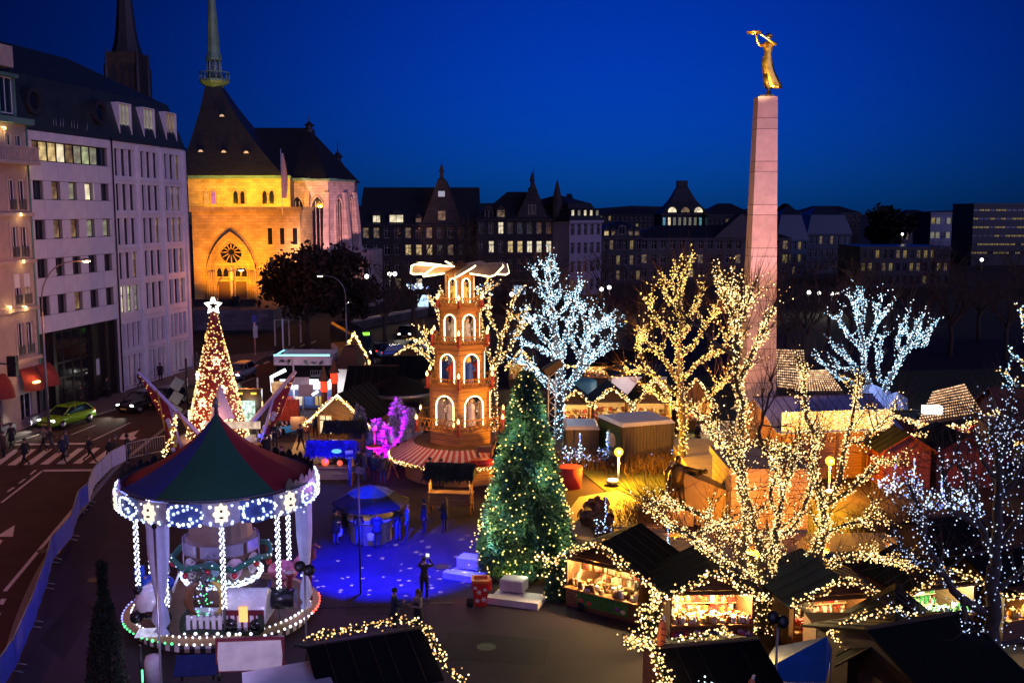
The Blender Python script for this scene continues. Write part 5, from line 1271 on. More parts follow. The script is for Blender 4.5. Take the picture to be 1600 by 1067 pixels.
for i,(px, py, Yb, ptop, lab) in enumerate(((966,757,55.3,706, 'amber lamp on a white post by the hedge and dark container'),(1295,768,53.0,720, 'amber lamp on a white post right of the masonry base'))):
 b = At(px, py, Yb); b.z = 0; h = At(px, ptop, Yb).z
 t = thing('amber_lamp', lab, 'lamp', b,0, 'amber lamps round the monument')
 q=MB();q.tube([(0,0,0),(0,0, h - .15)], .055,8);q.B('post', MWP, t)
 q=MB();q.ball((0,0, h),.25,12,8);q.B('globe', AMB, t)
 q=MB();q.lathe([(.10, h - .2),(.12, h - .14),(.06, h - .13)], 10);q.B('collar', MGY, t)
 lamp((b.x, b.y - .3, h + .05),(1.0,.42,.015),8000 if i == 0 else 5500,.2)
 f = thing('ground_floodlight', ('oval lit floodlight at the foot of the left amber lamp' if i == 0 else 'oval lit floodlight at the foot of the right amber lamp'), 'floodlight', (b.x - .35 + i * .3, b.y - .4,0),.4, 'floodlights at the monument')
 q=MB();q.lathe([(.10,.0),(.10,.12),(.34,.2),(.36,.34),(.30,.36)], 14);q.B('housing', MGY, f)
 q=MB();q.lathe([(.30,.362),(.28,.40),(.02,.42)], 14);q.B('lens', LENS, f)
for (x, y, tx, tz, pw_, col, ang) in ((10.7,48.6, OX,10,7500,(1,.42,.22),60),(13.2,48.9, OX,18,16500,(1,.46,.56),36)):  # assumed floodlights for the obelisk, their fixtures not seen
 f = thing('ground_floodlight', {10.7: 'assumed small floodlight on the masonry base, left, aimed at the obelisk', 13.2: 'assumed small floodlight on the masonry base, right, aimed at the obelisk'}[x], 'floodlight', (x, y,.05 if x > 20 else BH + .01),0, 'floodlights at the monument')
 q=MB();q.cbox((0,0,.25),(.34,.2,.3), rx=-.8);q.box(-.14,.14,-.08,.08,0,.1);q.B('housing', MDK, f)
 lamp((x, y + .1,.62 + (0 if x > 20 else BH)), col, pw_,.15, 'SPOT', (tx, OY, tz), ang,.5)
lamp((10.7,48.75, BH + .62),(1,.74,.36),170000,.2, 'SPOT', (OX, OY, ZT + 3.7),9.5,.5)  # statue spots, set at the same assumed floodlights
lamp((13.2,49.05, BH + .62),(1,.66,.26),70000,.2, 'SPOT', (OX, OY, ZT + 3.7),9.5,.5)
for (px, Yf, tx, ty, tz, pw_, col, ang) in ((330,139,352,148,10,14000,(1,.33,.008),85),(405,138.5,420,148,10,14000,(1,.33,.008),85),(368,137.8,370,148,6,700,(1,.36,.012),90)):  # assumed forecourt floodlights, unseen, lighting the church front
 x = At(px,465, Yf).x; f = thing('ground_floodlight', {330: 'assumed small floodlight on the forecourt left of the church doors', 405: 'assumed small floodlight on the forecourt right of the church doors', 368: 'assumed small floodlight on the forecourt straight before the church doors'}[px], 'floodlight', (x, Yf, TERR)); q=MB();q.cbox((0,0,.25),(.5,.3,.35), rx=-.6);q.box(-.2,.2,-.1,.1,0,.12);q.B('housing', MDK, f)
 lamp((x, Yf + .25, TERR + .6), col, pw_,.2, 'SPOT', (At(tx,400, ty).x, ty, tz), ang,.7)
for px in (330,390,440):       # assumed unseen floodlights on the porch roof, up the wall behind
 p = VE((At(px,330, YC + 3).x, YC + 3.0, zc + .6)); lamp(p,(1,.45,.03),6000,.2, 'SPOT', (p.x, YC + 9, zc + 4.5),130,.8)
 f = thing('assumed_roof_floodlight', 'assumed small floodlight on the porch roof, ' + {330: 'left', 390: 'middle', 440: 'right'}[px] + ' of the three', 'floodlight', (p.x, p.y - .2, zc + .01)); q=MB();q.cbox((0,0,.3),(.5,.3,.3), rx=-.6);q.B('housing', MDK, f)
lamp((At(520,470,138).x,138,3.0),(1,.46,.44),42000,.3, 'SPOT', (At(505,350, YC + 12).x, YC + 12,12),62,.7)  # assumed pink spot on the choir, without any fixture
for i,(x, y, tx, ty, pw_) in enumerate(((10.3,42.4,11.6,46,2600),(13.6,42.6,12.6,46,2200),(7.4,44.6,8.6,48,1500),(6.2,41.8,8,43,500),(16.5,43.2,18,45,500))):  # assumed unseen lamps, added to light the masonry base and court orange
 f = thing('ground_floodlight', 'assumed unseen low amber floodlight before the masonry base, ' + ('first', 'second', 'third', 'fourth', 'fifth')[(2,3,1,0,4)[i]] + ' from the left', 'floodlight', (x, y,.07),0, 'floodlights at the monument'); q=MB();q.cbox((0,0,.2),(.3,.18,.24), rx=-.5);q.box(-.12,.12,-.06,.06,0,.08);q.B('housing', MDK, f)
 lamp((x, y + .16,.42),(1,.30,.006), pw_ * .6,.1, 'SPOT', (tx, ty,1.5),120,.7)
W_BR = wood('hut_boards', (0.17,0.075,0.030),.14,2)
W_DK = wood('dark_boards', (0.060,0.032,0.018),.14,2)
W_OR = wood('honey_boards', (0.36,0.165,0.045),.16,2)
W_RED = wood('red_boards', (0.15,0.022,0.010),.15,0)
W_FL = wood('flap_boards', (0.13,0.060,0.026),.16,1)
M_FELT = mat('roof_felt', (0.007,0.008,0.010),0.85, var=0.35, scale=3, bump=0.2, bscale=30, spec=.12)
M_FELTB = mat('roof_felt_blue', (0.010,0.022,0.050),0.8, var=0.3, scale=3, spec=.15)
M_SEAM = mat('felt_seam', (.022,.022,.026),.6, var=.4, scale=6)
M_TIN = mat('white_tin', (0.50,0.47,0.52),0.45, var=0.15, scale=2)
M_INT = mat('pale_interior', (0.62,0.46,0.26),0.8, var=0.25, scale=5)
STRIP = glow('light_strip', (1.0,.76,.34),6.0)
GOODS = [mat('goods_%s' % n, c,.5, var=.2) for n, c in (('cream', (.7,.6,.42)),('red', (.45,.05,.04)),('gold', (.55,.35,.08)),('white', (.75,.72,.66)),('brown', (.2,.09,.04)),('green', (.06,.25,.06)),('violet', (.22,.06,.32)),('blue', (.05,.10,.30)))]
def goods(name, label, o, x0, x1, y0, y1, z, n, pal, hmax=.3):
 q=MB()
 for _ in range(n):
  q.k = rnd.choice(pal); x = UNI(x0, x1); y = UNI(y0, y1); s = UNI(.05,.12); h = UNI(.08, hmax)
  if rnd.random() < .5: q.cbox((x, y, z + h / 2),(s * 1.6, s * 1.4, h), UNI(-.4,.4))
  else: q.lathe([(s * .6,0),(s * .7, h * .5),(s * .4, h * .8),(s * .3, h)], 7,(x, y, z))
 g = q.B(name, GOODS, None, o.location, o.rotation_euler.z); tag(g, label, 'goods', kind='stuff'); return g
def hut(label, p0, p1, depth, eave=2.05, ridge=2.95, ax='y', front='open', wall=None, roofm=None, over=.35, lit=(1,.66,.26), power=70, flap=.5, low=.78, pal=(0,1,2,3,4), glabel=None, name='market_hut', group='wooden market huts', roofm2=None, shelf=True, ng=70, inner=None):
 p0 = VE((p0[0], p0[1], 0)); p1 = VE((p1[0], p1[1], 0)); d = p1 - p0; w = d.length; rz = math.atan2(d.y, d.x); wall = wall or W_BR; roofm = roofm or M_FELT
 t = thing(name, label, 'market hut', p0, rz, group); T = .06
 def part(n, m, f):
  q=MB(); f(q); return q.B(n, m, t)
 part('wall', wall, lambda q: (q.box(0, T,0.002, depth,.06, eave), q.box(w - T, w,0.002, depth,.06, eave), q.box(T + .002, w - T - .002, depth - T, depth,.06, eave)))
 part('floor', W_DK, lambda q: q.box(.01, w - .01,.01, depth - .01,0,.055))
 if front == 'open':
  part('counter_front', wall, lambda q: q.box(T + .002, w - T - .002,0, T,.06, low))
  part('counter', W_OR, lambda q: q.box(.03, w - .03,-.22,.5, low + .003, low + .05))
  part('back_shelf', inner or M_INT, lambda q: (q.box(T + .01, w - T - .01, depth - .12, depth - T - .003,.1, eave - .05), q.box(T + .02, w - T - .02, depth - .6, depth - .125,.42,.46), q.box(T + .02, w - T - .02, depth - .45, depth - .125,.78,.82)))
  if flap:
   q=MB();q.T = Matrix.Translation((0,0, eave)) @ Matrix.Rotation(rad(-8),4, 'X');q.box(.02, w - .02,-flap,-.01,-.04,0);q.B('flap', W_FL, t)
  q=MB();q.box(.12, w - .12,.25,.29, eave - .09, eave - .05);q.B('light_tube', STRIP, t)
  for f in ((.5,) if w < 2.2 else (.28,.72)):
   c = p0 + d.normalized() * (w * f) + VE((-d.y, d.x,0)).normalized() * .55; lamp((c.x, c.y, eave - .18), lit, power,.12)
  goods('goods', (glabel or 'crowded goods on the counter of the ' + label)[:110], t,.15, w - .15,-.1,.4, low + .06, ng, list(pal))
  if shelf:
   goods('goods', 'goods on the back shelves of the ' + label, t,.15, w - .15, depth - .55, depth - .2,.465, ng, list(pal) + [1,4]); goods('goods', 'goods on the raised shelf of the ' + label, t,.15, w - .15, depth - .42, depth - .2,.825, ng, list(pal) + [4,1], .3)
 else:
  part('front_wall', wall, lambda q: q.box(T + .002, w - T - .002,0, T,.06, eave))
 o = over; h = ridge
 def slab4(q, a, b, c, e, th=.07):
  n = (VE(b) - VE(a)).cross(VE(e) - VE(a)).normalized() * th
  if n.z > 0: n = -n
  q.loft([[a, b, c, e], [VE(p) + n for p in (a, b, c, e)]], True, True, False)
 def seams(edges, run):
  q=MB(); n = max(3, int(VE(run).length / .55)); up = VE((0,0,.012))
  for a, b, _ in edges:
   for k in range(1, n): s = VE(run) * (k / n + UNI(-.02,.02));q.tube([VE(a) + s + up, VE(b) + s + up], .016,4, sm=False)
  q.B('roof_seams', M_SEAM, t)['kind'] = 'stuff'
 def rib(ps):
  q=MB();q.tube(ps,.045,5, sm=False);q.B('verge_board', wall, t)
 if ax == 'y':
  sl = (h - eave) / (w / 2); ez = eave - sl * o
  for k, m in ((0, roofm),(1, roofm2 or roofm)):
   q=MB()
   if k == 0: slab4(q,(-o,-o, ez),(w / 2 - .004,-o, h),(w / 2 - .004, depth + o, h),(-o, depth + o, ez))
   else: slab4(q,(w / 2 + .004,-o, h),(w + o,-o, ez),(w + o, depth + o, ez),(w / 2 + .004, depth + o, h))
   q.B('roof_panel', m, t)
  seams([((-o,-o, ez),(w / 2,-o, h),0),((w + o,-o, ez),(w / 2,-o, h),0)], (0, depth + 2 * o,0))
  for y in (.0, depth - T):
   q=MB();q.prism([(0,0),(1,0)], 0,1) if False else q.loft([[(0, y, eave),(w, y, eave),(w / 2, y, h - .07)], [(0, y + T, eave),(w, y + T, eave),(w / 2, y + T, h - .07)]], True, True, False);q.B('gable_boards', wall, t)
  rib([(-o,-o - .03, ez - .04),(w / 2,-o - .03, h - .04),(w + o,-o - .03, ez - .04)])
  ends = [(-o,-o - .05, ez),(w / 2,-o - .05, h),(w + o,-o - .05, ez)]
 else:
  sl = (h - eave) / (depth / 2); ez = eave - sl * o
  for k, m in ((0, roofm),(1, roofm2 or roofm)):
   q=MB()
   if k == 0: slab4(q,(-o,-o, ez),(w + o,-o, ez),(w + o, depth / 2 - .004, h),(-o, depth / 2 - .004, h))
   else: slab4(q,(-o, depth / 2 + .004, h),(w + o, depth / 2 + .004, h),(w + o, depth + o, ez),(-o, depth + o, ez))
   q.B('roof_panel', m, t)
  seams([((-o,-o, ez),(-o, depth / 2, h),0),((-o, depth + o, ez),(-o, depth / 2, h),0)], (w + 2 * o,0,0))
  for x in (0, w - T):
   q=MB();q.loft([[(x,0, eave),(x, depth, eave),(x, depth / 2, h - .07)], [(x + T,0, eave),(x + T, depth, eave),(x + T, depth / 2, h - .07)]], True, True, False);q.B('gable_boards', wall, t)
  q=MB();q.box(-o, w + o, depth / 2 - .08, depth / 2 + .08, h + .003, h + .05);q.B('ridge_cap', W_DK, t)
  ends = [(-o,-o - .05, ez),(w / 2,-o - .06, ez - .06),(w + o,-o - .05, ez)]
 M = Matrix.Translation(p0) @ Matrix.Rotation(rz,4, 'Z')
 return t, M, w, [M @ VE(e) for e in ends]
def hang(pts, sag=.0, n=3):
 return pts
S1, M1, w1, e1_ = hut('market hut with framed pictures and a green display under its counter', G(884,947), G(1000,977),2.6,2.05,2.85, 'y', low=.8, power=640, pal=(0,2,3,4))
garland([e1_[0] + VE((-.5,.6,.05)), e1_[0], (e1_[0] + e1_[1]) / 2 + VE((0,0,.05)), e1_[1], (e1_[1] + e1_[2]) / 2, e1_[2], e1_[2] + VE((.35,-.1,-.25))], 'thick warm garland along the gable of the hut with framed pictures', per_m=42, spread=.17, r=.032)
fr_m = [mat('picture_%d' % k, c,.6, var=.6, scale=12) for k, c in enumerate(((.30,.08,.05),(.40,.15,.10),(.55,.5,.40),(.35,.20,.12),(.45,.12,.10)))]
for k in range(5):
 c = thing('picture_frame', ['first framed picture from the left in the picture hut', 'second framed picture from the left, red, in the picture hut', 'middle pale framed picture in the picture hut', 'fourth framed picture from the left in the picture hut', 'rightmost framed picture in the picture hut'][k], 'picture', M1 @ VE((.35 + k * .56,.55,1.40)), S1.rotation_euler.z, 'framed pictures in the hut')
 q=MB();q.box(0,.42,0,.03,0,.48);q.B('frame', W_OR, c); q=MB();q.box(.06,.36,-.012,-.002,.06,.42);q.B('picture', fr_m[k], c)
gp = thing('counter_poster', 'green and red printed panel below the counter of the picture hut', 'poster', M1 @ VE((.5,-.03,.2)), S1.rotation_euler.z)
q=MB();q.box(0,2.2,0,.02,0,.62);q.B('panel', mat('poster_green', (.04,.20,.03),.5, var=.7, scale=5), gp)
for k,(x, z, c) in enumerate(((.15,.1,1),(.5,.06,1),(1.7,.1,6),(1.95,.05,0))):
 q=MB();q.ball((x + .05,-.01, z + .1),.09,8,5,(1.2,.15,1));q.B('motif', GOODS[c], gp)
S2, M2, w2_, e2_ = hut('market hut crowded with golden jars, violet bags hanging below its counter', G(1046,1012), G(1176,1010),2.5,2.05,2.75, 'y', low=.85, power=800, pal=(0,2,4,1,2,3), ng=150)
garland([e1_[2] + VE((.35,-.1,-.25)), e2_[0] + VE((-.1,0,0)),(e2_[0] + e2_[1]) / 2 + VE((0,0,.06)), e2_[1], (e2_[1] + e2_[2]) / 2, e2_[2]], 'thick warm garland along the gable of the hut with golden jars', per_m=42, spread=.17, r=.032)
goods('hanging_bags', 'violet and red bags hanging under the counter of the golden jar hut', S2,.1, w2_ - .1,-.14,-.04,.25,90, [6,6,1,7,3], .4)
pl_ = e1_[2] + VE((.3,-.25,-.2))
gb = garland([pl_, pl_ + VE((-.02,0,-.6)), pl_ + VE((-.05,0,-1.2))], 'warm lights hanging down the post between the two front huts', per_m=30, spread=.08, r=.032)
bush = thing('lit_shrub', 'round shrub full of warm lights between the two front huts', 'shrub', (pl_.x - .1, pl_.y - .1,0),0); q=MB()
for _ in range(120):
 v = VE((GAU(0,1), GAU(0,1), GAU(.3,1))).normalized();q.tube([(0,0,.3), v * .3 + VE((0,0,.45)), v * UNI(.35,.6) + VE((0,0,.5))], [.02,.012,.006], 3, cap=False)
o = q.B('twigs', M_FIRCORD, bush); o['kind'] = 'stuff'
b_ = thing('fairy_lights', 'warm lights on the round shrub between the front huts', 'fairy lights', bush.location); bulbs([VE((GAU(0,1), GAU(0,1), GAU(.1,1))).normalized() * UNI(.35,.6) + VE((0,0,.6)) for _ in range(120)], .032, WARM, b_)
S3, M3, w3_, e3_ = hut('market hut behind the lit tree trunk, white counter full of small goods', G(1238,1022), G(1372,1012),2.6,2.0,2.7, 'y', low=.8, power=300, roofm=M_FELTB, pal=(0,3,3,1,4), ng=120)
garland([e3_[0], (e3_[0] + e3_[1]) / 2, e3_[1], (e3_[1] + e3_[2]) / 2, e3_[2], e3_[2] + VE((.6,0,-.2))], 'warm garland along the gable of the hut behind the lit trunk', per_m=38, spread=.15, r=.032)
S4, M4, w4_, e4_ = hut('market hut with green and white goods at the right of the row', G(1415,1004), G(1520,990),2.4,2.0,2.6, 'y', low=.8, power=330, lit=(.85,1,.6), pal=(5,5,3,0), ng=90)
garland([e3_[2] + VE((.6,0,-.2)), e4_[0], (e4_[0] + e4_[1]) / 2 + VE((0,0,.05)), e4_[1], e4_[2]], 'warm garland along the gable of the hut with green goods', per_m=35, spread=.15, r=.032)
S5, M5, w5_, e5_ = hut('market hut with lit yellow board cut by the right edge', G(1566,1004), G(1660,985),3.2,2.0,2.7, 'x', low=.8, power=260, pal=(2,3,0), ng=50)
garland([e4_[2], e5_[0], e5_[1], e5_[2]], 'warm garland on the eave of the hut cut by the right edge', per_m=30, spread=.12, r=.032)
def roof_hut(label, a, b, depth, eave, ridge, ax='x', wall=W_BR, roofm=M_FELT, **k):
 return hut(label, a, b, depth, eave, ridge, ax, 'closed', wall, roofm, **k)
a = G(1024,1012,3.0); b = G(1160,1000,3.0); dd = (b - a).normalized(); nn = VE((-dd.y, dd.x,0))
f0 = a - nn * 1.9 + dd * .3; f1 = b - nn * 1.9 + dd * .1
S6, M6, w6_, e6_ = roof_hut('near hut with corrugated black roof and two giant sausage signs', (f0.x, f0.y),(f1.x, f1.y),3.8,2.35,3.0, 'x', W_OR, M_FELT, over=.4)
q=MB()
for k in range(46): x = -.38 + k * (w6_ + .76) / 46;q.tube([(x,-.36,2.235),(x,1.85,2.99)], .022,4, sm=False)
q.B('corrugation', M_FELT, S6)
L_ = [M6 @ VE(p) for p in ((-.42,-.3,2.3),(-.45,.9,2.72),(-.45,1.9,3.08),(-.45,2.9,2.74),(-.42,3.9,2.4))]
garland(L_, 'thick warm garland round the gable of the near sausage hut', per_m=75, spread=.2, r=.026)
garland([M6 @ VE(p) for p in ((.5,2.3,3.02),(1.4,2.4,3.0),(2.2,2.6,2.97),(w6_ * .8,2.9,2.92))], 'warm garland along the far roof edge of the near sausage hut', per_m=45, spread=.12, r=.026)
lamp(M6 @ VE((-.9,.9,3.3)),(1,.6,.25),30,.2)
M_SAUS = mat('sausage_paint', (0.60,0.14,0.035),0.4, var=0.15, scale=5)
def sausage(label, loc, rz):
 t = thing('sausage_sign', label, 'sign', loc, rz, 'giant wooden sausage signs')
 q=MB(); R = []
 for k in range(11):
  f = k / 10; z = f * 1.0; r = .20 * SIN(PI * min(1, max(0, f * .92 + .05))) ** .45; R.append(ell((.10 * SIN(f * 2.4),0, z), r, r * .55,12))
 q.loft(R, True, True, True);q.B('sausage', M_SAUS, t); t.scale = (.8,) * 3
 q=MB()
 for k in range(3): q.cbox((.07,-.115,.25 + k * .22),(.26,.02,.025),0,0,.35)
 q.B('grill_mark', mat('grill_mark', (.12,.02,.01),.6), t)
 q=MB();q.cbox((.14,0,1.02),(.09,.05,.2),0,0,.3);q.B('fork_tip', MWP, t)
 q=MB();q.tube([(.04,.02,-.25),(.04,.02,.1)], .03,6);q.B('bracket', MDK, t)
sausage('giant sausage sign standing on the gable of the near hut', M6 @ VE((-.15,1.95,2.98)), S6.rotation_euler.z + .35)
sausage('giant sausage sign low on the roof front, cut by the frame', M6 @ VE((1.35,-.62,2.30)), S6.rotation_euler.z + .3)
cl = thing('light_cluster', 'small cluster of cold lights on a twig star over the near hut roof', 'light ornament', M6 @ VE((.35,-.15,2.5))); bulbs([(GAU(0,.13), GAU(0,.1), GAU(.1,.18)) for _ in range(60)], .022, [COLD[0], COLD[2]], cl)
q=MB();
for k in range(14): v = VE((GAU(0,.3), GAU(0,.2), GAU(.1,.3)));q.tube([(0,0,-.15), v * .5, v], .008,3, cap=False)
q.B('twigs', M_FIRCORD, cl)
a = G(496,1003,2.9); b = G(640,980,2.9); dd = (b - a).normalized(); nn = VE((-dd.y, dd.x,0)); f0 = a - nn * 1.75; f1 = b - nn * 1.75
S7, M7, w7_, e7_ = roof_hut('near hut with smooth black roof and garland beside the merry-go-round', (f0.x, f0.y),(f1.x, f1.y),3.2,2.3,2.9, 'x', W_BR, M_FELT, over=.35)
garland([M7 @ VE(p) for p in ((-.2,2.0,2.98),(w7_ * .35,2.15,2.96),(w7_ * .8,2.1,3.0),(w7_ + .3,1.7,3.0),(w7_ + .45,.8,2.72),(w7_ + .5,-.2,2.36),(w7_ + .9,-.7,2.1))], 'warm garland round the roof edge of the near hut by the merry-go-round', per_m=38, spread=.13, r=.026)
a = G(1326,1000,2.4); b = G(1470,1020,2.4)
S8, M8, w8_, e8_ = roof_hut('dark gabled hut with garland on its gable in the lower right', (a.x, a.y),(b.x, b.y),3.6,2.0,2.95, 'y', W_DK, M_FELT)
garland([G(1296,990,2.2), G(1330,968,2.7), G(1385,952,3.0), G(1430,962,2.8), G(1470,985,2.4)], 'warm garland looping over the dark gabled hut in the lower right', per_m=35, spread=.13, r=.028)
garland([G(1298,990,2.2), G(1316,1006,2.0), G(1342,1026,1.8)], 'short warm garland falling from the dark gable in the lower right', per_m=45, spread=.11, r=.028)
a = G(1470,1066,2.6); b = G(1600,1040,2.6)
roof_hut('large dark roof at the lower right corner, under the cold-lit tree', (a.x, a.y),(b.x, b.y),5.2,2.2,3.1, 'x', W_DK, M_FELT)
a = G(1462,935,0); b = G(1545,930,0)
roof_hut('small dark hut roof behind the green goods hut', (a.x, a.y),(b.x, b.y),3.0,2.0,2.8, 'x', W_DK, M_FELT)
M_TARP = mat('blue_tarp', (0.012,0.10,0.36),0.45, var=0.25, scale=2, bump=0.2)
def canopy(label, pts, h, apex, ax, ay, m=M_TARP):
 c = sum((VE(p) for p in pts), VE()) / 4; t = thing('tarp_canopy', label, 'canopy', (c.x, c.y,0),0, 'blue tarp canopies'); P = [VE(p) - VE((c.x, c.y,0)) for p in pts]
 for k in range(4):
  q=MB(); A, B = P[k], P[(k + 1) % 4];q.loft([[A, A.lerp(B,.5) + VE((0,0,-.08)), B], [A.lerp(VE((ax, ay, apex)),.5), A.lerp(B,.5).lerp(VE((ax, ay, apex)),.5) + VE((0,0,-.1)), B.lerp(VE((ax, ay, apex)),.5)], [(ax - .01, ay, apex),(ax, ay, apex),(ax + .01, ay, apex)]], False, False, True);q.B('tarp_panel', m, t)
  q=MB();q.tube([(A.x * .97, A.y * .97,0),(A.x * .97, A.y * .97, A.z)], .03,6);q.B('pole', MGY, t)
 return t
canopy('blue tarp canopy with its ridge rising to the right at the lower edge', [G(1176,1056,2.2), G(1290,1066,2.2), G(1300,1012,2.2), G(1210,1010,2.2)], 2.2,2.9,.9,.2)
bx = thing('lit_stall_corner', 'narrow stall corner with yellow light behind the blue tarp', 'stall', G(1272,1072,0)); q=MB();q.box(0,1.5,0,1.4,0,1.9);q.B('wall', W_BR, bx); q=MB();q.box(.1,.3,-.04,-.004,.9,1.8);q.B('light_strip', glow('strip_yellow', (1,.7,.1),1.6), bx); q=MB();q.box(.75,1.4,-.03,-.004,.4,1.5);q.B('pale_board', mat('pale_board', (.5,.42,.3),.7), bx)
for (px, py, Y, top, lab, discs) in ((252,1067,27,822, 'thin grey steel mast before the left carousel curtain', 0),(479,1010,31,888, 'thin mast with two round dark discs before the right carousel curtain', 2),(1212,1067,27,968, 'thin mast with two round dark discs before the front tree trunk', 2)):
 b = At(px, py, Y); b.z = 0; h = At(px, top, Y).z; t = thing('steel_mast', lab, 'mast', b,0, 'thin steel masts'); q=MB();q.tube([(0,0,0),(0,0, h)], .035,8);q.B('pole', MGY, t)
 for k in range(discs):
  q=MB(); x = -.14 + .28 * k; z = h - .05 + .12 * (1 - k);q.lathe([(.01,-.03),(.18,-.03),(.18,.03),(.01,.03)], 18); o = q.B('disc', MDK, t,(x,0, z)); o.rotation_euler = (PI / 2 - .3,0,.4)
 if not discs: q=MB();q.ball((0,0, h),.08,8,6);q.B('cap', MDK, t)
def stall(label, pxa, pxb, py, depth, eave, ridge, ax='y', **k):
 a = G(pxa, py); b = G(pxb, py + k.pop('dy', 0)); return hut(label,(a.x, a.y),(b.x, b.y), depth, eave, ridge, ax, **k)
C1, MC1, wc1, ec1 = stall('gable hut with lit roof edges and bright window near the purple firs', 497,572,694,4.2,2.1,3.5, 'y', dy=5, front='closed', wall=W_BR, over=.45)
q=MB();q.tube([(-.5,-.52,1.50),(wc1 / 2,-.52,3.42),(wc1 + .5,-.52,1.50)], .06,6, sm=False);q.B('light_rope', glow('rope_light', (1,.82,.45),5), C1)
window(C1,.12,.7,.95,1.3,0, 'cross', LIT_W, W_OR,-.06)
garland([MC1 @ VE(p) for p in ((-.9,-.2,1.5),(-.45,-.56,1.42),(wc1 / 2,-.56,3.25),(wc1 + .5,-.56,1.42),(wc1 + 1.5,.2,1.6))], 'warm garland below the lit roof edge of the gable hut', per_m=28, spread=.10, r=.045)
lamp(MC1 @ VE((-1.2,-.6,1.9)),(1,.62,.2),170,.2); lamp(MC1 @ VE((wc1 / 2,-1.0,1.9)),(1,.6,.2),60,.2)
RL = glow('red_lantern_lit', (1.0,.05,.015),1.5)
for i,(px, py, Y) in enumerate(((507,640,69),(523,628,71))):
 p = At(px, py, Y); t = thing('red_lantern', ('red glowing lantern with pointed dark roof, left of the pair' if i == 0 else 'red glowing lantern with pointed dark roof, right of the pair'), 'lantern', (p.x, Y,0),0, 'red lanterns on posts'); z = At(px,604 - 13 * i, Y).z
 q=MB();q.tube([(0,0,0),(0,0, z - .35)], .22,6, sm=False);q.B('post', W_DK, t)
 q=MB();q.lathe([(.20, z - .35),(.26, z - .2),(.26, z + .3),(.20, z + .4)], 8, sm=False);q.B('glow_body', RL, t)
 q=MB();q.lathe([(.40, z + .40),(.20, z + .8),(.03, z + 1.5)], 6, sm=False);q.B('roof', W_DK, t); lamp((p.x, Y - .8, z),(1,.1,.03),40,.2)
for (lab, pa, pb, py, dep, ev, rg, ax) in (('black roofed hut behind the gable hut', 545,612,655,4.5,2.2,3.6, 'x'),('black roofed hut right behind the red lanterns', 600,660,628,4.0,2.2,3.4, 'x')):
 stall(lab, pa, pb, py, dep, ev, rg, ax, front='closed', wall=W_DK)
p = G(625,668); pv = thing('round_pavilion', 'round black-roofed bar pavilion above the purple firs', 'pavilion', p)
q=MB();q.lathe([(2.5,2.5),(2.55,2.62),(1.4,3.2),(.1,3.7)], 20);q.B('roof', M_FELT, pv); q=MB();q.lathe([(2.56,2.45),(2.62,2.45),(2.62,2.7),(2.56,2.7)], 24, cap=False);q.B('roof_rim', MGY, pv)
for a in range(8): q=MB();q.tube([(2.2 * COS(a * .785),2.2 * SIN(a * .785),0),(2.2 * COS(a * .785),2.2 * SIN(a * .785),2.5)], .07,6);q.B('post', W_DK, pv)
q=MB();q.lathe([(1.9,0),(1.9,1.05),(2.05,1.06),(2.05,1.12)], 20);q.B('counter', W_DK, pv)
a = G(440,640); b = G(524,640); d = b - a; wb = d.length
br = thing('drinks_bar', 'white drinks bar with bright counter, dark fascia and lit roof sign box', 'bar', a, math.atan2(d.y, d.x));
BW = glow('bar_light', (.86,.92,1.0),2.0, noise=.3, nscale=4)
zz = lambda py: At(480, py, a.y).z
def bp(n, m, *bx_): q=MB();q.box(*bx_); return q.B(n, m, br)
bp('base_panel', mat('bar_base', (.03,.05,.16),.5, var=.8, scale=3),0, wb,0,.1,.1, zz(607)); bp('counter_light', BW,-.05, wb + .05,-.12,-.004, zz(606), zz(592)); bp('counter', MWP,-.1, wb + .1,-.16,.5, zz(607) + .003 - .06, zz(607) - .004)
for k in range(5): bp('bar_picture', GOODS[(1,0,7,2,6)[k]], .3 + k * wb / 5.4,.85 + k * wb / 5.4,-.03,-.004,.35,.35 + .7)
fas = bp('fascia', mat('black_fascia', (.004,.004,.007),.85, var=.1, spec=.1),-.15, wb + .3,-.75,-.6, zz(590), zz(570)); bp('roof', MDK,-.1, wb + .3,-.59,3.5, zz(572), zz(569))
bx_ = bp('sign_box', mat('frosted_board', (.55,.50,.62),.6, var=.2, scale=2),-.3, wb - .2,-.82,-.7, zz(568), zz(554));
bp('sign_box_side', M_TIN, wb - .197, wb - .1,-.7,2.6, zz(568), zz(556)); bp('sign_box_back', M_TIN,-.3, wb - .2,2.6,2.7, zz(568), zz(553))
bp('light_line', glow('cyan_line', (.25,.85,1.0),2.4),-.3, wb - .2,-.80,-.74, zz(554) + .003, zz(554) + .12); bp('light_line', glow('cyan_line', (.25,.85,1.0),2.4),-.3,-.24,-.7,2.6, zz(555), zz(555) + .08)
for k,(x, m) in enumerate(((.35, MDK),(.9, MDK),(2.2, M_COPPER),(2.7, M_COPPER),(3.2, MDK))):
 q=MB(); z0 = zz(563)
 for s in range(5): th = s * .7 + k;q.tube([(x,-.835, z0),(x + .12 * COS(th),-.835, z0 + .15 * SIN(th)),(x + .28 * COS(th + .5),-.835, z0 + .2 * SIN(th + .5))], .03,4)
 q.B('sprig', m, br)
q=MB(); zc_ = (zz(590) + zz(570)) / 2
for s in range(5): x = wb * .70 + (s - 2) * .18;q.tube([(x + .09 * COS(t_),-.77, zc_ + .20 * SIN(t_)) for t_ in [i * .524 for i in range(13)]], .018,4)
q.box(wb * .70 - .48, wb * .70 + .48,-.78,-.755, zc_ - .30, zc_ - .25);q.B('crown_emblem', mat('emblem_grey', (.18,.18,.22),.5), br)
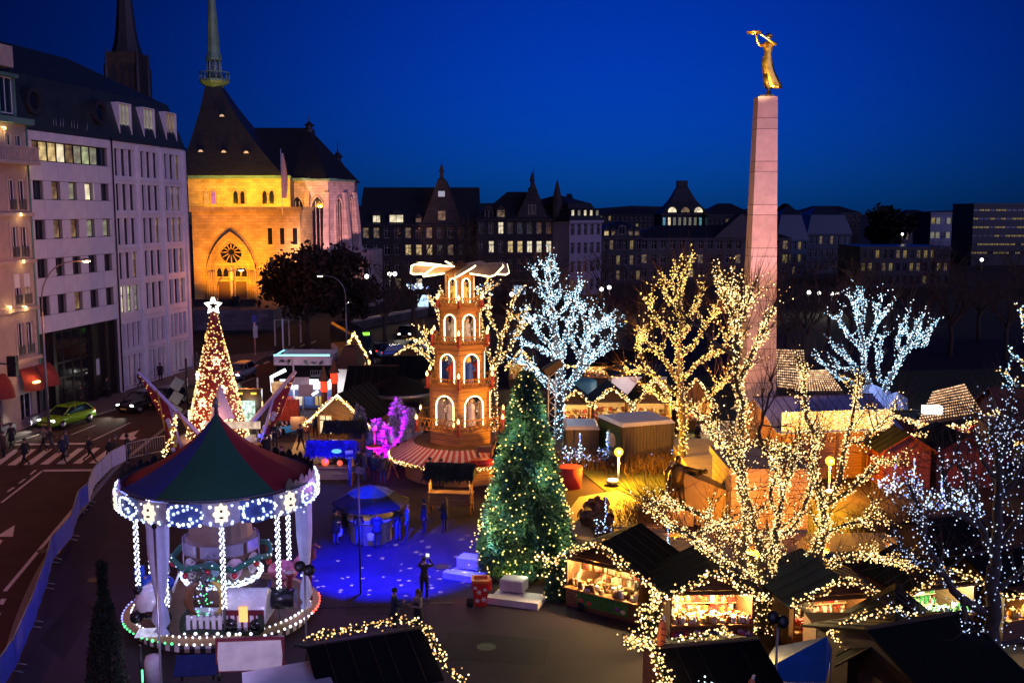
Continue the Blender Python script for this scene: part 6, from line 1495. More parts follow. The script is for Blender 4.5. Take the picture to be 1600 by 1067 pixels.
bp('side_wall', MWP, wb + .02, wb + 1.6,.2,3.2,0, zz(575));
q=MB();q.loft([[(wb - .1,-.3, zz(576)),(wb + 1.9,-.3, zz(576)),(wb + 1.9,3.6, zz(576)),(wb - .1,3.6, zz(576))], [(wb + .6,.8, zz(545)),(wb + 1.3,.8, zz(545)),(wb + 1.3,2.4, zz(545)),(wb + .6,2.4, zz(545))]], True, True, False);q.B('side_roof', mat('brown_roof', (.09,.035,.02),.7, var=.3), br)
for f in (.15,.5,.85): c = a + d * f; lamp((c.x, c.y - 1.0,1.5),(.85,.9,1),55,.3)
lamp((a.x + wb + 1.0, a.y - 1.0,1.6),(1,.92,.9),90,.3)
for i,(px, pt, py, w, m, lab) in enumerate(((460,556,640,1.5, MWP, 'pale blank board on a tall pole left of the bar'),(474,592,650,1.1, MWP, 'pale blank board on a pole before the bar counter'),(404,590,655,.0, MWP, 'tall white pole beside the lit parasol frame'))):
 b = At(px, py,76 - i); b.z = 0; h = At(px, pt,76 - i).z; t = thing('sign_board', lab, 'sign', b,0, 'blank boards on poles'); q=MB();q.tube([(0,0,0),(0,0, h)], .06,8);q.B('pole', MWP, t)
 if w: q=MB();q.box(-.3, w - .3,-.12,-.06, h - 1.3 if i else h - 2.2, h - .4 if i else h - 1.6);q.B('board', mat('blank_board', (.42,.33,.36),.7, var=.15), t)
tb = thing('neon_frame', 'bent white neon tube frame with a hanging orange lantern left of the bar', 'light ornament', G(434,655)); yb = tb.location.y
pz = lambda px, py: At(px, py, yb) - tb.location
q=MB();q.tube([pz(446,578), pz(424,589), pz(426,610), pz(440,632)], .13,8);q.B('neon_tube', glow('neon_white', (.9,.95,1),2.6), tb); q=MB();q.tube([pz(440,632),(0.3,0,0)], .06,6);q.B('post', MGY, tb)
q=MB(); c = pz(434,605);q.lathe([(.42,-.6),(.55,.4)], 12,(c.x + .1, c.y - .3, c.z));q.B('lantern', glow('orange_lantern', (.95,.55,.25),.6, noise=.5, nscale=3), tb)
tb2 = thing('neon_frame', 'short white neon arm on a post right of the bar', 'light ornament', G(500,655)); yb = tb2.location.y; pz = lambda px, py: At(px, py, yb) - tb2.location
q=MB();q.tube([pz(497,611), pz(488,617)], .1,8);q.B('neon_tube', glow('neon_white', (.9,.95,1),2.6), tb2); q=MB();q.tube([pz(497,611),(0,0,0)], .05,6);q.B('post', MGY, tb2)
C2, MC2, wc2, ec2 = stall('bright little gabled house covered in warm bulbs behind the bar', 538,574,606,3.0,2.2,4.8, 'y', wall=W_OR, power=160, flap=0, ng=20)
P = [VE((x,-.42, z)) for x in np.linspace(-.3, wc2 + .3,26) for z in [2.2 + 2.6 * (1 - abs(x - wc2 / 2) / (wc2 / 2 + .35)) + GAU(0,.10) for _ in range(5)]] + [VE((s + GAU(0,.1),-.42, UNI(0,2.2))) for s in (-.25, wc2 + .25) for _ in range(40)]
lt = thing('fairy_lights', 'dense warm bulbs outlining the little gabled house', 'fairy lights', C2.location, C2.rotation_euler.z); bulbs(P,.075, WARM, lt)
for (pxa, pxb, lab, rm) in ((604,676, 'stall with teal roof and bright warm counter behind the purple firs', mat('teal_roof', (.06,.16,.15),.5, var=.2)),(678,700, 'small stall with lit green board left of the pyramid', M_FELT),(795,832, 'small stall with bright screen right behind the pyramid', M_FELT)):
 s_, m_, w_, e_ = stall(lab, pxa, pxb,600 if pxa < 790 else 606,3.2,2.1,3.3, 'y', power=220, roofm=rm, ng=50)
 garland([e_[0], (e_[0] + e_[1]) / 2, e_[1], (e_[1] + e_[2]) / 2, e_[2]], 'warm garland on the gable of the ' + ' '.join(lab.split()[:9]), per_m=21, spread=.14, r=.06)
chain = []
for (pxa, pxb, py, dep, ev, rg, ax, lab, kw) in (
 (872,925,676,3.0,2.0,2.9, 'y', 'stall with bright counter right of the icy tree trunk', dict(power=240, roofm=M_FELTB)),
 (926,985,672,3.0,2.0,3.0, 'y', 'blue-roofed stall with garland behind the dark container', dict(power=160, roofm=M_FELTB)),
 (992,1050,676,3.4,2.1,3.7, 'y', 'stall with lit gable left of the warm narrow tree', dict(power=240, wall=W_OR)),
 (1056,1112,674,3.4,2.1,3.7, 'y', 'orange gabled stall with white lamps right of the warm narrow tree', dict(power=300, wall=W_OR))):
 s_, m_, w_, e_ = stall(lab, pxa, pxb, py, dep, ev, rg, ax, ng=50, **kw); garland([e_[0], (e_[0] + e_[1]) / 2, e_[1], (e_[1] + e_[2]) / 2, e_[2]], 'warm garland on the gable of the ' + ' '.join(lab.split()[:9]), per_m=24, spread=.13, r=.052)
for (pxa, pxb, py, lab, kw) in ((912,950,604, 'far stall with yellow lit front beyond the icy tree', dict(power=260)),(955,1015,602, 'far dark stall under the hanging garland', dict(power=60))):
 s_, m_, w_, e_ = stall(lab, pxa, pxb, py,3,2.1,3.0, 'x', ng=30, **kw)
garland([At(880,570,90), At(915,574,90), At(950,582,90), At(985,580,90), At(1015,576,88)], 'warm garland hanging in a long curve beyond the icy tree', per_m=18, spread=.2, r=.07)
wt = thing('white_shed', 'white shed with red door and blue roof beyond the stalls', 'shed', G(955,640)); q=MB();q.box(0,4.2,0,3,0,2.6);q.B('wall', MWP, wt); q=MB();q.box(1.8,3.0,-.05,-.004,.05,2.0);q.B('door', mat('red_door', (.40,.02,.03),.6), wt); q=MB();q.loft([[(-.2,-.3,2.6),(4.6,-.3,2.6),(4.6,3.2,2.6),(-.2,3.2,2.6)], [(.8,1.2,3.3),(3.8,1.2,3.3),(3.8,1.8,3.3),(.8,1.8,3.3)]], True, True, False);q.B('roof', M_FELTB, wt); lamp(wt.location + VE((1,-2,2.2)),(1,.7,.65),160,.3)
tk = thing('water_tank', 'round pale teal tank between the icy tree and the white shed', 'tank', G(910,645)); q=MB();q.lathe([(1.0,0),(1.05,.2),(1.05,2.4),(.9,2.55),(.2,2.6)], 18);q.B('shell', mat('teal_paint', (.12,.34,.36),.5, var=.2), tk); q=MB();q.lathe([(1.07,1.1),(1.09,1.15),(1.07,1.2)], 18, cap=False);q.B('hoop', MGY, tk)
def container(label, a, b, depth, h, m, end=None):
 d = b - a; t = thing('container', label, 'container', a, math.atan2(d.y, d.x), 'dark equipment containers'); w = d.length
 q=MB();q.box(0, w,0, depth,.1, h);q.B('body', m, t); q=MB()
 for k in range(int(w / .22)): q.box(.05 + k * .22,.13 + k * .22,-.035,-.002,.15, h - .05)
 q.B('ribs', m, t); q=MB();q.loft([[(-.08,-.1, h + .003),(w + .08,-.1, h + .003),(w + .08, depth + .1, h + .003),(-.08, depth + .1, h + .003)], [(.1,.15, h + .18),(w - .1,.15, h + .18),(w - .1, depth - .15, h + .18),(.1, depth - .15, h + .18)]], True, True, False);q.B('roof', M_TIN, t)
 for x in (0, w - .12): q=MB();q.box(x, x + .12,-.06,-.037,.1, h);q.B('corner_post', MDK, t)
 return t, w
M_CONT = mat('container_brown', (.045,.030,.022),.6, var=.25)
container('small dark container with white striped top by the Christmas tree', G(884,722), G(935,722),2.6,2.0, M_CONT)
ct_, cw_ = container('long dark brown container with green end panel behind the amber lamp', G(972,734), G(1052,726),3.2,2.55, M_CONT)
q=MB();q.box(-.03,-.004,.2,3.0,.3,2.4);q.B('green_panel', mat('green_panel', (.03,.08,.02),.6, var=.2), ct_)
q=MB();q.ball((-.04,1.3,1.5),.55,10,6,(.08,1,.8));q.ball((-.05,1.7,1.9),.2,8,5,(.1,1,1));q.box(-.045,-.035,.5,2.4,.6,.85);q.B('white_emblem', mat('emblem_white', (.5,.5,.42),.7), ct_)
rb = thing('red_bin', 'red cloth-covered bin between the Christmas tree and the lit shrubs', 'bin', G(890,762)); q=MB();q.loft([ell((0,0,0),.62,.5,12), ell((0,0,1.2),.72,.58,12,0,.03)], True, True, True);q.B('cover', mat('red_cloth', (.36,.02,.02),.8, var=.2), rb)
tw = thing('lattice_tower', 'slim white lattice tower with dark box beside the fir top', 'tower', G(862,705)); yb = tw.location.y; H_ = At(862,580, yb).z; q=MB()
for sx in (-.22,.22):
 for sy in (-.22,.22): q.tube([(sx, sy,0),(sx, sy, H_)], .035,5)
n = 14
for k in range(n):
 z0, z1 = H_ * k / n, H_ * (k + 1) / n; s = 1 if k % 2 else -1
 q.tube([(-.22 * s,-.22, z0),(.22 * s,-.22, z1)], .02,4);q.tube([(-.22,-.22 * s, z0),(-.22,.22 * s, z1)], .02,4);q.tube([(.22,-.22 * s, z0),(.22,.22 * s, z1)], .02,4)
q.B('lattice', MWP, tw); q=MB();q.cbox((0,0, H_ + .25),(1.25,.7,.45),.3,.0,-.5);q.B('loudspeaker_box', mat('speaker_brown', (.03,.016,.012),.7), tw)
a = G(1218,752); b = G(1392,745);
OB, MOB, wob, eob = hut('long orange-lit market hall with white net-light band and blue tent roof', (a.x, a.y),(b.x, b.y),6.5,3.0,4.2, 'x', 'closed', W_OR, mat('pale_blue_roof', (.20,.24,.46),.6, var=.2), over=.4)
q=MB();q.box(-.1, wob * .97,-.28,-.22,2.75,4.0);q.B('fascia', mat('cream_fascia', (.6,.5,.38),.7), OB)
lt = thing('net_lights', 'dense white net lights on the fascia of the orange hall', 'fairy lights', OB.location, OB.rotation_euler.z); bulbs([(x + GAU(0,.06),-.33, z + GAU(0,.05)) for x in np.linspace(0, wob * .96,56) for z in np.linspace(2.8,3.95,9)], .034, [WARM[2], WARM[0]], lt)
for k in range(5): x = .15 + k * (wob - .3) / 4; q=MB();q.box(x - .08, x + .08,-.10,-.004,0,2.72);q.B('post', W_BR, OB)
def net_roof(label, llabel, pts, nx, ny, r, m, name='net_light_roof', pal=None, wall=W_DK):
 P = [VE(p) for p in pts]; t = thing(name, label, 'stall roof', (0,0,0),0, 'stall roofs with net lights'); q=MB(); up = VE((0,0,.12))
 q.loft([[p - up for p in P], P], True, True, False);q.B('roof_panel', m, t)
 for p in P:
  q=MB();q.tube([(p.x, p.y,0),(p.x, p.y, p.z - .13)], .08,6);q.B('post', wall, t)
 lt = thing('net_lights', llabel, 'fairy lights', (0,0,0),0, 'net lights on stall roofs'); B = []
 for i in range(nx):
  for j in range(ny):
   u = (i + .5) / nx; v = (j + .5) / ny; B.append(P[0].lerp(P[1], u).lerp(P[3].lerp(P[2], u), v) + VE((0,0,.06)))
 bulbs(B, r, pal or [glow('bulb_net', (1,.62,.34),1.5), glow('bulb_net2', (1,.55,.28),1.0)], lt)
M_BRN = mat('brown_tiles', (.06,.022,.014),.7, var=.3)
net_roof('steep brown roof dotted with net lights behind the obelisk, upper part', 'rows of net lights on the steep roof behind the obelisk', [At(1214,606,77), At(1262,612,77), At(1256,547,80), At(1212,546,80)], 15,15,.07, M_BRN)
net_roof('lower brown roof dotted with net lights right of the obelisk', 'rows of net lights on the lower roof right of the obelisk', [At(1240,612,75.5), At(1318,612,75.5), At(1292,578,78), At(1250,580,78)], 17,10,.07, M_BRN)
net_roof('brown roof striped with rows of net lights at the far right', 'close rows of net lights on the roof at the far right', [At(1432,662,62.5), At(1536,646,62.5), At(1506,600,66), At(1458,612,66)], 24,11,.055, M_BRN)
s_, m_, w_, e_ = stall('stall with bright white lamp and red goods at the far right', 1425,1540,694,4,1.5,1.8, 'x', flap=0, power=600, pal=(1,3,1,0), ng=90, wall=W_RED)
garland([At(1400,650,62), At(1440,662,62), At(1480,668,62), At(1520,660,62), At(1556,644,62)], 'warm garland on the roof edge of the red goods stall', per_m=28, spread=.15, r=.055)
garland([At(1556,640,64), At(1575,690,63), At(1600,690,62)], 'short warm garland right of the red goods stall', per_m=24, spread=.12, r=.05)
q=MB();q.cbox((0,0,0),(1.1,.5,.5)); wl = q.B('white_lamp_box', glow('white_box', (1,.95,.9),2.4)); p = At(1456,640,62.2); wl.location = p; tag(wl, 'bright white lamp box under the striped net-light roof', 'lamp')
R1, MR1, wr1, er1 = stall('red-walled hut with garland arching over its roof, left of two', 1378,1452,764,3.6,2.3,3.1, 'y', front='closed', wall=W_RED)
garland([At(1378,692,57), At(1400,684,57), At(1440,678,57), At(1468,692,57), At(1484,706,57)], 'warm garland arching over the left red hut', per_m=28, spread=.14, r=.045)
R2, MR2, wr2, er2 = stall('red-walled hut with black roof, right of two', 1462,1548,762,3.6,2.2,2.9, 'y', front='closed', wall=W_RED)
lamp(MR1 @ VE((-.6,-2.2,1.6)),(1,.22,.03),14,.3); lamp(MR2 @ VE((-.4,-2.0,1.7)),(1,.22,.03),20,.3)
canopy('blue tent roof behind the orange hall, left', [At(1330,650,70), At(1385,652,70), At(1392,612,74), At(1340,606,74)], 3, At(1352,600,72).z,0,0, mat('tent_white', (.38,.42,.62),.7, var=.1))
canopy('pale blue tent roof behind the orange hall, right', [At(1376,664,69), At(1420,650,69), At(1418,622,73), At(1385,618,73)], 3, At(1398,612,71).z,0,0, mat('tent_white', (.38,.42,.62)))
lamp(At(1375,575,69.5),(.42,.5,1),420,.4)
p = At(1566,690,60); t = thing('arched_sign', 'dark red arched sign with upright slats at the right edge', 'sign', (p.x,60,0)); z0 = p.z; q=MB()
for k in range(11): x = -.55 + k * .11;q.box(x, x + .05,-.05,.0, z0, z0 + .35 + .8 * math.sqrt(max(0,1 - (x / .62) ** 2)))
q.B('slat', mat('sign_ochre', (.35,.14,.05),.7), t); q=MB();q.tube([(.66 * COS(a * .2617),-.02, z0 + .3 + .95 * SIN(a * .2617)) for a in range(13)], .05,5);q.B('arch', W_RED, t); q=MB();q.box(-.7,.7,.02,2,0, z0 + 1.2);q.B('wall', W_RED, t)
q=MB();
stall('wide dark red roofed stall at the right edge', 1570,1640,700,4,2.4,3.6, 'x', front='closed', wall=W_RED, roofm=mat('red_felt', (.10,.015,.02),.8, var=.2))
PY = VE((-2.95,58.0,0)); M_PW = wood('pyramid_wood', (0.46,0.20,0.038),.5,2); M_PWD = wood('pyramid_wood_dark', (0.34,0.14,0.030),.3,2)
pt = thing('christmas_pyramid', 'tall tiered wooden Christmas pyramid with arches, figures and wide vanes', 'christmas pyramid', PY)
TUBE = glow('arch_light', (1.0,.80,.42),5.0); FLM = glow('candle_flame', (1.0,.66,.22),4.0); M_CAN = mat('red_candle', (.32,.03,.015),.5, var=.1)
def hexp(R, k): a = PI / 6 + PI / 3 * k - PI / 2 - PI / 6; return VE((R * COS(a), R * SIN(a),0))
z_ = lambda py: At(718, py,56.6).z
TI = [(1.86, z_(669), z_(613),.62),(1.52, z_(603), z_(549),.60),(1.20, z_(538), z_(488),.60),(.84, z_(478), z_(432),.55)]
q=MB();q.prism([tuple(hexp(1.95, k)[:2]) for k in range(6)], z_(704), z_(669) - .105);q.B('base_skirt', M_PWD, pt)
FC = [mat('figure_white', (.62,.52,.50),.6), mat('figure_blue', (.02,.07,.35),.6), mat('figure_red', (.42,.04,.02),.6), mat('figure_yellow', (.6,.45,.12),.6), mat('figure_stripe', (.5,.45,.42),.6), mat('figure_skin', (.5,.32,.2),.6)]
def pyr_figure(parent, x, y, z, h, col, k):
 q=MB();q.lathe([(h * .17,0),(h * .16, h * .1),(h * .12, h * .5),(h * .13, h * .68),(h * .07, h * .78),(h * .03, h * .8)], 10,(x, y, z)); f = q.B('figure', col, parent)
 q=MB();q.ball((x, y, z + h * .88), h * .085,8,6);q.B('figure_head', FC[5], f)
 for s in (-1,1):
  q=MB();q.tube([(x + s * h * .12, y, z + h * .66),(x + s * h * .20, y - h * .04, z + h * .52),(x + s * h * .16, y - h * .15, z + h * .55)], [h * .05, h * .045, h * .03], 6);q.B('figure_arm', col, f)
 if k == 1: q=MB();q.ball((x - .1, y - .05, z + h * .92), h * .14,8,5,(.8,.8,1.1));q.B('figure_burden', FC[3], f)
 if k == 2: q=MB();q.cbox((x - .12, y - .02, z + h * .92),(.22,.2,.55),.3,.2);q.B('figure_burden', FC[1], f)
 return f
def candle(p, parent, h=.55):
 q=MB();q.lathe([(.085,0),(.085, h)], 8, p);q.lathe([(.15,-.04),(.16,0),(.03,.01)], 8, p); c = q.B('candle', M_CAN, parent)
 q=MB();q.lathe([(.04,0),(.085,.09),(.065,.18),(.01,.30)], 8,(p[0], p[1], p[2] + h));q.B('flame', FLM, c)
for ti,(R, z0, z1, ow_) in enumerate(TI):
 H = z1 - z0
 for k in range(6):
  A = hexp(R, k); B = hexp(R, k + 1); d = B - A; L = d.length; M_ = Matrix.Translation(A + VE((0,0, z0))) @ Matrix.Rotation(math.atan2(d.y, d.x),4, 'Z')
  n_ = 10; w = L * ow_; cx = L / 2; zs = H * .06; hh = H * .84; top = []
  rr = w / 2
  out = [(cx - rr, zs)] + [(cx - rr * COS(PI * i / n_), zs + hh - rr + rr * SIN(PI * i / n_)) for i in range(n_ + 1)] + [(cx + rr, zs)]
  q=MB();q.T = M_
  for dy in (0,.07):
   q.poly([(0, dy,0),(L, dy,0),(L, dy, zs),(0, dy, zs)]);q.poly([(0, dy, zs),(cx - rr, dy, zs),(cx - rr, dy, zs + hh - rr),(0, dy, zs + hh - rr)]);q.poly([(cx + rr, dy, zs),(L, dy, zs),(L, dy, zs + hh - rr),(cx + rr, dy, zs + hh - rr)])
   for i in range(n_):
    p, r = out[1 + i], out[2 + i]; tp = lambda s: (0, s) if False else s
    q.poly([(p[0], dy, p[1]),(r[0], dy, r[1]),(r[0] if i < n_ - 1 else cx + rr, dy, H),(p[0], dy, H)])
   q.poly([(0, dy, zs + hh - rr),(cx - rr, dy, zs + hh - rr),(cx - rr, dy, H),(0, dy, H)]);q.poly([(cx + rr, dy, zs + hh - rr),(L, dy, zs + hh - rr),(L, dy, H),(cx + rr, dy, H)])
  for i in range(len(out) - 1): p, r = out[i], out[i + 1];q.poly([(p[0], 0, p[1]),(p[0], .07, p[1]),(r[0], .07, r[1]),(r[0], 0, r[1])])
  pn = q.B('arch_panel', M_PW, pt)
  q=MB();q.T = M_;q.tube([(x,-.035, z) for x, z in out], .034,5);q.B('light_tube', TUBE, pn)
  q=MB();q.T = M_;q.box(-.07,.07,-.07,.07,0, H);q.B('corner_post', M_PWD, pt)
 q=MB();q.prism([tuple(hexp(R + .12, k)[:2]) for k in range(6)], z0 - .10, z0 - .003);q.B('floor', M_PWD, pt)
 q=MB();q.prism([tuple(hexp(R + .10, k)[:2]) for k in range(6)], z1 + .003, z1 + .14);q.B('cornice', M_PWD, pt)
 Rg = R + (.42 if ti else .85); zg = z0 - .12
 q=MB();q.prism([tuple(hexp(Rg, k)[:2]) for k in range(6)], zg - .16, zg - .003) if ti else None
 if ti: q.B('gallery_floor', M_PWD, pt)
 for k in range(6):
  A = hexp(Rg, k); B = hexp(Rg, k + 1); q=MB(); zr_ = zg + (.5 if ti else .75)
  a_, b_ = A + VE((0,0, zg)), B + VE((0,0, zg));q.tube([a_ + VE((0,0, zr_ - zg)), b_ + VE((0,0, zr_ - zg))], .035,4, sm=False);q.tube([a_ + VE((0,0,.06)), b_ + VE((0,0,.06))], .03,4, sm=False)
  m_ = 9
  for i in range(m_):
   f = i / m_; g2 = (i + 1) / m_;q.tube([a_.lerp(b_, f) + VE((0,0,.06)), a_.lerp(b_, g2) + VE((0,0, zr_ - zg))], .022,3, sm=False);q.tube([a_.lerp(b_, f) + VE((0,0, zr_ - zg)), a_.lerp(b_, g2) + VE((0,0,.06))], .022,3, sm=False)
  q.tube([a_, a_ + VE((0,0, zr_ - zg + .15))], .06,5);q.B('gallery_railing', M_PWD, pt)
  if ti == 0 or True:
   c = hexp(Rg + (.18 if ti else .1), k); q=MB();q.tube([hexp(Rg - .1, k) + VE((0,0, zg - .1)), c + VE((0,0, zg - .02))], .04,4);q.B('candle_arm', M_PWD, pt)
   candle((c.x, c.y, zg + .02), pt,.62 if ti < 3 else .4)
 nF = 6
 for k in range(nF):
  a = PI / 3 * k + PI / 6 - PI / 2 + .08; rF = R * .62; hF = H * (.80 if ti else .84)
  pyr_figure(pt, rF * COS(a), rF * SIN(a), z0, hF, [FC[0], (FC[1], FC[2])[k % 2], FC[4], FC[3]][ti], (0,(2 if k % 2 else 1),0,0)[ti])
 lamp(PY + VE((0,0, z0 + H * .86)),(1,.62,.2),(150,110,85,70)[ti], .12)
 for s in (-1,1): lamp(PY + VE((s * R * .9,-R - .7, z0 + H * .25)),(1,.50,.14),(70,55,45,30)[ti], .2)
q=MB();q.tube([(0,0,0),(0,0, z_(418))], .09,8);q.B('shaft', M_PWD, pt)
zt = TI[3][2] + .15; q=MB();q.lathe([(TI[3][0] + .12, zt),(.5, zt + .42),(.12, zt + .62)], 6, a0=-PI / 2, sm=False);q.B('cap_roof', M_PWD, pt)
zv = z_(420) - .05; M_VANE = mat('vane_boards', (.50,.34,.22),.6, var=.15, scale=3)
for k in range(8):
 a = k * PI / 4 + .16; M_ = Matrix.Translation((0,0, zv)) @ Matrix.Rotation(a,4, 'Z') @ Matrix.Rotation(rad(30),4, 'X'); q=MB();q.T = M_
 out = [(.35,-.06),(1.0,-.42),(2.55,-.62),(2.75,-.45),(2.75,.45),(2.55,.62),(1.0,.42),(.35,.06)];q.prism(out,-.02,.02); v = q.B('vane', M_VANE, pt)
 q=MB();q.T = M_;q.tube([(x, y,-.05) for x, y in out[1:7]], .045,5);q.B('vane_light', TUBE, v)
lamp(PY + VE((-1.6,-1, zv - .6)),(1,.7,.35),60,.3); lamp(PY + VE((1.6,-1, zv - .6)),(1,.7,.35),30,.3)
Ra, Rb = 2.75,4.1; za, zb2 = z_(700) + .15, z_(712) - .02
M_STR1 = mat('awning_red', (.42,.05,.045),.85, var=.1); M_STR2 = mat('awning_cream', (.60,.42,.36),.85, var=.1)
q=MB(); n = 120
for i in range(n):
 q.k = i % 2; rings = []
 for r, z in ((Ra, za),((Ra + Rb) / 2,(za + zb2) / 2 - .02),(Rb, zb2),(Rb + .02, zb2 - .14)): rings.append([(r * COS(2 * PI * (i + j * .5) / n), r * SIN(2 * PI * (i + j * .5) / n), z + (.05 if (j == 1) else 0)) for j in range(3)])
 q.loft(rings, False, False, False)
q.B('striped_awning', [M_STR1, M_STR2], pt)
q=MB();q.lathe([(2.7, zb2),(2.72, za + .02),(.1, za + .05)], 24, sm=False);q.B('hut_roof', M_PWD, pt)
q=MB();q.lathe([(3.25,0),(3.25,1.0),(3.5,1.0),(3.5,1.07),(2.9,1.08)], 24, sm=False);q.B('bar_counter', W_OR, pt)
for k in range(12): a = k * PI / 6; q=MB();q.tube([(3.1 * COS(a),3.1 * SIN(a),0),(3.1 * COS(a),3.1 * SIN(a), zb2 + .1)], .09,6);q.B('post', M_PW, pt)
q=MB();q.lathe([(1.9,0),(1.9, zb2)], 16);q.B('hut_core', W_OR, pt)
for a in range(5): th = -PI * (.15 + .175 * a); lamp(PY + VE((2.7 * COS(th),2.7 * SIN(th), zb2 - .2)),(1,.6,.2),75,.12)
ga = [PY + VE(((Rb + .03) * COS(a),(Rb + .03) * SIN(a), zb2 - .1)) for a in np.linspace(PI * .95, PI * 2.05,22)]
garland(ga, 'warm garland along the rim of the striped awning', per_m=26, spread=.08, r=.042)
goods('counter_goods', 'mugs and bright goods on the round counter below the pyramid', pt,-2.6,-.6,-3.3,-3.0,1.1,50, [1,2,3,0], .25)
q=MB();q.ball((0,0,0),.5,12,6,(1.5,.9,.5)); o = q.B('red_cushion_sign', mat('red_shiny', (.5,.03,.02),.3), None, PY + VE((1.3,-4.05,1.6))); tag(o, 'round red padded sign under the striped awning', 'sign')
d_ = thing('deer_figure', 'brown deer figure standing on the awning roof of the pyramid', 'deer figure', PY + VE((1.5,-3.35, zb2 + .05)),-.2); M_DEER = mat('deer_brown', (.20,.10,.045),.8, var=.3, scale=5)
q=MB(); R_ = []
for f,(x, z, ry, rz2) in enumerate(((-.52,.80,.10,.13),(-.40,.82,.16,.19),(-.1,.80,.16,.18),(.2,.82,.17,.20),(.40,.86,.13,.16),(.52,1.02,.09,.11),(.58,1.25,.07,.09),(.62,1.36,.075,.08),(.76,1.33,.05,.05),(.84,1.30,.035,.035))):
 R_.append([(x, ry * COS(t), z + rz2 * SIN(t)) for t in [i * PI / 5 for i in range(10)]])
q.loft(R_, True, True, True)
for x, y, bk in ((-.42,-.1,-1),(-.42,.1,-1),(.33,-.1,1),(.33,.1,1)): q.tube([(x, y,.78),(x + .04 * bk, y,.5),(x - .05 * bk, y,.36),(x - .02 * bk, y,0)], [.09,.055,.035,.03], 6)
q.tube([(-.52,0,.88),(-.6,0,.78)], .04,5)
for s in (-1,1): q.tube([(.60, s * .05,1.42),(.57, s * .14,1.52)], [.035,.015], 5);q.tube([(.60, s * .04,1.44),(.55, s * .12,1.68),(.62, s * .2,1.85)], .012,4);q.tube([(.55, s * .12,1.68),(.68, s * .14,1.80)], .01,4)
q.B('body', M_DEER, d_)
for k,(x, y, h) in enumerate(((2.4,-2.7,1.7),(3.1,-2.2,1.9))):
 t = thing('small_fir', ('dark small fir beside the deer on the pyramid roof' if k == 0 else 'second dark small fir right of the deer, behind the big fir tip'), 'fir tree', PY + VE((x, y, zb2))); fir(h,.75,900, [mat('dark_needles', (.012,.02,.012),.9)], t,60 + k,.26,5)
KC = VE((-10.75,36.6,0)); KR = 3.2; ck = thing('carousel', 'merry-go-round with green and red canopy, bulb-lit valance and toy rides', 'carousel', KC)
ZE, ZT_ = 4.92, At(345,645, KC.y).z; RE = 3.42
CG = [mat('canopy_green', (.016,.115,.070),.8, var=.12, scale=1.5), mat('canopy_red', (.26,.012,.028),.8, var=.12, scale=1.5), mat('canopy_blue', (.020,.055,.30),.8, var=.12, scale=1.5)]
n = 10; order = [0,0,1,1,2,0,0,2,1,2]
ang = lambda k: -PI / 2 - rad(22) + 2 * PI * k / n
def canopy_r(f): return RE * (1 - f) ** 1.0 - .62 * SIN(PI * f) * (1 - .25 * f)
for k in range(n):
 a0, a1 = ang(k), ang(k + 1); rings = []
 for j in range(9):
  f = j / 8; r = max(.03, canopy_r(f)); z = ZE + .45 + (ZT_ - ZE - .45) * f; row = []
  for i in range(4): a = a0 + (a1 - a0) * i / 3; s = 1 - .035 * SIN(PI * i / 3) * SIN(PI * f); row.append((r * s * COS(a), r * s * SIN(a), z))
  rings.append(row)
 q=MB();q.loft(rings, False, False, True);q.B('canopy_panel', CG[order[(k + 0) % n]], ck)
q=MB();q.lathe([(.1, ZT_ - .05),(.06, ZT_ + .2),(.16, ZT_ + .25),(.02, ZT_ + .6)], 8);q.B('finial', MGY, ck)
M_VAL = mat('valance_blue', (.02,.05,.20),.5, var=.5, scale=3); M_VALW = mat('valance_cream', (.22,.22,.30),.6, var=.3, scale=4)
BLB = [glow('bulb_fair', (.78,.84,1.0),2.6), glow('bulb_fair2', (.48,.58,1.0),1.9)]
P = []; nv = 18; off = rad(17)
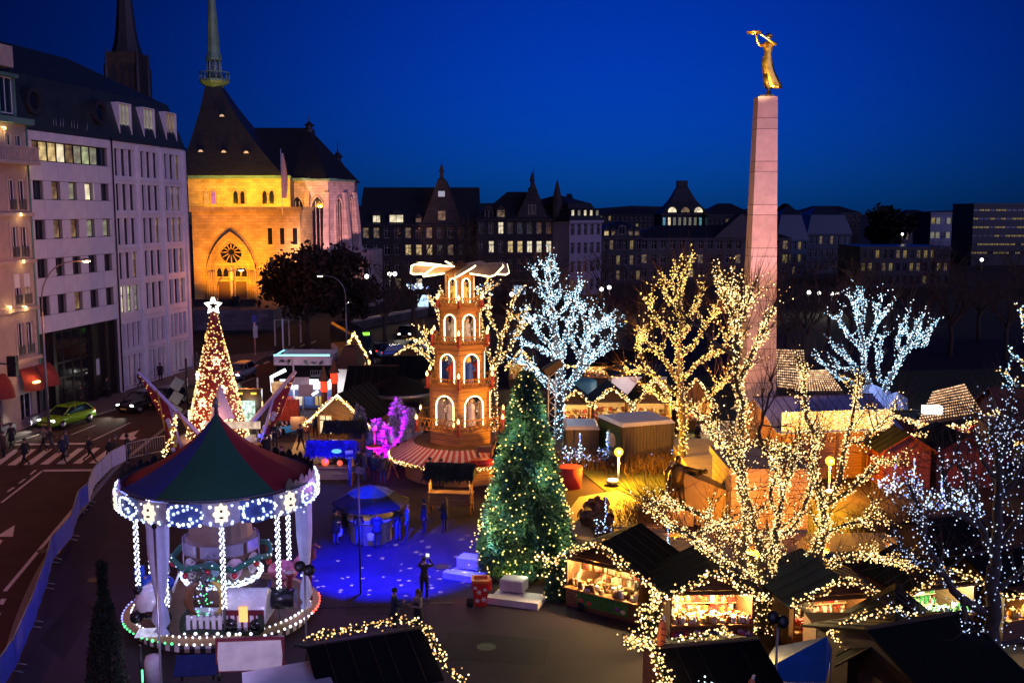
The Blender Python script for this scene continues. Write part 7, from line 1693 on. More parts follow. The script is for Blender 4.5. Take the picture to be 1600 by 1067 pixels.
for k in range(nv):
 a0 = off + 2 * PI * k / nv - PI / 2 - PI / nv; a1 = a0 + 2 * PI / nv; q=MB(); rows_ = []
 big = k % 2 == 0
 for j,(dz, dr) in enumerate(((.42,.0),(.12,.05),(-.28,.02))):
  rows_.append([((RE + .05 + dr) * COS(a0 + (a1 - a0) * i / 5),(RE + .05 + dr) * SIN(a0 + (a1 - a0) * i / 5), ZE + dz - (.14 * SIN(PI * i / 5) if j == 2 else 0)) for i in range(6)])
 q.loft(rows_, False, False, True);q.B('valance_panel', M_VALW if big else M_VAL, ck)
 am = (a0 + a1) / 2
 if big:      # flower-shaped plate with a little face of bulbs
  q=MB(); R0 = RE + .16; c = VE((R0 * COS(am), R0 * SIN(am), ZE + .08)); tx = VE((-SIN(am), COS(am),0)); nn = VE((COS(am), SIN(am),0))
  ptsf = [(.25 * (1 + .14 * COS(8 * t)) * COS(t),.33 * (1 + .14 * COS(8 * t)) * SIN(t)) for t in [i * PI / 24 for i in range(48)]]
  q.loft([[c + tx * x + VE((0,0, y)) for x, y in ptsf], [c + tx * x + VE((0,0, y)) + nn * .05 for x, y in ptsf]], True, True, False); pl = q.B('flower_plate', glow('plate_glow', (1,.86,.66),1.1), ck)
  q=MB();q.ball(tuple(c + nn * .06 + VE((0,0,.1))),.05,6,4);q.ball(tuple(c + nn * .06 - VE((0,0,.12))),.07,6,4,(1.2,1.2,.5));q.B('plate_mark', MDK, pl)
  for s in (-1,1):
   for z in (-.22,.33): P.append((R0 * COS(am + s * .10), R0 * SIN(am + s * .10), ZE + z))
 else:        # oval of bulbs
  for t in np.linspace(0,2 * PI,21)[:-1]:
   a = am + .165 * COS(t) * (1 + .12 * COS(3 * t)); r = RE + .16; P.append((r * COS(a), r * SIN(a), ZE + .07 + .32 * SIN(t)))
  for _ in range(5): a = am + GAU(0,.07); P.append(((RE + .16) * COS(a),(RE + .16) * SIN(a), ZE + .07 + GAU(0,.16)))
for k in range(64): a = 2 * PI * k / 64; P.append(((RE + .12) * COS(a),(RE + .12) * SIN(a), ZE - .30))
bulbs(P,.052, BLB, ck, 'valance_bulbs')
q=MB();q.lathe([(RE, ZE + .5),(RE - .1, ZE + .42),(.6, ZE + .3)], 24);q.B('ceiling', mat('pale_canvas', (.10,.10,.18),.8), ck)
q=MB()
for k in range(-5,36):
 a = 2 * PI * k / 60; r = RE - .02; w = .19; h = .30 + .14 * abs(SIN(k * 1.57)); p = VE((r * COS(a), r * SIN(a), ZE + .42)); tx = VE((-SIN(a), COS(a),0)) * w;q.loft([[p - tx, p + tx, p + tx * .8 + VE((0,0, h * .7)), p + VE((0,0, h)), p - tx * .8 + VE((0,0, h * .7))], [v * 1 + VE((COS(a), SIN(a),0)) * .03 for v in (p - tx, p + tx, p + tx * .8 + VE((0,0, h * .7)), p + VE((0,0, h)), p - tx * .8 + VE((0,0, h * .7)))]], True, True, False)
q.B('crown_board', mat('crown_board', (.012,.018,.020),.7, var=.4, scale=4), ck)
M_DECK = wood('deck_boards', (.16,.09,.05),.16,1)
q=MB();q.lathe([(KR,.30),(KR,.55),(KR - .06,.60),(.2,.61)], 48, sm=False);q.B('platform', M_DECK, ck)
q=MB(); m_ = 110
for i in range(m_):
 q.k = i % 2; a0 = 2 * PI * i / m_; a1 = 2 * PI * (i + 1) / m_;q.loft([[((KR + .02) * COS(a),(KR + .02) * SIN(a), z) for a in (a0, a1)] for z in (.04,.36)], False, False, False)
q.B('striped_skirt', [mat('skirt_white', (.55,.50,.48),.6), mat('skirt_dark', (.03,.03,.04),.6)], ck)
q=MB();q.lathe([(KR + .02,.36),(KR + .30,.42),(KR + .32,.48),(KR - .02,.57)], 48, cap=False, sm=False);q.B('step_rim', mat('rim_gold', (.35,.22,.08),.5, var=.2), ck)
gr = glow('bulb_green', (.10,1.0,.30),2.4); bl = glow('bulb_violet', (.30,.30,1.0),2.4); rdl = glow('bulb_red', (1.0,.12,.08),2.4)
for mset, rng_, pal_ in ((0,(-2.62,-1.75), gr),(1,(-3.3,-2.64), bl),(2,(-1.72,-.2), BLB[0]),(3,(-.18,.4), rdl)):
 P1 = [((KR + .33) * COS(a),(KR + .33) * SIN(a),.47) for a in np.arange(rng_[0], rng_[1], .075)]; P2 = [((KR + .02) * COS(a + .03),(KR + .02) * SIN(a + .03),.60) for a in np.arange(rng_[0], rng_[1], .075)]
 bulbs(P1,.05, [pal_], ck, 'rim_bulbs'); bulbs(P2,.045, [BLB[0]], ck, 'rim_bulbs')
for k in range(9):
 a = 2 * PI * k / 9 - PI / 2 + rad(17); r = KR - .25; x, y = r * COS(a), r * SIN(a); q=MB();q.tube([(x, y,.6),(x, y, ZE)], .05,8); po = q.B('pole', MGY, ck)
 bulbs([(x + .062 * COS(z * 13 + e), y + .062 * SIN(z * 13 + e), z) for z in np.arange(1.5, ZE - .2,.085) for e in (0, PI)], .046, [BLB[0]], po, 'pole_bulbs', .05)
q=MB();q.lathe([(1.15,.61),(1.15,2.0),(1.25,2.05),(1.30,3.1),(1.15,3.2),(1.0, ZE + .3)], 20, sm=False);q.B('drum', mat('drum_wood', (.14,.08,.055),.6, var=.3, scale=2), ck)
for k in range(10):
 a = 2 * PI * k / 10 + .3; M_ = Matrix.Rotation(a,4, 'Z') @ Matrix.Translation((1.32,0,0)); q=MB();q.T = M_; o_ = [(.0,.32 * COS(t),2.35 + .30 * SIN(t) * (1 if t < PI else 1.6)) for t in [i * PI / 8 for i in range(16)]]
 q.loft([o_, [(x + .04, y, z) for x, y, z in o_]], True, True, False);q.B('painted_shield', mat('shield_paint%d' % (k % 3),((.5,.48,.5),(.3,.45,.5),(.5,.35,.38))[k % 3], .5, var=.6, scale=7), ck)
 q=MB();q.T = M_;q.box(.0,.05,-.34,.34,2.72,3.15);q.B('mirror_panel', mat('mirror_panel', (.5,.45,.6),.15,.6), ck)
P = []
for k in range(90): a = 2 * PI * k / 90; P.append((1.45 * COS(a),1.45 * SIN(a),1.78 + .05 * SIN(k * 1.9))); P.append((1.38 * COS(a + .03),1.38 * SIN(a + .03),1.62))
bulbs(P,.055, BLB, ck, 'drum_bulbs')
q=MB(); G_ = []
for k in range(61): a = 2 * PI * k / 60; G_.append((1.75 * COS(a),1.75 * SIN(a),2.35 + .22 * abs(SIN(a * 3))))
q.tube(G_,.11,6);q.B('fir_garland', mat('garland_green', (.01,.10,.06),.8, var=.5, scale=10), ck); q=MB()
for k in range(0,60,5): q.ball((G_[k][0], G_[k][1], G_[k][2] - .2),.11,8,6)
q.B('red_baubles', mat('bauble_red', (.45,.015,.02),.18), ck)
bulbs([(p[0] * 1.05, p[1] * 1.05, p[2] + GAU(0,.06)) for p in G_[::2]], .028, BLB, ck, 'garland_bulbs')
M_CUR = mat('gauze_curtain', (.42,.46,.62),.9, var=.2, scale=2)
for a in (rad(-113), rad(-10), rad(150)):
 r = KR + .05; c = VE((r * COS(a), r * SIN(a),0)); rings = []
 for z, w in ((ZE,.42),(3.4,.38),(2.4,.26),(1.75,.14),(1.5,.26),(1.1,.34),(.85,.16),(.65,.30)): rings.append(ell((c.x, c.y, z), w, w * .6,24, a + PI / 2,.16,7, z))
 q=MB();q.loft(rings, True, False, True);q.B('curtain', M_CUR, ck)
def kpos(a, r, z=.61): return VE((r * COS(a), r * SIN(a), z))
M_BLK = mat('gloss_black', (.012,.012,.014),.25); M_WHG = mat('gloss_white', (.65,.65,.66),.25); M_BLU = mat('gloss_blue', (.02,.06,.45),.25); M_MAR = mat('gloss_maroon', (.14,.02,.03),.3); M_PNK = mat('gloss_pink', (.5,.12,.22),.3); M_YEL = mat('gloss_yellow', (.55,.42,.08),.3); M_BRW = mat('gloss_brown', (.16,.06,.025),.35)
c = kpos(-PI / 2 - .75,2.75); q=MB();q.ball((c.x, c.y, c.z + .85),.62,14,9,(1,1,.95)); rd_ = q.B('ball_car', M_WHG, ck); q=MB()
for s in (-1,1): q.ball((c.x + s * .42, c.y - .25, c.z + 1.3),.17,8,6);q.ball((c.x + s * .5, c.y - .3, c.z + .35),.24,8,6)
q.ball((c.x + .1, c.y - .2, c.z + .5),.48,10,6,(1,1,.5));q.B('black_patches', M_BLK, rd_)
c = kpos(PI + .35,2.3); q=MB();q.ball((c.x, c.y, c.z + 1.0),.45,12,8,(1.5,.8,.8));q.cbox((c.x, c.y, c.z + 1.1),(.5,2.2,.08),.2);q.cbox((c.x - .6, c.y, c.z + 1.4),(.35,.08,.55));q.tube([(c.x, c.y, c.z),(c.x, c.y, c.z + .8)], .08,6); rd_ = q.B('plane_ride', M_BLU, ck); q=MB();q.cbox((c.x + .7, c.y, c.z + 1.05),(.04,.9,.12),0,.5);q.B('propeller', M_WHG, rd_)
c = kpos(-PI / 2 - 1.15,2.3); q=MB()
for k in range(6): q.tube([(c.x - .4, c.y, c.z + .5 + k * .12),(c.x + .35, c.y - .1, c.z + .45 + k * .13)], .05,4)
q.tube([(c.x - .4, c.y, c.z),(c.x - .4, c.y, c.z + 1.3)], .05,5);q.tube([(c.x + .35, c.y - .1, c.z),(c.x + .35, c.y - .1, c.z + 1.2)], .05,5);q.B('slatted_sleigh', W_OR, ck)
c = kpos(-PI / 2 + .62,2.55); q=MB(); R_ = []
for x in (-.75,-.7,.7,.75): R_.append([(c.x + x, c.y + .62 * COS(t), c.z + .25 + (1.05 if abs(x) < .72 else .98) * max(0, SIN(t)) ** .7) for t in [i * PI / 9 for i in range(10)]])
q.loft(R_, True, True, True); rd_ = q.B('wagon_ride', M_WHG, ck); q=MB();q.box(c.x - .7, c.x + .7, c.y - .66, c.y - .60, c.z + .1, c.z + .75);q.B('wagon_side', M_MAR, rd_); q=MB();q.box(c.x - .15, c.x + .15, c.y - .69, c.y - .665, c.z + .35, c.z + .9);q.B('lit_window', glow('wagon_window', (1,.5,.15),1.4), rd_)
for s in (-.45,.45): q=MB();q.lathe([(.02,-.05),(.24,-.05),(.24,.05),(.02,.05)], 14); o = q.B('wheel', M_BLK, rd_,(c.x + s, c.y - .72, c.z + .24)); o.rotation_euler.x = PI / 2
c = kpos(-PI / 2 + 1.0,2.9); q=MB();q.tube([(c.x - .5, c.y, c.z + .75),(c.x + .6, c.y, c.z + .75)], .38,12);q.box(c.x - .9, c.x - .35, c.y - .42, c.y + .42, c.z + .1, c.z + 1.3); rd_ = q.B('engine_ride', M_BLK, ck); q=MB();q.lathe([(.1,1.0),(.1,1.5),(.2,1.6),(.2,1.7)], 10,(c.x + .4, c.y, c.z));q.B('chimney', M_MAR, rd_)
c = kpos(-PI / 2 + .10,2.15); q=MB();q.tube([(c.x + .45 * COS(t), c.y, c.z + .95 + .6 * SIN(t)) for t in np.linspace(-1.2,1.5,9)], [.03,.09,.13,.15,.16,.15,.13,.09,.03], 8);q.B('moon_seat', M_YEL, ck); c = kpos(-PI / 2 - .06,2.2); q=MB();q.tube([(c.x - .45 * COS(t), c.y, c.z + .95 + .6 * SIN(t)) for t in np.linspace(-1.2,1.5,9)], [.03,.09,.14,.17,.18,.17,.14,.09,.03], 8);q.B('moon_seat', M_BRW, ck)
c = kpos(.25,2.2); q=MB();q.ball((c.x, c.y, c.z + 1.0),.45,12,8,(1.3,.8,.9));q.tube([(c.x + .4, c.y, c.z + 1.1),(c.x + .7, c.y, c.z + 1.5),(c.x + .95, c.y, c.z + 1.45)], [.2,.14,.08], 8);q.tube([(c.x, c.y, c.z),(c.x, c.y, c.z + .7)], .08,6);q.B('animal_seat', M_PNK, ck)
c = kpos(.05,3.25); q=MB();q.box(c.x - .2, c.x + .2, c.y - .15, c.y + .15, c.z + 1.6, c.z + 1.95);q.tube([(c.x, c.y, c.z),(c.x, c.y, c.z + 1.6)], .06,6);q.tube([(c.x - .35, c.y, c.z + 2.0),(c.x - .2, c.y, c.z + 2.15),(c.x, c.y, c.z + 1.98),(c.x + .2, c.y, c.z + 2.15),(c.x + .35, c.y, c.z + 2.0)], .05,5);q.B('red_parcel_post', M_MAR, ck)
c = kpos(-PI / 2 - .1,1.7); q=MB();q.tube([(c.x, c.y,.61),(c.x, c.y,1.9)], .07,6);q.B('tree_trunk_prop', M_BARK, ck); q=MB()
for _ in range(260):
 v = VE((GAU(0,.22), GAU(0,.22), GAU(0,.3))); p = c + v + VE((0,0,1.65 - .61 + .5)); d = VE((GAU(0,1), GAU(0,1), GAU(0,1))).normalized(); s_ = d.cross(VE((0,.1,1))).normalized() * .05;q.poly([p - s_, p + d * .16, p + s_])
o = q.B('tree_crown_prop', mat('prop_leaves', (.12,.09,.10),.9, var=.5), ck); o['kind'] = 'stuff'
bulbs([c + VE((GAU(0,.3), GAU(0,.2) - .2, UNI(.0,1.6))) for _ in range(60)], .03, [gr, BLB[1], bl, gr], ck, 'prop_bulbs')
fx0, fx1, fy = -.5,2.0,-2.75; q=MB()
for x in np.arange(fx0, fx1,.22): q.box(x, x + .13, fy, fy + .05,.61,1.18)
q.box(fx0, fx1, fy + .052, fy + .09,1.0,1.08);q.box(fx0, fx1, fy + .9, fy + .95,.61,1.1);q.B('picket_fence', MWP, ck)
q=MB();q.tube(smooth_line([(fx0 - .05, fy + .9,1.1),(fx0 - .08, fy - .05,1.1),(fx0 - .05, fy - .1,.62),(0, fy - .12,.66),(fx1, fy - .12,.62),(fx1 + .06, fy,1.15),(fx1 + .05, fy + .9,1.1)], 4),.09,6);q.B('fir_garland', M_FIRCORD, ck)
bulbs([(x, fy - .22,.62) for x in np.arange(fx0, fx1,.38)], .06, [BLB[0]], ck, 'fence_bulbs')
q=MB();q.box(.95,1.75, fy + .15, fy + .6,.61,1.3);q.B('control_box', M_BLK, ck)
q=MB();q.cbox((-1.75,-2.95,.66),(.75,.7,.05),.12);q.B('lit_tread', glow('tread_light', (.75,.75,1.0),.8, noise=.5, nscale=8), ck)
for k in range(6): a = 2 * PI * k / 6 - PI / 2 + .3; lamp(KC + VE((3.0 * COS(a),3.0 * SIN(a), ZE - .35)),(.32,.34,1.0),95,.2)
for k in range(5): a = -PI / 2 + (k - 2) * .62; lamp(KC + VE((4.7 * COS(a),4.7 * SIN(a), ZE + .0)),(.30,.30,1.0),10,.3, name='valance_light')
lamp(KC + VE((4.9,1.2, ZE)),(.34,.12,1.0),260,.3, name='valance_light'); lamp(KC + VE((-4.9,.6, ZE)),(.45,.15,1.0),120,.3, name='valance_light')
bt = thing('ticket_booth', 'ticket booth with white back panel in maroon frame before the carousel', 'booth', G(392,1062,0));
a = G(340,1052,.9) - bt.location; b = G(444,1048,.9) - bt.location; d = b - a; rz_b = math.atan2(d.y, d.x); w = d.length; bt.rotation_euler.z = rz_b
q=MB();q.box(-w / 2 - .08, w / 2 + .08,0.03,.12,.28,1.42);q.B('frame', M_MAR, bt); pnl = [(-w / 2 + .02,.35),(w / 2 - .02,.35),(w / 2 + .02,.8),(w / 2 - .02,1.32),(-w / 2 + .02,1.32),(-w / 2 - .02,.8)]; q=MB();q.loft([[(x,.0, z) for x, z in pnl], [(x,-.03, z) for x, z in pnl]], True, True, False);q.B('white_panel_painted_light', glow('white_panel_painted_light', (.56,.44,.62),.42, noise=.25, nscale=2), bt); q=MB()  # panel is no lamp: its lilac emission stands in for light falling on it
for x in (-w / 2, w / 2): q.tube([(x,.07,0),(x,.07,.28)], .05,6)
q.B('leg', MDK, bt)
c0 = [G(x, y,2.45) for x, y in ((378,1050),(505,1028),(524,1075),(380,1100))]
wb_ = thing('white_booth', 'booth with pale flat tin roof at the lower edge beside the black roof', 'booth', (0,0,0)); q=MB();q.loft([[p + VE((0,0,-.10)) for p in c0], c0], True, True, False);q.B('roof', mat('lilac_tin', (.62,.58,.66),.4, var=.18, scale=2.5), wb_)
ctr = sum(c0, VE()) / 4; q=MB();q.prism([(ctr.x + (p.x - ctr.x) * .9, ctr.y + (p.y - ctr.y) * .9) for p in c0][::-1], 0,2.34);q.B('wall', MWP, wb_)
fp = thing('folding_panel', 'dark blue glossy panel lying tilted before the carousel', 'panel', G(308,1064,0),.1); q=MB();q.cbox((0,0,.55),(1.35,.06,.75),0,-.95);q.B('panel', mat('blue_gloss', (.02,.03,.12),.12,.3), fp); q=MB();q.tube([(-.5,.1,0),(-.5,.1,.5)], .04,6);q.tube([(.5,.1,0),(.5,.1,.5)], .04,6);q.B('leg', MDK, fp)
bo = thing('bollard', 'pale rounded bollard before the carousel skirt', 'bollard', G(240,1064,0)); q=MB();q.lathe([(.26,0),(.27,.7),(.22,.85),(.03,.9)], 14);q.B('post', mat('pale_plastic', (.42,.36,.42),.6), bo)
bo2 = thing('thin_post', 'thin dark post with green light before the carousel, left', 'post', G(222,1078,0)); q=MB();q.tube([(0,0,0),(0,0,1.5)], .045,6);q.B('post', MDK, bo2); q=MB();q.tube([(.05,-.05,.3),(.05,-.05,.7)], .03,6);q.B('green_light', gr, bo2)
p = G(341,692); cn = thing('light_cone', 'tall red cone tree covered in warm bulbs with a lit star on top', 'light tree', p); hC = At(338,488, p.y).z; RC = 1.95
q=MB();q.lathe([(RC,.5),(.16, hC)], 28);q.B('cone', mat('cone_red', (.22,.012,.02),.7, var=.3, scale=3), cn); q=MB();q.lathe([(RC + .45,0),(RC + .5,.5),(.2,.51)], 24);q.B('base', MWP, cn)
P = []; P2 = []
for _ in range(1900):
 f = 1 - math.sqrt(rnd.random()); a = UNI(0,6.283); r = RC + (.16 - RC) * f + .05; (P if f < .72 or rnd.random() < .4 else P2).append((r * COS(a), r * SIN(a),.5 + (hC - .5) * f))
bulbs(P,.045, [glow('bulb_cone', (1,.62,.26),2.6), glow('bulb_cone2', (1,.5,.18),1.6), WARM[2]], cn); bulbs(P2,.045, [YELLOW[0], WARM[1]], cn)
def star(mb, c, R, r, dep, ax=0.0):
 o = []
 for k in range(10): rr_ = R if k % 2 == 0 else r; t = PI / 2 + k * PI / 5; o.append(VE((c[0] + rr_ * COS(t) * COS(ax), c[1] + rr_ * COS(t) * SIN(ax), c[2] + rr_ * SIN(t))))
 mb.tube(o + [o[0]], dep,6)
STG = glow('star_light', (1,.92,.70),4.0); q=MB(); star(q,(0,0, hC + .42),.52,.23,.10);q.B('star', STG, cn)
for k,(a, f) in enumerate(((-1.9,.30),(-1.75,.13),(-1.2,.62),(-2.6,.5),(-.9,.15),(-2.9,.18),(-1.0,.40))):
 r = RC + (.16 - RC) * f + .12; q=MB(); star(q,(r * COS(a), r * SIN(a),.5 + (hC - .5) * f),.30,.14,.055, a + PI / 2);q.B('small_star', glow('star_gold', (1,.74,.34),3.2), cn)
for a in (-1.2,-2.0,.4): lamp(p + VE((3.1 * COS(a),3.1 * SIN(a),2.2)),(1,.42,.14),100,.4)
p = G(388,690); tt = thing('display_totem', 'black display totem with bright pale green screen behind the cone tree', 'display', p); hh = At(388,608, p.y).z; q=MB();q.box(-.95,.95,0,.35,0, hh);q.B('housing', M_BLK, tt); q=MB();q.box(-.52,.52,-.03,-.004, hh - 2.55, hh - .75);q.B('screen', glow('screen_light', (.62,.95,.80),1.1, noise=.9, nscale=4), tt)
for s in (-.45,.45): q=MB();q.box(s - .18, s + .18,-.02,-.004, hh - .35, hh - .22);q.B('amber_lamp', glow('amber_small', (1,.65,.05),1.5), tt)
lamp(p + VE((0,-1.2, hh - 1.2)),(.7,1,.85),30,.3)
M_LIL = mat('lilac_steel', (.42,.36,.62),.4,.1, var=.1); M_WEB = mat('red_web', (.26,.015,.03),.5, var=.3, scale=3)
for sgn,(ax_, ay_),(bx_, by_), Y, lab in ((-1,(216,582),(322,690),62.5, 'left slanting lilac beam of the fairground ride with red web'),(1,(462,580),(386,668),64.0, 'right slanting lilac beam of the fairground ride with red web')):
 A = At(ax_, ay_, Y); B = At(bx_, by_, Y); t = thing('fairground_ride', lab, 'fairground ride', (B.x, Y,0),0, 'ride beams behind the carousel'); o_ = VE((B.x, Y,0)); q=MB();q.tube([A - o_, B - o_], [.12,.17], 4, sm=False);q.B('beam', M_LIL, t)
 F = At(ax_ + sgn * -62,745 if sgn < 0 else 735, Y) - o_; F.z = .1
 mid = (A - o_).lerp(B - o_,.45); kn = (A - o_).lerp(B - o_,.40) + VE((0,0,-1.3)); q=MB(); th = VE((0,.06,0)); w_ = [A - o_ + VE((0,.05,-.12)),(A - o_).lerp(B - o_,.5) + VE((0,.05,-.15)), kn + VE((-sgn * .55,.05,-.6)), F + VE((-sgn * .3,.05,0)), F + VE((sgn * .35,.05,0)), kn + VE((sgn * .28,.05,.0))]
 q.loft([w_, [v + th for v in w_]], True, True, False); wb2 = q.B('red_web', M_WEB, t)
 for k in range(8):
  f = k / 7; c = kn.lerp(F, f * .9) + VE((-sgn * .12,-.05,0)); q=MB();q.lathe([(.02,0),(.20 - .01 * k,.0),(.16,.06),(.05,.09)], 12); o = q.B('bauble_disc', (M_YEL, mat('disc_lilac', (.5,.45,.6),.4))[k % 2 if k else 1], wb2, c + VE((GAU(0,.1),-.02,0))); o.rotation_euler.x = PI / 2
 bulbs([(A - o_).lerp(kn, UNI(.1,1)) + VE((GAU(0,.05),-.04, GAU(.1,.1))) for _ in range(16)], .04, [WARM[1]], wb2)
 q=MB();q.tube([mid, mid + VE((sgn * -.9,-.4,0)) * 1 + VE((0,0,-mid.z))], .09,5);q.B('strut', M_LIL, t)
 if sgn < 0:
  q=MB();q.tube([F + VE((.2,-.1,2.6)), F + VE((1.6,-.4,0))], .05,5);q.tube([F + VE((-1.0,-.2,4.0)), F + VE((-.6,-.3,1.6))], .05,5);q.tube([F + VE((3.4,-.2,2.2)), F + VE((2.6,-.3,0))], .05,5);q.B('yellow_strut', mat('yellow_paint', (.5,.30,.03),.5), t)
 else: lamp(VE((F.x, F.y - .6,.8)) + o_,(.05,.12,1),40,.15)
rg = G(262,715); garland([rg + VE((.6,0,2.6)), rg + VE((.3,0,1.3)), rg + VE((-.3,0,.1))], 'green garland with warm lights hanging below the left ride beam', per_m=26, spread=.14, r=.05)
pk = thing('ride_peak', 'small pale pointed tent tip behind the carousel top', 'tent', G(347,700)); q=MB(); zt_ = At(345,600, pk.location.y).z;q.lathe([(.9, zt_ - 2.2),(.75, zt_ - 1.9),(.03, zt_)], 4, sm=False);q.tube([(0,0,0),(0,0, zt_ - 2)], .1,6);q.B('tent_tip', M_LIL, pk)
os_ = thing('ride_sign', 'lit pale signboard with white lamps at the foot of the cone tree', 'sign', G(365,712)); q=MB();q.box(-1.7,1.7,0,.1,1.7,2.15);q.B('board', glow('sign_peach', (1,.72,.5),.8, noise=.5), os_); q=MB();q.tube([(-1.5,.05,0),(-1.5,.05,1.7)], .06,5);q.tube([(1.5,.05,0),(1.5,.05,1.7)], .06,5);q.B('leg', MGY, os_)
ob_ = thing('parcel_bin', 'orange bin with white snow dots by the right ride beam', 'bin', G(400,722)); q=MB();q.loft([ell((0,0,0),.42,.42,4,.785), ell((0,0,1.15),.58,.58,4,.785)], True, True, False);q.B('bin_body', mat('bin_orange', (.50,.10,.015),.5), ob_); bulbs([(UNI(-.32,.32),-.46, UNI(.1,.9)) for _ in range(7)], .06, [mat('snow_dot', (.7,.66,.6),.6)], ob_, 'snow_dots')
for k in range(5): t = thing('striped_roll', 'striped dark cushion ' + ['nearest the ride beam', 'second from the ride beam', 'in the middle of the row', 'second from the red banner', 'nearest the red banner'][k], 'cushion', G(424 + k * 8,690 - k * 7),.6, 'striped cushions in a row'); q=MB();q.tube([(-.55,0,.25),(.55,0,.35)], .2,8);q.B('cushion', M_BLK, t); q=MB(); [q.tube([(x,0,.30 + x * .09 - .0),(x + .1,0,.305 + x * .09)], .207,8, cap=False) for x in (-.4,-.1,.2)];q.B('stripes', MWP, t)
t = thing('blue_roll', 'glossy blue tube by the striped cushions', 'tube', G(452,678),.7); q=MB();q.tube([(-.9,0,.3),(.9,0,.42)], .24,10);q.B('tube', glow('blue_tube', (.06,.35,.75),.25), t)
t = thing('red_banner', 'red printed banner on a stand by the path', 'banner', G(450,668)); q=MB();q.box(-.8,.8,0,.06,.5,2.0);q.B('cloth', mat('red_print', (.45,.05,.02),.6, var=.9, scale=4), t); q=MB();q.tube([(-.8,.03,0),(-.8,.03,2)], .04,5);q.tube([(.8,.03,0),(.8,.03,2)], .04,5);q.B('stand', MDK, t)
for k,(px, py) in enumerate(((466,668),(453,640))): t = thing('pink_board', 'small pale pink square board ' + ('beside the red banner' if k == 0 else 'below the bent neon arm'), 'board', G(px, py + 25),.2); q=MB();q.box(-.45,.45,0,.05,.9,1.8);q.B('board', mat('pink_board', (.07,.035,.04),.8), t); q=MB();q.tube([(0,.03,0),(0,.03,.9)], .04,5);q.B('post', MGY, t)
pathm = MB(); pathm.prism([tuple(G(x, y)[:2]) for x, y in ((446,730),(520,722),(500,668),(468,672))], .0,.03); struct('wooden_path', pathm, mat('pale_decking', (.36,.25,.15),.7, var=.2, scale=1.5)); q=MB();q.box(0,2.2,0,.1,0,.35); o = q.B('low_board_wall', W_OR, None, G(462,676),.0); tag(o, 'low wooden edge board of the path by the gable hut', 'edge board')
M_FRINGE = mat('blue_fringe', (.02,.02,.40),.7, var=.4, scale=5); M_FRD = mat('fir_thatch', (.020,.026,.020),.9, var=.5, scale=6)
def thatch(t, w, d, z, h, m, n=900, ln=.35, name='thatch'):
 q=MB()
 for _ in range(n):
  x = UNI(-w / 2, w / 2); s = rnd.choice((-1,1)); f = rnd.random(); y = s * d / 2 * f; zz_ = z + h * (1 - f); p = VE((x, y, zz_)); v = VE((GAU(0,.4), s * .8 + GAU(0,.3),-.55 + GAU(.2,.3))).normalized() * ln; u = VE((.05,0,.02));q.poly([p - u, p + v, p + u])
 o = q.B(name, m, t); o['kind'] = 'stuff'
 q=MB();q.loft([[(-w / 2,-d / 2, z),(0 - w / 2,0, z + h),(-w / 2, d / 2, z)], [(w / 2,-d / 2, z),(w / 2,0, z + h),(w / 2, d / 2, z)]], True, True, False);q.B('roof_core', m, t)
def kiosk(label, px, py, w, zr, h, m, legs=True, rz=0.0, counter=True, d=1.5):
 t = thing('kiosk', label, 'kiosk', G(px, py), rz, 'roofed drinking stands'); thatch(t, w, d, zr, h, m)
 for s in (-1,1):
  q=MB(); x = s * (w / 2 - .2);q.tube([(x - .0,-.45,0),(x,-.04, zr)], .06,5);q.tube([(x,.45,0),(x,.04, zr)], .06,5);q.tube([(x,-.3,.5),(x,.3,.5)], .04,4);q.B('trestle', M_PW, t)
 if counter: q=MB();q.box(-w / 2 + .1, w / 2 - .1,-.3,.3,1.0,1.06);q.B('counter', W_OR, t); q=MB();q.box(-w / 2 + .2, w / 2 - .2,-.05,.05,.3,.99);q.B('apron', W_OR, t)
 return t
k1 = kiosk('kiosk with dark fir-thatched roof before the gable hut', 540,714,2.6,1.7,.6, M_FRD); k2 = kiosk('kiosk with fringed blue-lit roof and red lamps', 519,757,2.7,1.75,.75, M_FRINGE, d=1.2); k3 = kiosk('kiosk with dark fir-thatched roof on wooden trestles before the pyramid', 704,800,2.5,1.85,.7, M_FRD, rz=-.12)
lamp(k2.location + VE((0,-.9,1.55)),(.10,.30,1),40,.1); lamp(k2.location + VE((0,-1.7,3.2)),(.03,.03,1),220,.15)
q=MB();q.ball((-.3,-.3,1.35),.22,10,7);q.ball((.5,-.3,1.3),.16,8,6);q.B('red_lamp', glow('red_lamp', (1,.12,.05),1.2), k2)
q=MB();q.ball((.4,-.66,2.05),.28,10,6,(1,.1,.45));q.B('glow_oval', glow('cyan_glow', (.2,.7,1),.8), k2)  # emissive oval standing in for a cyan glow, not a sign
for s in (-.7,.8): lamp(k3.location + VE((s,-.2,1.6)),(1,.6,.2),30,.08)
for k,(px, py) in enumerate(((586,716),(612,738))):
 t = thing('bar_table', ('tall wooden bar table beside the fringed kiosk' if k == 0 else 'small table behind the couple at the pyramid'), 'table', G(px, py + 10),0, 'bar tables'); q=MB();q.lathe([(.5,1.08),(.5,1.14),(.02,1.145)], 14);q.B('table_top', W_OR, t); q=MB(); [q.tube([(.4 * COS(a),.4 * SIN(a),0),(0,0,1.05)], .05,5) for a in (0,2.1,4.2)];q.tube([(0,0,1.1),(0,0,2.1)], .04,5);q.B('leg', M_PW, t)
 q=MB();q.lathe([(.12,2.1),(.15,2.4),(.04,2.5)], 8);q.B('lantern', MWP, t)
sg = thing('blue_post', 'thin blue post with box head beside the fringed kiosk', 'post', G(547,760)); q=MB();q.tube([(0,0,0),(0,0,1.6)], .08,6);q.B('post', M_BLU, sg); q=MB();q.box(-.2,.2,-.15,.15,1.6,2.05);q.B('head', MWP, sg)
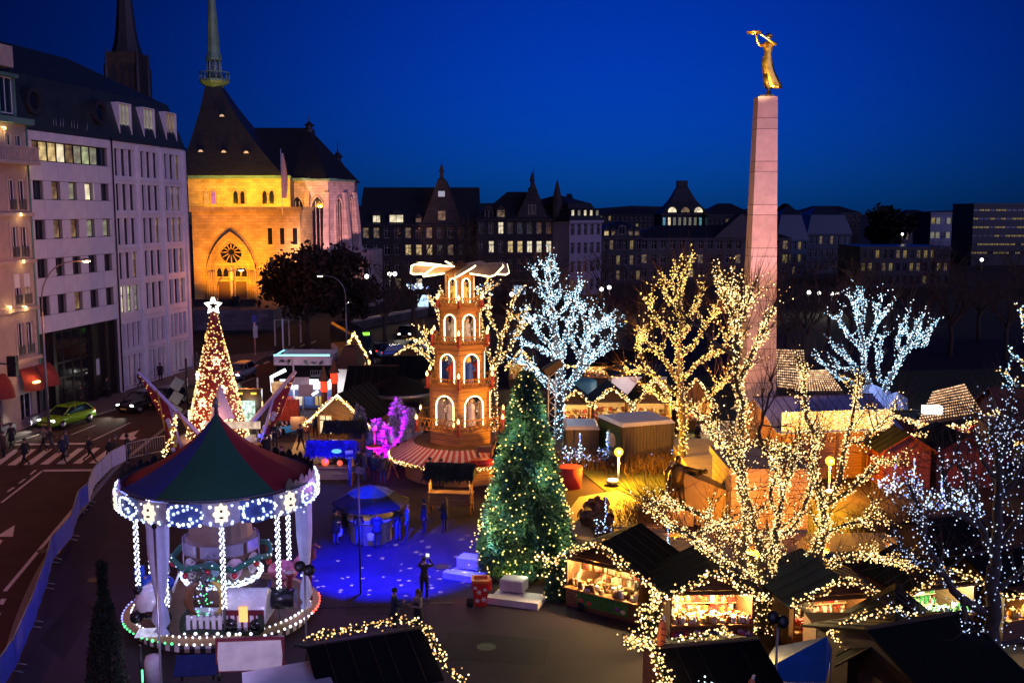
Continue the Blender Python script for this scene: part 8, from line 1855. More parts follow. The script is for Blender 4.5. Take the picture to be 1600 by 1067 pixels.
ut = thing('market_umbrella', 'large dark octagonal umbrella with blue-lit striped centre over a round stand', 'umbrella', G(580,842)); zu = At(580,757, ut.location.y).z; RU = 1.75; M_UMD = mat('umbrella_dark', (.007,.008,.018),.8, var=.15); M_UMB = mat('umbrella_blue', (.025,.06,.22),.6, var=.3)
for k in range(8):
 a0, a1 = k * PI / 4 + .2,(k + 1) * PI / 4 + .2; c = lambda r, a, z: (r * COS(a), r * SIN(a), z); am = (a0 + a1) / 2
 q=MB();q.loft([[c(RU, a0, zu - .75), c(RU * .94, am, zu - .78), c(RU, a1, zu - .75)], [c(RU * .62, a0, zu - .40), c(RU * .58, am, zu - .42), c(RU * .62, a1, zu - .40)]], False, False, False);q.poly([c(RU, a0, zu - .75), c(RU * .94, am, zu - .78), c(RU, a1, zu - .75), c(RU, a1, zu - .9), c(RU * .94, am, zu - .92), c(RU, a0, zu - .9)]);q.B('canopy_panel', M_UMD, ut)
 q=MB();q.loft([[c(RU * .62, a0, zu - .36), c(RU * .58, am, zu - .38), c(RU * .62, a1, zu - .36)], [c(.05, a0, zu), c(.05, am, zu), c(.05, a1, zu)]], False, False, False);q.B('top_panel', M_UMB, ut)
 q=MB();q.tube([c(RU, a0, zu - .74), c(.05, a0, zu + .01)], .018,4);q.B('rib', MDK, ut)
q=MB();q.tube([(0,0,0),(0,0, zu)], .045,8);q.B('pole', MDK, ut)
tb_ = thing('bar_table', 'round white stand table under the large umbrella', 'table', ut.location,0, 'bar tables'); q=MB();q.lathe([(.95,0),(.95,1.02),(1.1,1.03),(1.1,1.10),(.07,1.105)], 18);q.B('counter', mat('counter_white', (.35,.32,.34),.6, var=.2), tb_); lamp(ut.location + VE((-.4,-.6,1.5)),(1,.7,.4),6,.05); q=MB();q.lathe([(.05,1.11),(.06,1.22),(.01,1.26)], 8,(-.3,-.7,0));q.B('table_candle', FLM, tb_)
pj = thing('star_projector', 'projector on a thin mast beside the carousel throwing blue light and stars', 'projector', KC + VE((4.75,2.4,0))); q=MB();q.tube([(0,0,0),(0,0,4.9)], .04,6);q.B('mast', MDK, pj); q=MB();q.cbox((0,0,5.0),(.3,.4,.25),-.9,-.35);q.B('housing', MDK, pj)
def projector(loc, to, power, angle, col, stars=True):
 o = lamp(loc,(1,1,1), power,.02, 'SPOT', to, angle,.45, 'projector_light'); l = o.data; l.use_nodes = True; n_ = l.node_tree; em = n_.nodes['Emission']; g_ = n_.nodes.new('ShaderNodeTexCoord')
 vo = n_.nodes.new('ShaderNodeTexVoronoi'); vo.inputs['Scale'].default_value = 11; n_.links.new(g_.outputs['Normal'], vo.inputs['Vector']); lt_ = n_.nodes.new('ShaderNodeMath'); lt_.operation = 'LESS_THAN'; lt_.inputs[1].default_value = .17; n_.links.new(vo.outputs['Distance'], lt_.inputs[0]); mxn = n_.nodes.new('ShaderNodeMix'); mxn.data_type = 'RGBA'; mxn.inputs['A'].default_value = (*col,1); mxn.inputs['B'].default_value = (.45,.42,1.3,1); n_.links.new(lt_.outputs[0], mxn.inputs['Factor']); n_.links.new(mxn.outputs['Result'], em.inputs['Color']); return o
pb = pj.location + VE((.1,.25,4.95)); projector(pb, VE((-5.3,41.5,0)),32000,80,(.0,.003,1.0)); projector(pb, G(520,768),5000,26,(.01,.0,1.0)); projector(pb, ut.location + VE((0,0, zu - .2)),3500,15,(.03,.08,1.0))
M_BAN = [mat('banner_blue', (.03,.045,.42),.7, var=.25, scale=3), mat('banner_pale', (.45,.40,.55),.7, var=.2, scale=3)]
bpts = [(-16.0,30.2)] + [tuple(G(x, y)[:2]) for x, y in ((24,1046),(52,978),(72,918),(82,878),(112,842),(124,800),(138,788),(147,762),(160,748),(174,734),(197,722))]
bcount = 0
descr = ['at the very front', 'second from the front', 'third from the front', 'turned edge-on before the wide blue panel', 'wide blue one in the middle of the row', 'edge-on behind the wide blue panel', 'short bluish one before the pale panels', 'first pale one', 'second pale one', 'third pale one', 'last, whitest one by the crossing']
for k,(a, b) in enumerate(zip(bpts[:-1], bpts[1:])):
 a, b = VE((a[0], a[1], 0)), VE((b[0], b[1], 0)); d = b - a; L = d.length - .05; t = thing('crowd_barrier', f'crowd barrier with banner, {descr[k]}', 'barrier', a, math.atan2(d.y, d.x), 'crowd barriers along the kerb')
 q=MB();q.tube([(0,0,.12),(0,0,1.05),(.06,0,1.12),(L - .06,0,1.12),(L,0,1.05),(L,0,.12),(0,0,.12)], .022,6)
 for i in range(1, int(L / .14)): q.tube([(i * .14,0,.14),(i * .14,0,1.10)], .008,4)
 q.B('frame', MGY, t); q=MB()
 for x in (.25, L - .25): q=MB();q.tube([(x,-.32,.02),(x,-.1,.1),(x,.1,.1),(x,.32,.02)], .02,5);q.B('foot', MGY, t)
 R_ = []
 for i in range(9): x = .02 + (L - .04) * i / 8; R_.append([(x,-.035 - .02 * SIN(i * 1.9), z) for z in (.14,.5,.85,1.11)])
 q=MB();q.loft(R_, False, False, True);q.B('banner', M_BAN[0] if k < 7 else M_BAN[1], t)
a = G(198,722);
for k,(xa, ya, xb, yb, lab) in enumerate(((199,720,228,713, 'bare grey barrier left before the crossing'),(229,713,258,707, 'bare grey barrier right before the crossing'))):
 a, b = G(xa, ya), G(xb, yb); d = b - a; L = d.length; t = thing('crowd_barrier', lab, 'barrier', a, math.atan2(d.y, d.x), 'crowd barriers along the kerb'); q=MB();q.tube([(0,0,.05),(0,0,1.08),(L,0,1.08),(L,0,.05)], .03,6);q.tube([(0,0,.15),(L,0,.15)], .025,5)
 for i in range(1, int(L / .16)): q.tube([(i * .16,0,.15),(i * .16,0,1.08)], .014,4)
 q.B('frame', mat('galvanised', (.38,.34,.30),.5,.3), t)
M_PLINTH = mat('white_timber', (.55,.48,.47),.7, var=.15, scale=3)
for k,(px, py, w, lab) in enumerate(((722,905,1.6, 'white timber plank left before the Christmas tree'),(802,945,2.1, 'white timber plank right before the Christmas tree, by the bin'))):
 t = thing('timber_kerb', lab, 'timber', G(px, py),-.42 + .1 * k, 'white timbers round the tree stand'); q=MB();q.box(-w / 2, w / 2,-.2,.2,0,.26);q.box(-w / 2 + .1, w / 2,.203,1.0,0,.18);q.B('plank', M_PLINTH, t)
for k,(px, py, lab) in enumerate(((735,896, 'concrete block on the timber left of the red bin'),(803,932, 'concrete block on the timber right of the red bin'))):
 t = thing('concrete_block', lab, 'block', G(px, py) + VE((0,.15,.262)),-.35, 'concrete weights of the tree stand'); q=MB();q.loft([[(-.48,-.34,0),(.48,-.34,0),(.48,.34,0),(-.48,.34,0)], [(-.48,-.34,.42),(.48,-.34,.42),(.48,.34,.42),(-.48,.34,.42)], [(-.44,-.30,.46),(.44,-.30,.46),(.44,.30,.46),(-.44,.30,.46)]], True, True, False);q.B('block', mat('concrete_pale', (.42,.36,.36),.85, var=.2, scale=4), t)
t = thing('litter_bin', 'red bin with white snowflakes and orange rim before the Christmas tree', 'bin', G(751,944)); M_BIN = mat('bin_red', (.50,.018,.015),.45, var=.1); q=MB();q.loft([ell((0,0,0),.30,.30,4,.785), ell((0,0,.05),.32,.32,4,.785), ell((0,0,.95),.46,.46,4,.785)], True, True, False);q.B('bin_body', M_BIN, t); q=MB();q.loft([ell((0,0,.953),.48,.48,4,.785), ell((0,0,1.06),.50,.50,4,.785), ell((0,0,1.06),.38,.38,4,.785), ell((0,0,.9),.34,.34,4,.785)], True, True, False);q.B('rim', mat('bin_rim', (.60,.12,.02),.5), t); q=MB()
for (x, z, s) in ((-.12,.25,.09),(.13,.30,.11),(-.05,.6,.10),(.18,.7,.07),(-.2,.78,.07)):
 for k in range(3): th = k * PI / 3; y = -.232 - z * .115;q.cbox((x, y, z),(s * 2,.012,.025),0,0, th)
q.B('snowflakes', MWP, t); q=MB();q.box(.30,.42,-.15,.15,.6,1.0);q.B('lid_flap', M_BIN, t)
def ring_car(x, w, z0, z1, n=12, k=.32):
 """rounded cross-section of a car body at station x"""
 o = []
 for i in range(n):
  t = 2 * PI * i / n + PI / n; c, s = COS(t), SIN(t); e = .45
  o.append((x, w * math.copysign(abs(c) ** e, c),(z0 + z1) / 2 + (z1 - z0) / 2 * math.copysign(abs(s) ** e, s)))
 return o
HEADL = glow('headlight', (1,.96,.85),14.0); TAILL = glow('taillight', (1,.03,.01),1.6); PLATE = mat('number_plate', (.55,.42,.10),.5, var=.05)
def car(label, loc, rz, paint, L=4.2, W=.86, lights=True, headp=30, roofc=None, group='cars on the road', estate=0.0):
 t = thing('car', label, 'car', (loc.x, loc.y, RZ), rz, group); h = L / 2
 st = [(-h,.74,.42,.72),(-h + .08,.80,.30,.92),(-h + .5, W,.26,.98),(-.4, W,.24,.98),(.55, W,.24,.97),(h - .95, W * .98,.25,.93),(h - .35, W * .94,.26,.84),(h - .06, W * .84,.30,.70),(h, W * .74,.36,.60)]
 q=MB();q.loft([ring_car(*s) for s in st], True, True, True);q.B('body', paint, t)
 rear, top0, top1, wind = -h + .25 - estate * .15,-h + .75 - estate * .35,.25,1.12
 lo = [(rear,.70,.94),(wind,.74,.90)]; hi = [(top0,.55,1.44),(top1,.57,1.43)]
 P = lambda x, y, z: (x, y, z)
 q=MB(); A = [P(rear,-.72,.93), P(wind,-.74,.89), P(wind,.74,.89), P(rear,.72,.93)]; B = [P(top0,-.58,1.42), P(top1,-.60,1.42), P(top1,.60,1.42), P(top0,.58,1.42)];q.loft([A, B], True, True, False);q.B('windows', GL, t)
 q=MB();q.loft([[P(top0 - .06,-.60,1.405), P(top1 + .10,-.62,1.39), P(top1 + .10,.62,1.39), P(top0 - .06,.60,1.405)], [P(top0,-.52,1.475), P(top1 - .05,-.54,1.475), P(top1 - .05,.54,1.475), P(top0,.52,1.475)]], True, True, False)
 for s in (-1,1):
  q.tube([(wind, s * .75,.90),(top1, s * .61,1.42)], .035,5);q.tube([(rear, s * .73,.93),(top0, s * .59,1.42)], .05,5);q.tube([(-.12, s * .755,.93),(-.18, s * .61,1.42)], .03,4)
 q.B('roof', paint, t)
 for x in (-h + .78, h - .82):
  for s in (-1,1):
   q=MB();q.lathe([(.02,-.1),(.29,-.1),(.31,-.06),(.31,.06),(.29,.1),(.02,.1)], 16); wl = q.B('wheel', M_BLK, t,(x, s * (W - .06),.31)); wl.rotation_euler.x = PI / 2
   q=MB();q.lathe([(.03,-.12),(.19,-.115),(.19,.115),(.03,.12)], 10);q.B('rim', MGY, wl)
 for s in (-1,1):
  q=MB();q.ball((h - .16, s * .58,.67),.13,10,6,(.8,1.35,.8));q.B('headlight', HEADL if lights else MGY, t); q=MB();q.ball((-h + .06, s * .62,.80),.10,8,5,(.6,1.3,1));q.B('taillight', TAILL, t); q=MB();q.ball((.82, s * .90,.98),.10,8,5,(.7,1,.8));q.B('wing_mirror', paint, t)
 q=MB();q.box(h - .01, h + .025,-.26,.26,.40,.51);q.B('number_plate', PLATE, t); q=MB();q.box(h - .03, h + .015,-.45,.45,.54,.62);q.B('grille', M_BLK, t)
 if headp:
  d = VE((COS(rz), SIN(rz),0))
  for s in (-1,1):
   o = VE((loc.x, loc.y, RZ)) + d * (h + .08) + VE((-d.y, d.x,0)) * s * .58 + VE((0,0,.66)); lamp(o,(1,.95,.8), headp * 12,.06, 'SPOT', o + d * 6 + VE((0,0,-.7)),70,.8, 'headlight_beam')
 return t
def paint(n, c): return mat('car_paint_' + n, c,.22,.15, var=0, spec=.8)
a = G(76,660, RZ); b = G(136,660, RZ)
car('lime green hatchback with lit headlights waiting at the crossing', G(105,664, RZ),-PI / 2 - .34, paint('lime', (.20,.42,.015)),4.2, headp=18)
car('black car with lit headlights behind the green hatchback', G(222,640, RZ),-PI / 2 - .30, paint('black', (.012,.012,.014)),4.3, headp=18)
car('dark car close behind the black car, mostly hidden', G(258,634, RZ) , -PI / 2 - .30, paint('anthracite', (.02,.02,.024)),4.1, headp=0, lights=False)
car('silver estate car with bright headlights coming past the cone tree', G(375,592, RZ),-PI / 2 - .12, paint('silver', (.26,.26,.29)),4.4, headp=30, estate=1)
car('dark car with red tail lights parked beyond the teal roofed stall', G(590,556, RZ), PI * .62, paint('anthracite', (.02,.02,.024)),4.3, headp=0, lights=False, group='cars parked beyond the market')
car('blue car parked beyond the teal roofed stall', G(622,560, RZ),.5, paint('blue', (.02,.08,.32)),4.2, headp=0, lights=False, group='cars parked beyond the market')
car('far car with two white headlights under the bare trees', G(632,528, RZ),-PI / 2 + .1, paint('black', (.012,.012,.014)),4.2, headp=8, group='cars parked beyond the market')
car('grey parked car left of the blue one beyond the market', G(664,552, RZ),.4, paint('silver', (.26,.26,.29)),4.2, headp=0, lights=False, group='cars parked beyond the market')
bs_ = thing('bus', 'dark city bus with green lit sign and white lamps beyond the bar', 'bus', G(548,552, RZ),-PI / 2 + .35); q=MB();q.loft([ring_car(x,1.2,.35,3.0,16) for x in (-5.5,-5.4,5.4,5.5)], True, True, False);q.B('body', paint('bus', (.03,.03,.04)), bs_); q=MB();q.box(5.49,5.54,-.9,.9,2.55,2.85);q.B('green_sign', glow('bus_sign', (.25,1,.05),2.0), bs_); q=MB();q.box(5.49,5.53,-1.0,1.0,1.2,2.4);q.B('windscreen', GLB, bs_)
for s in (-1,1): q=MB();q.ball((5.5, s * .85,.75),.2,10,6);q.B('headlight', HEADL, bs_)
for s in (-1,1):
 for x in (-3.4,3.2): q=MB();q.lathe([(.02,-.15),(.48,-.15),(.48,.15),(.02,.15)], 14); o = q.B('wheel', M_BLK, bs_,(x, s * 1.1,.48)); o.rotation_euler.x = PI / 2
yb = thing('delivery_van', 'yellow and white van with lit lamps beyond the bar', 'van', G(538,575, RZ),-PI / 2 + .3); q=MB();q.loft([ring_car(x,.95,.3, z,14) for x, z in ((-2.4,2.2),(-2.3,2.3),(1.4,2.3),(1.9,1.5),(2.5,1.2),(2.55,1.0))], True, True, False);q.B('body', mat('van_yellow', (.45,.26,.04),.4, var=.2), yb); q=MB();q.box(-2.2,1.3,-.96,.96,1.75,2.2);q.B('white_band', MWP, yb)
for s in (-1,1):
 q=MB();q.ball((2.5, s * .65,.8),.16,10,6);q.B('headlight', HEADL, yb)
 for x in (-1.5,1.6): q=MB();q.lathe([(.02,-.1),(.33,-.1),(.33,.1),(.02,.1)], 12); o = q.B('wheel', M_BLK, yb,(x, s * .9,.33)); o.rotation_euler.x = PI / 2
SKIN = mat('skin', (.36,.20,.13),.6, var=0); HAIRD = mat('hair_dark', (.02,.014,.010),.7, var=.2); HAIRB = mat('hair_brown', (.09,.045,.02),.7, var=.2); HAIRG = mat('hair_grey', (.25,.23,.22),.7, var=.2)
CL = {n: mat('cloth_' + n, c,.85, var=.15, scale=6) for n, c in dict(black=(.012,.012,.014), navy=(.014,.018,.04), grey=(.06,.06,.065), denim=(.03,.045,.09), brown=(.06,.035,.02), red=(.20,.02,.02), blue=(.04,.12,.40), beige=(.22,.17,.12), green=(.03,.05,.03), white=(.5,.48,.48), wine=(.08,.012,.02)).items()}
SHOE = mat('shoe_dark', (.015,.012,.01),.5, var=0); SHOEW = mat('shoe_white', (.55,.53,.52),.5, var=0)
_BODY = {}
def body_mesh(pose):
 """one continuous skinned body of 1.75 m, facing -y"""
 if pose in _BODY: return _BODY[pose]
 J = {'pelvis': (0,0,.95,.15,.115), 'waist': (0,0,1.10,.145,.11), 'chest': (0,-.01,1.30,.175,.125), 'upper': (0,0,1.42,.15,.10), 'neck': (0,0,1.50,.058,.058), 'head0': (0,-.015,1.56,.072,.08), 'head1': (0,-.02,1.65,.085,.098), 'head2': (0,-.015,1.72,.062,.075)}
 E = [('pelvis', 'waist'),('waist', 'chest'),('chest', 'upper'),('upper', 'neck'),('neck', 'head0'),('head0', 'head1'),('head1', 'head2')]
 legs = {'stand': ((0,0,0,0),(0,0,0,0)), 'walk': ((-.22,-.32,.0,0),(.12,.36,.10,.02)), 'stride': ((-.30,-.42,.02,0),(.14,.46,.16,.04))}
 lg = {'walk': 'walk', 'stride': 'stride'}.get(pose, 'stand'); arms = {
  'stand': (((.21,0,1.40),(.26,.03,1.13),(.25,-.06,.88)),) * 2,
  'walk': (((.21,0,1.40),(.25,.14,1.15),(.24,.06,.92)),((.21,0,1.40),(.25,-.08,1.14),(.23,-.24,.97))),
  'stride': (((.21,0,1.40),(.26,.18,1.17),(.24,.14,.93)),((.21,0,1.40),(.26,-.12,1.15),(.23,-.30,1.02))),
  'hold': (((.21,0,1.40),(.27,.02,1.14),(.10,-.26,1.16)),((.21,0,1.40),(.26,.03,1.13),(.25,-.06,.88))),
  'both': (((.21,0,1.40),(.28,-.04,1.15),(.10,-.30,1.20)),) * 2,
  'photo': (((.21,0,1.40),(.32,-.20,1.36),(.09,-.30,1.60)),((.21,0,1.40),(.30,-.22,1.34),(.08,-.31,1.58)))}[pose]
 hands = []
 for si, s in enumerate((-1,1)):
  L = legs[lg][si]; hy, ky, fy = 0, L[0] if si == 0 else L[0], L[1]
  k_ = f'{si}'; ky = {'stand': -.01, 'walk': (-.16,.02)[si], 'stride': (-.22,.02)[si]}[lg]; fy = {'stand': .02, 'walk': (-.26,.30)[si], 'stride': (-.36,.40)[si]}[lg]; fz = {'stand': .08, 'walk': (.08,.14)[si], 'stride': (.09,.20)[si]}[lg]
  ky = ky if not isinstance(ky, tuple) else ky[si]
  J['hip' + k_] = (s * .10,0,.88,.105,.11); J['knee' + k_] = (s * .11, ky,.49,.066,.07); J['ankle' + k_] = (s * .115, fy, fz + .02,.045,.05); J['toe' + k_] = (s * .13, fy - .17, fz - .045 if si == 0 or lg == 'stand' else fz - .06,.042,.035)
  E += [('pelvis', 'hip' + k_),('hip' + k_, 'knee' + k_),('knee' + k_, 'ankle' + k_),('ankle' + k_, 'toe' + k_)]
  sh, el, wr = [(s * p[0], p[1], p[2]) for p in arms[si]]
  J['sho' + k_] = (*sh,.072,.072); J['elb' + k_] = (*el,.052,.052); J['wri' + k_] = (*wr,.034,.034); d = (VE(wr) - VE(el)).normalized(); pm = VE(wr) + d * .07; J['palm' + k_] = (*pm,.040,.022)
  E += [('upper', 'sho' + k_),('sho' + k_, 'elb' + k_),('elb' + k_, 'wri' + k_),('wri' + k_, 'palm' + k_)]; hands.append((pm, d, s))
 names = list(J); me = bpy.data.meshes.new('body'); me.from_pydata([J[n][:3] for n in names], [(names.index(a), names.index(b)) for a, b in E], [])
 o = bpy.data.objects.new('body', me); COL.objects.link(o); o.modifiers.new('skin', 'SKIN'); sub = o.modifiers.new('sub', 'SUBSURF'); sub.levels = 1
 for i, n in enumerate(names): sv = me.skin_vertices[0].data[i]; sv.radius = J[n][3:5]; sv.use_root = (n == 'pelvis')
 bpy.context.view_layer.update(); ev = o.evaluated_get(bpy.context.evaluated_depsgraph_get()); m2 = ev.to_mesh(); V = [tuple(v.co) for v in m2.vertices]; F = [tuple(p.vertices) for p in m2.polygons]; ev.to_mesh_clear()
 seg = [(VE(J[a][:3]), VE(J[b][:3]), a, b) for a, b in E]; mi = []
 def kind(a, b):
  if b.startswith('head') or b == 'neck': return 0
  if b.startswith('palm'): return 0
  if b.startswith(('knee', 'ankle', 'hip')): return 2
  if b.startswith('toe'): return 3
  return 1
 for f in F:
  c = sum((VE(V[i]) for i in f), VE()) / len(f); best = None
  for p, r, a, b in seg:
   dd = r - p; u = max(0, min(1,(c - p).dot(dd) / dd.length_squared)); ds = (c - p - dd * u).length
   if best is None or ds < best[0]: best = (ds, kind(a, b))
  mi.append(best[1])
 mb = MB(); mb.v = V; mb.f = F; mb.m = mi; mb.smooth = set(range(len(F)))
 for pm, d, s in hands:      # four fingers and a thumb, slightly curled
  mb.k = 0; sd = d.cross(VE((0,1,.2))).normalized(); up = sd.cross(d).normalized()
  for i in range(4): b0 = pm + sd * (i - 1.5) * .019 + d * .01; ln = (.062,.074,.070,.055)[i]; mb.tube([b0, b0 + d * ln * .55, b0 + d * ln + up * .018], [.0095,.009,.007], 5)
  b0 = pm - sd * .036 * s - d * .02; mb.tube([b0, b0 + d * .03 - sd * .02 * s, b0 + d * .055 - sd * .026 * s + up * .01], [.011,.010,.008], 5)
 mb.k = 0; mb.tube([(0,-.105,1.655),(0,-.128,1.625),(0,-.105,1.615)], [.008,.014,.010], 5); [mb.ball((s * .088,-.01,1.64),.022,6,4,(.5,.8,1.2)) for s in (-1,1)]; mb.tube([(-.025,-.107,1.585),(0,-.113,1.583),(.025,-.107,1.585)], .006,4)
 bpy.data.objects.remove(o); _BODY[pose] = mb; return mb
_BM = {}
def coat_mb(ln, wid=1.0):
 q=MB();q.loft([ell((0,.0,1.30),.205 * wid,.150,14), ell((0,0,1.10),.185 * wid,.148,14), ell((0,.0,.95),.205 * wid,.165,14,0,.02,5), ell((0,.01, ln),.235 * wid,.20,14,0,.04,5)], True, True, True); return q
def hair_mb(kind):
 q=MB()
 if kind == 'hat': q.lathe([(.108,1.655),(.112,1.70),(.09,1.76),(.02,1.785)], 10,(0,-.012,0));q.lathe([(.115,1.645),(.118,1.68),(.108,1.682)], 10,(0,-.012,0))
 elif kind == 'long':
  q.ball((0,.01,1.68),.105,10,7,(1,1.05,1));q.loft([ell((0,.06,1.70),.10,.06,10), ell((0,.075,1.55),.11,.06,10), ell((0,.09,1.38),.09,.045,10)], True, True, True)
 elif kind == 'hood': q.ball((0,.015,1.665),.125,10,7,(1,1,1.08))
 else: q.ball((0,.012,1.69),.100,10,7,(1,1.08,.92))
 return q
_PC = {}
def person(label, loc, rz, pose='stand', top='black', legs_='black', hair='short', hairm=None, coat=None, coatc=None, h=1.72, shoe=None, group=None, bag=None, z=None):
 t = thing('person', label, 'person', (loc[0], loc[1], (loc[2] if z is None else z)), rz, group); s = h / 1.775
 if pose not in _BM:
  mb = body_mesh(pose); b = mb.B('body', [SKIN, CL['black'], CL['black'], SHOE], t); _BM[pose] = b
 else: b = _BM[pose].copy(); COL.objects.link(b); b.parent = t
 b.scale = (s, s, s); b.location = (0,0,0)
 for i, m in enumerate((SKIN, CL[top], CL[legs_], shoe or SHOE)): b.material_slots[i].link = 'OBJECT'; b.material_slots[i].material = m
 def child(key, mk, m, name):
  if key not in _PC: o = mk().B(name, m, t); _PC[key] = o
  else: o = _PC[key].copy(); COL.objects.link(o); o.parent = t
  o.scale = (s, s, s); o.material_slots[0].link = 'OBJECT'; o.material_slots[0].material = m
 child('hair' + hair, lambda: hair_mb(hair), hairm or HAIRD, {'hat': 'knitted_hat', 'hood': 'hood'}.get(hair, 'hair'))
 if coat: child('coat%s' % coat, lambda: coat_mb(coat), CL[coatc or top], 'coat')
 if bag:
  g = thing('bag', f'{bag} bag held by the ' + ' '.join(label.split()[:10]), 'bag', (loc[0] + .27 * COS(rz), loc[1] + .27 * SIN(rz) - .05,(loc[2] if z is None else z) + .38), rz); q=MB();q.loft([ell((0,0,0),.15,.08,8), ell((0,0,.3),.17,.06,8), ell((0,0,.36),.05,.03,8)], True, True, True);q.B('bag_body', CL[bag], g)
 return t
g_ = 'people on the crossing'; P_ = lambda x, y, z=RZ: G(x, y, z)
person('person in dark coat walking left, alone on the near edge of the crossing', P_(40,728),-PI / 2 - .2, 'stride', 'black', 'black', 'short', coat=.80, group=g_)
person('person in yellowish jacket striding before the green hatchback', P_(70,706),-PI / 2, 'stride', 'beige', 'black', 'short', group=g_)
person('person in navy jacket just behind the yellowish one on the crossing', P_(80,708), PI / 2 + .3, 'stride', 'black', 'grey', 'short', HAIRB, group=g_)
person('person in dark coat with a pale bag in the middle of the crossing', P_(99,722), PI / 2 - .3, 'walk', 'navy', 'black', 'short', HAIRB, coat=.70, bag='beige', group=g_)
person('person in blue-grey coat hidden behind the one with the pale bag', P_(104,714), PI / 2, 'stand', 'denim', 'navy', 'hat', CL['grey'], coat=.7, group=g_)
person('person striding right, alone between the two groups on the crossing', P_(140,723), PI / 2 + .3, 'stride', 'black', 'black', 'short', HAIRB, group=g_)
person('person in long dark coat, left of the pair near the crossing end', P_(172,726), PI / 2 + .1, 'walk', 'black', 'black', 'short', HAIRB, coat=.65, group=g_)
person('taller person in brown jacket, right of the pair near the crossing end', P_(181,724), PI / 2 + .2, 'walk', 'brown', 'black', 'hat', CL['grey'], coat=.8, bag='white', h=1.80, group=g_)
person('person in black hooded coat, last at the crossing end', P_(200,721), PI / 2, 'stand', 'black', 'black', 'hood', CL['black'], coat=.55, group=g_)
g_ = 'people on the pavement at the left edge'
person('person in brown jacket, front of the group at the left edge', P_(6,716),-PI / 2, 'stand', 'brown', 'black', 'short', HAIRB, coat=.7, group=g_)
person('person in black coat beside the brown jacket at the left edge', P_(19,702),-PI / 2 - .3, 'walk', 'black', 'black', 'hat', CL['black'], coat=.6, group=g_)
person('person in pink jacket half cut by the left edge', P_(2,690),-PI / 2, 'stand', 'wine', 'navy', 'long', HAIRB, group=g_)
g_ = 'people on the far pavement'
person('person in dark clothes by the ribbed facade, left of three', G(219,607), PI / 2, 'walk', 'black', 'black', group=g_); person('person in red jacket by the ribbed facade, middle of three', G(233,598), PI / 2, 'stand', 'red', 'black', 'hat', CL['black'], group=g_)
person('person in long dark coat by the ribbed facade, right of three', G(251,596), PI, 'stand', 'black', 'black', coat=.6, group=g_); person('person in grey coat far off at the street corner', G(308,576),0, 'stand', 'grey', 'beige', coat=.8, group=g_)
person('person in black standing at the dark entrance, left', G(127,636), PI / 2, 'stand', 'black', 'black', group=g_); person('person in black standing at the dark entrance, right', G(168,622),0, 'stand', 'black', 'black', coat=.6, group=g_)
person('person in dark jacket standing beside the cone tree, left', G(300,660), PI, 'stand', 'black', 'black', group=g_); person('person in grey jacket standing beside the cone tree', G(310,652),0, 'stand', 'grey', 'black', coat=.7, group=g_)
g_ = 'people round the umbrella stand'
for (x, y, rz, pose, tp, lg_, hr, hm, ct, lab) in (
 (525,851,.9, 'hold', 'black', 'denim', 'hood', CL['black'], .62, 'person in black hooded coat, outermost on the left of the umbrella stand'),(540,838,1.2, 'hold', 'black', 'black', 'hat', CL['beige'], .7, 'person in pale hat left under the umbrella'),
 (553,830,1.0, 'both', 'brown', 'black', 'long', HAIRB, None, 'person with long brown hair left at the round stand'),(561,853,2.6, 'hold', 'black', 'denim', 'short', HAIRG, None, 'person with grey hair before the round stand'),
 (589,856,3.2, 'both', 'navy', 'black', 'short', HAIRB,.78, 'person in navy jacket with back to us before the round stand'),(622,845,-2.2, 'hold', 'black', 'denim', 'short', HAIRD, None, 'person in black jacket and jeans at the right of the stand'),
 (612,832,-1.4, 'both', 'black', 'black', 'hat', CL['black'], None, 'person in black hat behind the jeans wearer at the stand'),(637,843,-1.6, 'hold', 'blue', 'navy', 'short', HAIRB, None, 'person in bright blue jacket right of the umbrella'),
 (663,834,-1.2, 'stand', 'navy', 'black', 'hood', CL['navy'], .75, 'person in navy hooded coat standing apart right of the umbrella'),(695,832,-2.0, 'both', 'black', 'black', 'long', HAIRB,.75, 'person with handbag, far right of the umbrella group'),
 (580,822,.0, 'hold', 'red', 'black', 'hat', CL['grey'], None, 'person in red jacket behind the round stand')):
 person(lab, G(x, y), rz, pose, tp, lg_, hr, hm, ct, group=g_, bag={525: 'white', 589: 'white'}.get(x))
g_ = 'visitors strolling on the square'
person('person photographing the market with raised phone, alone on the square', G(663,937), PI - .25, 'photo', 'black', 'black', 'short', HAIRD, None, None,1.76, SHOEW, g_)
ph = thing('phone', 'lit phone held up by the lone photographing person', 'phone', G(663,937) + VE((.12,.30,1.63)),-.25); q=MB();q.box(-.075,.075,0,.012,0,.15);q.B('phone_body', M_BLK, ph); q=MB();q.box(-.07,.07,-.004,-.001,.01,.14);q.B('phone_screen', glow('phone_screen', (.8,.9,1),1.5), ph)
person('person in navy hat and scarf, left of the two by the near black roof', G(617,990), PI / 2 + .4, 'both', 'navy', 'black', 'hat', CL['black'], .7, group=g_); person('person with long brown hair and open coat by the near black roof', G(654,992),-PI / 2 + .5, 'both', 'beige', 'black', 'long', HAIRB,.62, 'black', group=g_)
person('person in navy, left of the couple before the pyramid', G(584,753), PI - .2, 'stand', 'navy', 'black', 'short', HAIRD,.75, group=g_); person('person in brown, right of the couple before the pyramid', G(598,755), PI + .2, 'stand', 'brown', 'denim', 'hat', CL['wine'], .75, group=g_)
